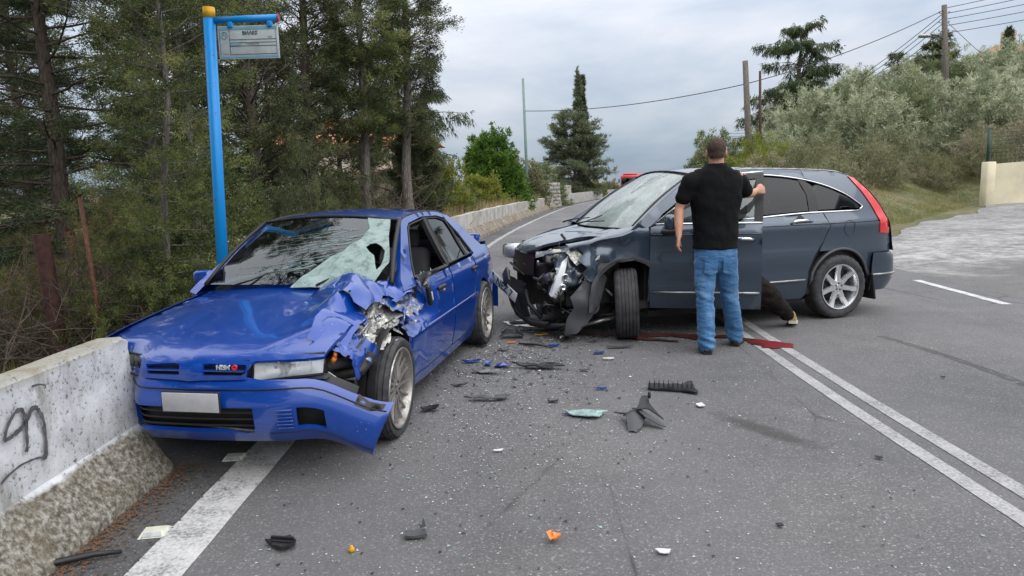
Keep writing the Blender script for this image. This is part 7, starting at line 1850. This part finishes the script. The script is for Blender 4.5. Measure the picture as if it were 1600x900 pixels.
def litter(name, region, n, size, mat, seed, z=.006):
    rng = np.random.default_rng(seed); V = []; 
    for i in range(n):
        x, y = region(rng); s = size*(.4+rng.random()); a = rng.uniform(0, 6.28); k = rng.integers(3, 5)
        q = [(x+s*math.cos(a+2.09*j)*rng.uniform(.5, 1.2), y+s*math.sin(a+2.09*j)*rng.uniform(.5, 1.2), z+rng.uniform(0, size*.5)) for j in range(3)]; V += q
    tag(npmesh(name, np.array(V), np.arange(len(V)).reshape(-1, 3), mat), kind='stuff')
litter('pine_litter', lambda r: (-2.0+abs(r.normal())*.085*(.4+r.random()), 1.8+2.15*r.random()), 2600, .009, M['terracotta'], 1)
# ------------------------------------------------------------------ debris on the road
def at(x, y, z=.0): return (x, y, z)
def deb(name, mb, mats, loc, rz, label, cat, **k):
    o = mb.build(name, mats, None, **k); o.location = loc; o.rotation_euler = (0, 0, rz); return tag(o, label, cat)
def slab(poly, t, curl=.0, seed=0, amp=.006, lift=.0, res=.03):
    # a torn plastic or metal sheet with its own bend and thickness
    mb = MB()
    def f(u, v):
        r2 = u*u+v*v; return (u, v, .006+lift*max(0, u)*1.0+curl*r2*6+amp*(noise.noise(Vector((u*22, v*22, seed)))+1)+t)
    return panel(mb, poly, f, res, t)
# big bent black corner piece
o = thing('bent_trim_piece', 'largest bent dark grey plastic piece lying in the middle of the lane', 'debris', (.81, 4.42, 0), R(-12))
mb = MB(); panel(mb, [(-.10, .05), (-.03, .09), (.06, .03), (.045, -.05), (.03, -.12), (.0, -.185), (-.055, -.175), (-.07, -.05)], lambda u, v: (u, v, .075-.35*max(0, -v-.02)-1.0*abs(u+.02)*.35+.02*noise.noise(Vector((u*9, v*9, 1)))), .025, .006); mb.build('front_leaf', M['dgrey'], o)
mb = MB(); panel(mb, [(-.04, .08), (.05, .02), (.14, -.04), (.185, -.085), (.15, -.095), (.05, -.06)], lambda u, v: (u, v, .085-.35*max(0, u)+.02*noise.noise(Vector((u*9, v*9, 3)))), .025, .006); mb.build('side_leaf', M['dgrey'], o)
mb = MB(); panel(mb, [(-.01, .0), (.02, .19), (.07, .20), (.075, .12), (.16, .0), (.17, -.02), (.08, .03)], lambda u, v: (u, v, .10+.25*max(0, v-.05)-.5*max(0, u-.06)), .025, .006); mb.build('upright_leaf', M['black'], o)
mb = MB(); panel(mb, [(-.16, .07), (-.06, .05), (-.05, .02), (-.12, .04)], lambda u, v: (u, v, .06+.05*u), .03, .006); mb.rbox((.075, .145, .155), (.02, .03, .045), .006, 1); mb.build('torn_clip', M['black'], o)
# ribbed black rubber piece
o = thing('ribbed_plastic_piece', 'long ribbed black plastic piece with a flared end at the right of the lane', 'debris', (1.22, 5.12, 0), R(-14))
mb = MB(); panel(mb, [(-.20, .055), (-.20, -.02), (.05, -.04), (.17, -.095), (.175, -.06), (.13, .10), (.10, .10), (.05, .05)], lambda u, v: (u, v, .02+.02*abs(noise.noise(Vector((u*8, v*8, 2))))+.35*max(0, v)), .03, .012); mb.build('base_sheet', M['black'], o)
for k in range(10): MB().box((-.185+.035*k, .012, .052), (.006, .075, .035)).build('rib', M['black'], o)
MB().box((-.02, .01, .073), (.025, .03, .004)).build('clip', M['steel'], o)
deb('windscreen_fragment', slab([(-.16, .06), (-.12, .05), (-.02, .075), (.06, .07), (.15, .02), (.11, .0), (.10, -.05), (.06, -.085), (.0, -.08), (-.04, -.05), (-.10, -.03)], .006, .05, 3, .012), M['glass_sheet'], (.49, 4.60, 0), R(0), 'pale green sheet of crazed windscreen glass left of the big bent piece', 'glass')
deb('mirror_cap', slab([(-.07, .05), (.0, .06), (.05, .03), (.06, -.03), (-.02, -.05), (-.08, -.01)], .005, -.9, 4, .003, res=.015), M['blue'], (-.098, 5.96, .03), R(0), 'domed blue mirror cap on the road by the blue car', 'debris')
deb('blue_shard', slab([(-.09, .02), (.06, .04), (.09, .0), (-.04, -.03)], .008, .3, 5, res=.02), M['blue'], (-.39, 6.15, 0), 0, 'long blue paint shard nearest to the blue sill', 'debris')
deb('blue_shard', slab([(-.02, .06), (.03, .05), (.02, -.05), (-.03, -.04)], .01, .3, 6, res=.02), M['blue'], (-.235, 6.05, 0), 0, 'small upright blue shard between the blue sill and the mirror cap', 'debris')
deb('blue_shard', slab([(-.05, .03), (.05, .02), (.06, -.02), (-.06, -.02)], .006, .3, 7, res=.02), M['blue'], (.40, 6.70, 0), .4, 'flat blue chip between the two crashed cars', 'debris')
deb('blue_shard', slab([(-.05, .02), (.05, .03), (.05, -.02), (-.05, -.03)], .006, .3, 8, res=.02), M['blue'], (.80, 6.35, 0), 0, 'blue chip on open road in front of the wrenched wheel', 'debris')
deb('blue_shard', slab([(-.045, .012), (.05, .02), (.05, -.01), (-.03, -.015)], .006, .3, 9, res=.02), M['blue'], (.665, 5.20, 0), 0, 'dark blue sliver left of the ribbed black piece', 'debris')
deb('blue_shard', slab([(-.03, .02), (.03, .02), (.02, -.02)], .006, .3, 10, res=.02), M['blue'], (.36, 4.62, 0), .6, 'dark blue sliver beside the green glass sheet', 'debris')
mb = slab([(-.13, .02), (-.02, .05), (.10, .015), (.14, -.035), (.06, -.045), (-.05, -.035)], .006, .05, 11, .014)
deb('silver_trim', mb, M['steel'], (-.245, 5.78, 0), R(-8), 'crumpled silver strip below the mirror cap', 'debris')
mb = slab([(-.20, .03), (-.06, .04), (.02, .0), (.10, .045), (.16, .02), (.10, -.05), (.0, -.045), (-.12, -.02)], .006, .02, 12, .018)
deb('grey_panel_piece', mb, M['dgrey'], (-.19, 5.02, 0), R(6), 'jagged flat grey sheet by the blue car front wheel', 'debris')
mb = slab([(-.25, .05), (-.20, .02), (-.08, .05), (.05, .055), (.20, .0), (.22, -.03), (.10, -.05), (-.02, -.05), (-.12, -.02), (-.20, .0)], .012, .03, 13, .022)
deb('black_panel_piece', mb, M['black'], (.22, 5.88, 0), R(-6), 'long ragged black piece pointing at the suv', 'debris')
mb = MB(); crumple(mb, patch((-.12, -.05, .02), (.12, -.06, .03), (-.10, .09, .04), (.12, .08, .02), bu=(0, 0, .03)), 5, 4, .03, 12, 21, 0, .2)
deb('crushed_black_lump', mb, M['black'], (-.02, 7.15, 0), 0, 'crushed black lump between the two cars', 'debris')
mb = MB(); mb.tube([(-.17, .09, .02), (-.08, .04, .02), (.02, -.03, .03), (.16, -.10, .015)], [.008, .014, .012, .008], 6)
deb('rubber_strip', mb, M['black'], (.22, 6.72, 0), 0, 'curved black rubber strip between the cars', 'debris')
mb = MB(); mb.tube([(-.30, -.02, .02), (-.10, .0, .03), (.05, .03, .05), (.30, .0, .02)], [.006, .016, .02, .008], 6); mb.rbox((-.02, .08, .07), (.20, .10, .11), .02, 1)
deb('broken_bracket', mb, M['dgrey'], (.38, 7.40, 0), R(-10), 'grey bracket fallen under the nose of the suv', 'debris')
mb = slab([(-.12, .02), (.10, .03), (.15, .0), (.10, -.02), (-.10, -.02)], .006, .1, 14, res=.03)
deb('grey_strip', mb, M['dgrey'], (1.02, 6.55, 0), 0, 'thin grey strip on the road left of the standing man', 'debris')
deb('black_chip', slab([(-.07, .01), (.06, .03), (.07, .01), (-.05, -.02)], .008, .2, 15, res=.02), M['black'], (.95, 7.02, 0), .3, 'small black chip just in front of the wrenched wheel', 'debris')
deb('white_chip', slab([(-.05, .015), (.05, .02), (.05, -.015), (-.05, -.02)], .006, .2, 16, res=.02), M['white_pl'], (.86, 6.12, 0), 0, 'white plastic chip left of the thin grey strip', 'debris')
deb('white_chip', slab([(-.025, .03), (.02, .035), (.03, -.02), (-.02, -.03)], .006, .2, 17, res=.02), M['plate'], (1.31, 4.72, 0), 0, 'white square chip under the ribbed black piece', 'debris')
deb('white_chip', slab([(-.035, .012), (.035, .015), (.02, -.02), (-.02, -.02)], .004, .2, 18, res=.02), M['plate'], (.62, 2.78, 0), 0, 'white half round chip at the bottom centre of the road', 'debris')
deb('white_chip', slab([(-.03, .01), (.03, .01), (.02, -.015), (-.03, -.01)], .004, .2, 19, res=.02), M['plate'], (-.11, 3.99, 0), 0, 'small white chip on the road in front of the bumper tip', 'debris')
mb = MB(); mb.lathe([(.0, .0), (.004, .021), (.02, .018), (.032, .010), (.044, .009), (.046, 0)], 12, axis='x')
mb.add([(-.014, -.024, 0), (.012, -.030, .008), (.008, .02, .022), (-.018, .014, .02)], [(0, 1, 2, 3)])
deb('indicator_bulb_holder', mb, M['amber'], (.143, 2.90, .03), R(20), 'orange indicator piece in the foreground lane', 'debris')
mb = slab([(-.085, .02), (.02, .055), (.06, .03), (.08, -.02), (.03, -.05), (-.02, -.03)], 0.010, .05, 22, .012, res=.02); mb.box((.0, .02, .035), (.11, .012, .012)); mb.box((.01, -.005, .03), (.10, .01, .01))
deb('black_clip_piece', mb, M['black'], (-1.08, 2.93, 0), R(-10), 'black ribbed clip lying beside the white edge line in the foreground', 'debris')
mb = slab([(-.05, .02), (.04, .03), (.055, -.02), (-.045, -.03)], .012, .3, 23, .006, res=.02); mb.add([(.02, .03, .03), (.03, .06, .07), (.045, .03, .04), (.0, .075, .03)], [(0, 1, 2), (0, 2, 3)])
deb('grey_clip_piece', mb, M['dgrey'], (-.475, 2.98, 0), 0, 'grey wedge shaped clip in the foreground right of the black clip', 'debris')
mb = MB(); mb.lathe([(0, 0), (.002, .012), (.018, .014), (.022, .008), (.03, .007), (.031, 0)], 10, axis='z')
deb('brass_cap', mb, M['yellow'], (-.745, 2.87, 0), 0, 'tiny brass coloured cap in the foreground between two clips', 'debris')
mb = slab([(-.06, .0), (.0, .05), (.07, .02), (.05, -.04), (.0, -.02), (-.03, -.05)], .008, .5, 24, .012, res=.02)
deb('black_chip', mb, M['black'], (-.62, 4.80, 0), 0, 'black flap lying against the tyre of the blue car', 'debris')
deb('black_chip', slab([(-.04, .01), (.04, .02), (.03, -.015), (-.03, -.02)], .006, .2, 25, res=.02), M['black'], (.28, 4.92, 0), 0, 'small black chip above the green glass sheet', 'debris')
deb('black_chip', slab([(-.02, .018), (.018, .012), (.012, -.018), (-.018, -.012)], .005, .2, 26, res=.02), M['black'], (2.05, 3.72, 0), 0, 'small black chip right of the dark stain', 'debris')
deb('black_chip', slab([(-.014, .012), (.018, .012), (.012, -.012), (-.012, -.012)], .006, .2, 27, res=.02), M['black'], (3.36, 5.25, 0), 0, 'lone black chip on the right hand lane', 'debris')
deb('black_chip', slab([(-.016, .012), (.012, .016), (.012, -.012), (-.012, -.016)], .005, .2, 28, res=.02), M['black'], (1.20, 2.98, 0), 0, 'black chip in the foreground right of the orange piece', 'debris')
mb = MB(); mb.tube([(-.24, -.16, .02), (-.12, -.03, .03), (.02, .03, .03), (.12, .07, .015)], [.014, .016, .014, .008], 7)
deb('rubber_strip', mb, M['black'], (-1.90, 2.83, 0), R(2), 'curved black rubber strip at the foot of the barrier in the near corner', 'debris')
mb = MB(); panel(mb, [(-.10, .05), (.10, .05), (.10, -.05), (-.10, -.05)], lambda u, v: (u, v, .012), .05, .004); crumple(mb, patch((-.14, -.06, .02), (.14, -.05, .02), (-.12, .08, .02), (.12, .07, .02)), 4, 3, .02, 10, 33, 0, .25)
deb('torn_liner', mb, M['black'], (.08, 7.95, 0), 0, 'flattened black liner lying in a wet patch ahead of the suv', 'debris')
rnd = random.Random(12)
for i, (x, y, lb) in enumerate(((-.10, 6.55, 'thin black splinter below the crushed black lump'), (-.33, 6.75, 'black splinter near the rear wheel of the blue car'), (.55, 7.0, 'bent black splinter under the grey bracket'), (-.02, 6.90, 'amber splinter beside the crushed black lump'), (.30, 7.22, 'yellowish splinter between the cars'), (-.45, 5.4, 'black splinter under the blue sill'), (.60, 5.75, 'grey splinter beside the long ragged black piece'))):
    L = rnd.uniform(.04, .09); deb('splinter', slab([(-L, .005), (0, .018), (L, .006), (L*.3, -.012), (-L*.6, -.012)], .006, .2, 40+i, res=.02), M[('black', 'black', 'black', 'amber', 'yellow', 'black', 'dgrey')[i]], (x, y, 0), rnd.uniform(-.6, .6), lb, 'debris')
# road studs
for x, y, rz, lb in ((-1.735, 3.10, R(8), 'cream road stud beside the white edge line nearest the camera'), (-1.715, 4.02, R(4), 'cream road stud half under the blue bumper')):
    s_ = thing('road_stud', lb, 'road stud', (x, y, 0), rz)
    mb = MB(); a, b, h = .062, .055, .020
    mb.add([(-a, -b, 0), (a, -b, 0), (a, b, 0), (-a, b, 0), (-a+.014, -b+.028, h), (a-.014, -b+.028, h), (a-.014, b-.028, h), (-a+.014, b-.028, h)], [(0, 1, 5, 4), (1, 2, 6, 5), (2, 3, 7, 6), (3, 0, 4, 7), (4, 5, 6, 7)]); mb.build('stud_body', M['stud'], s_)
    MB().add([(-a+.016, -b+.0035, .006), (a-.016, -b+.0035, .006), (a-.024, -b+.024, .0205), (-a+.024, -b+.024, .0205)], [(0, 1, 2, 3)]).build('reflector', M['lamp_white'], s_)
# crumbs of glass and plastic: too many to count
def near_zone(r):
    return (r.normal(.05, .5), r.normal(6.2, .7)) if r.random() < .6 else (r.normal(.9, .6), r.normal(7.3, .3))
def zone(r):
    q = r.random()
    if q < .45: return r.normal(.0, .45), r.normal(6.3, .9)
    if q < .7: return r.normal(1.0, .7), r.normal(7.4, .35)
    if q < .85: return r.uniform(-1.3, 2.2), r.uniform(2.6, 7)
    return r.normal(-.2, .6), r.normal(4.4, .7)
litter('glass_crumbs', zone, 3200, .0065, M['plate'], 2, .004); litter('dark_crumbs', zone, 1500, .010, M['black'], 3, .004); litter('green_glass_crumbs', zone, 500, .010, M['glass_sheet'], 4, .004); litter('blue_paint_chips', lambda r: (r.normal(-.1, .3), r.normal(6.2, .6)), 90, .010, M['blue'], 5, .004)
litter('small_dark_shards', near_zone, 240, .020, M['black'], 21, .004); litter('small_pale_shards', near_zone, 200, .014, M['plate'], 22, .004); litter('small_grey_shards', near_zone, 120, .018, M['dgrey'], 23, .004)
litter('dark_grit', lambda r: (r.uniform(-1.6, 6), r.uniform(2.2, 11)), 900, .0055, M['black'], 16, .003)
litter('pale_grit', lambda r: (r.uniform(-1.6, 6), r.uniform(2.2, 11)), 1500, .0045, M['white_pl'], 6, .003)
litter('shoulder_grit', lambda r: (r.uniform(-2.0, -1.66), r.uniform(2.2, 4.4)), 420, .009, M['dgrey'], 7, .003)
# wet patch below the nose
tag(blob([(-.12, 8.02), (.12, 8.12), (.40, 8.02), (.46, 7.82), (.22, 7.70), (-.02, 7.80)], z=.007, amp=.05).build('coolant_puddle', M['puddle']), 'pale wet coolant patch under the suv nose', 'puddle')
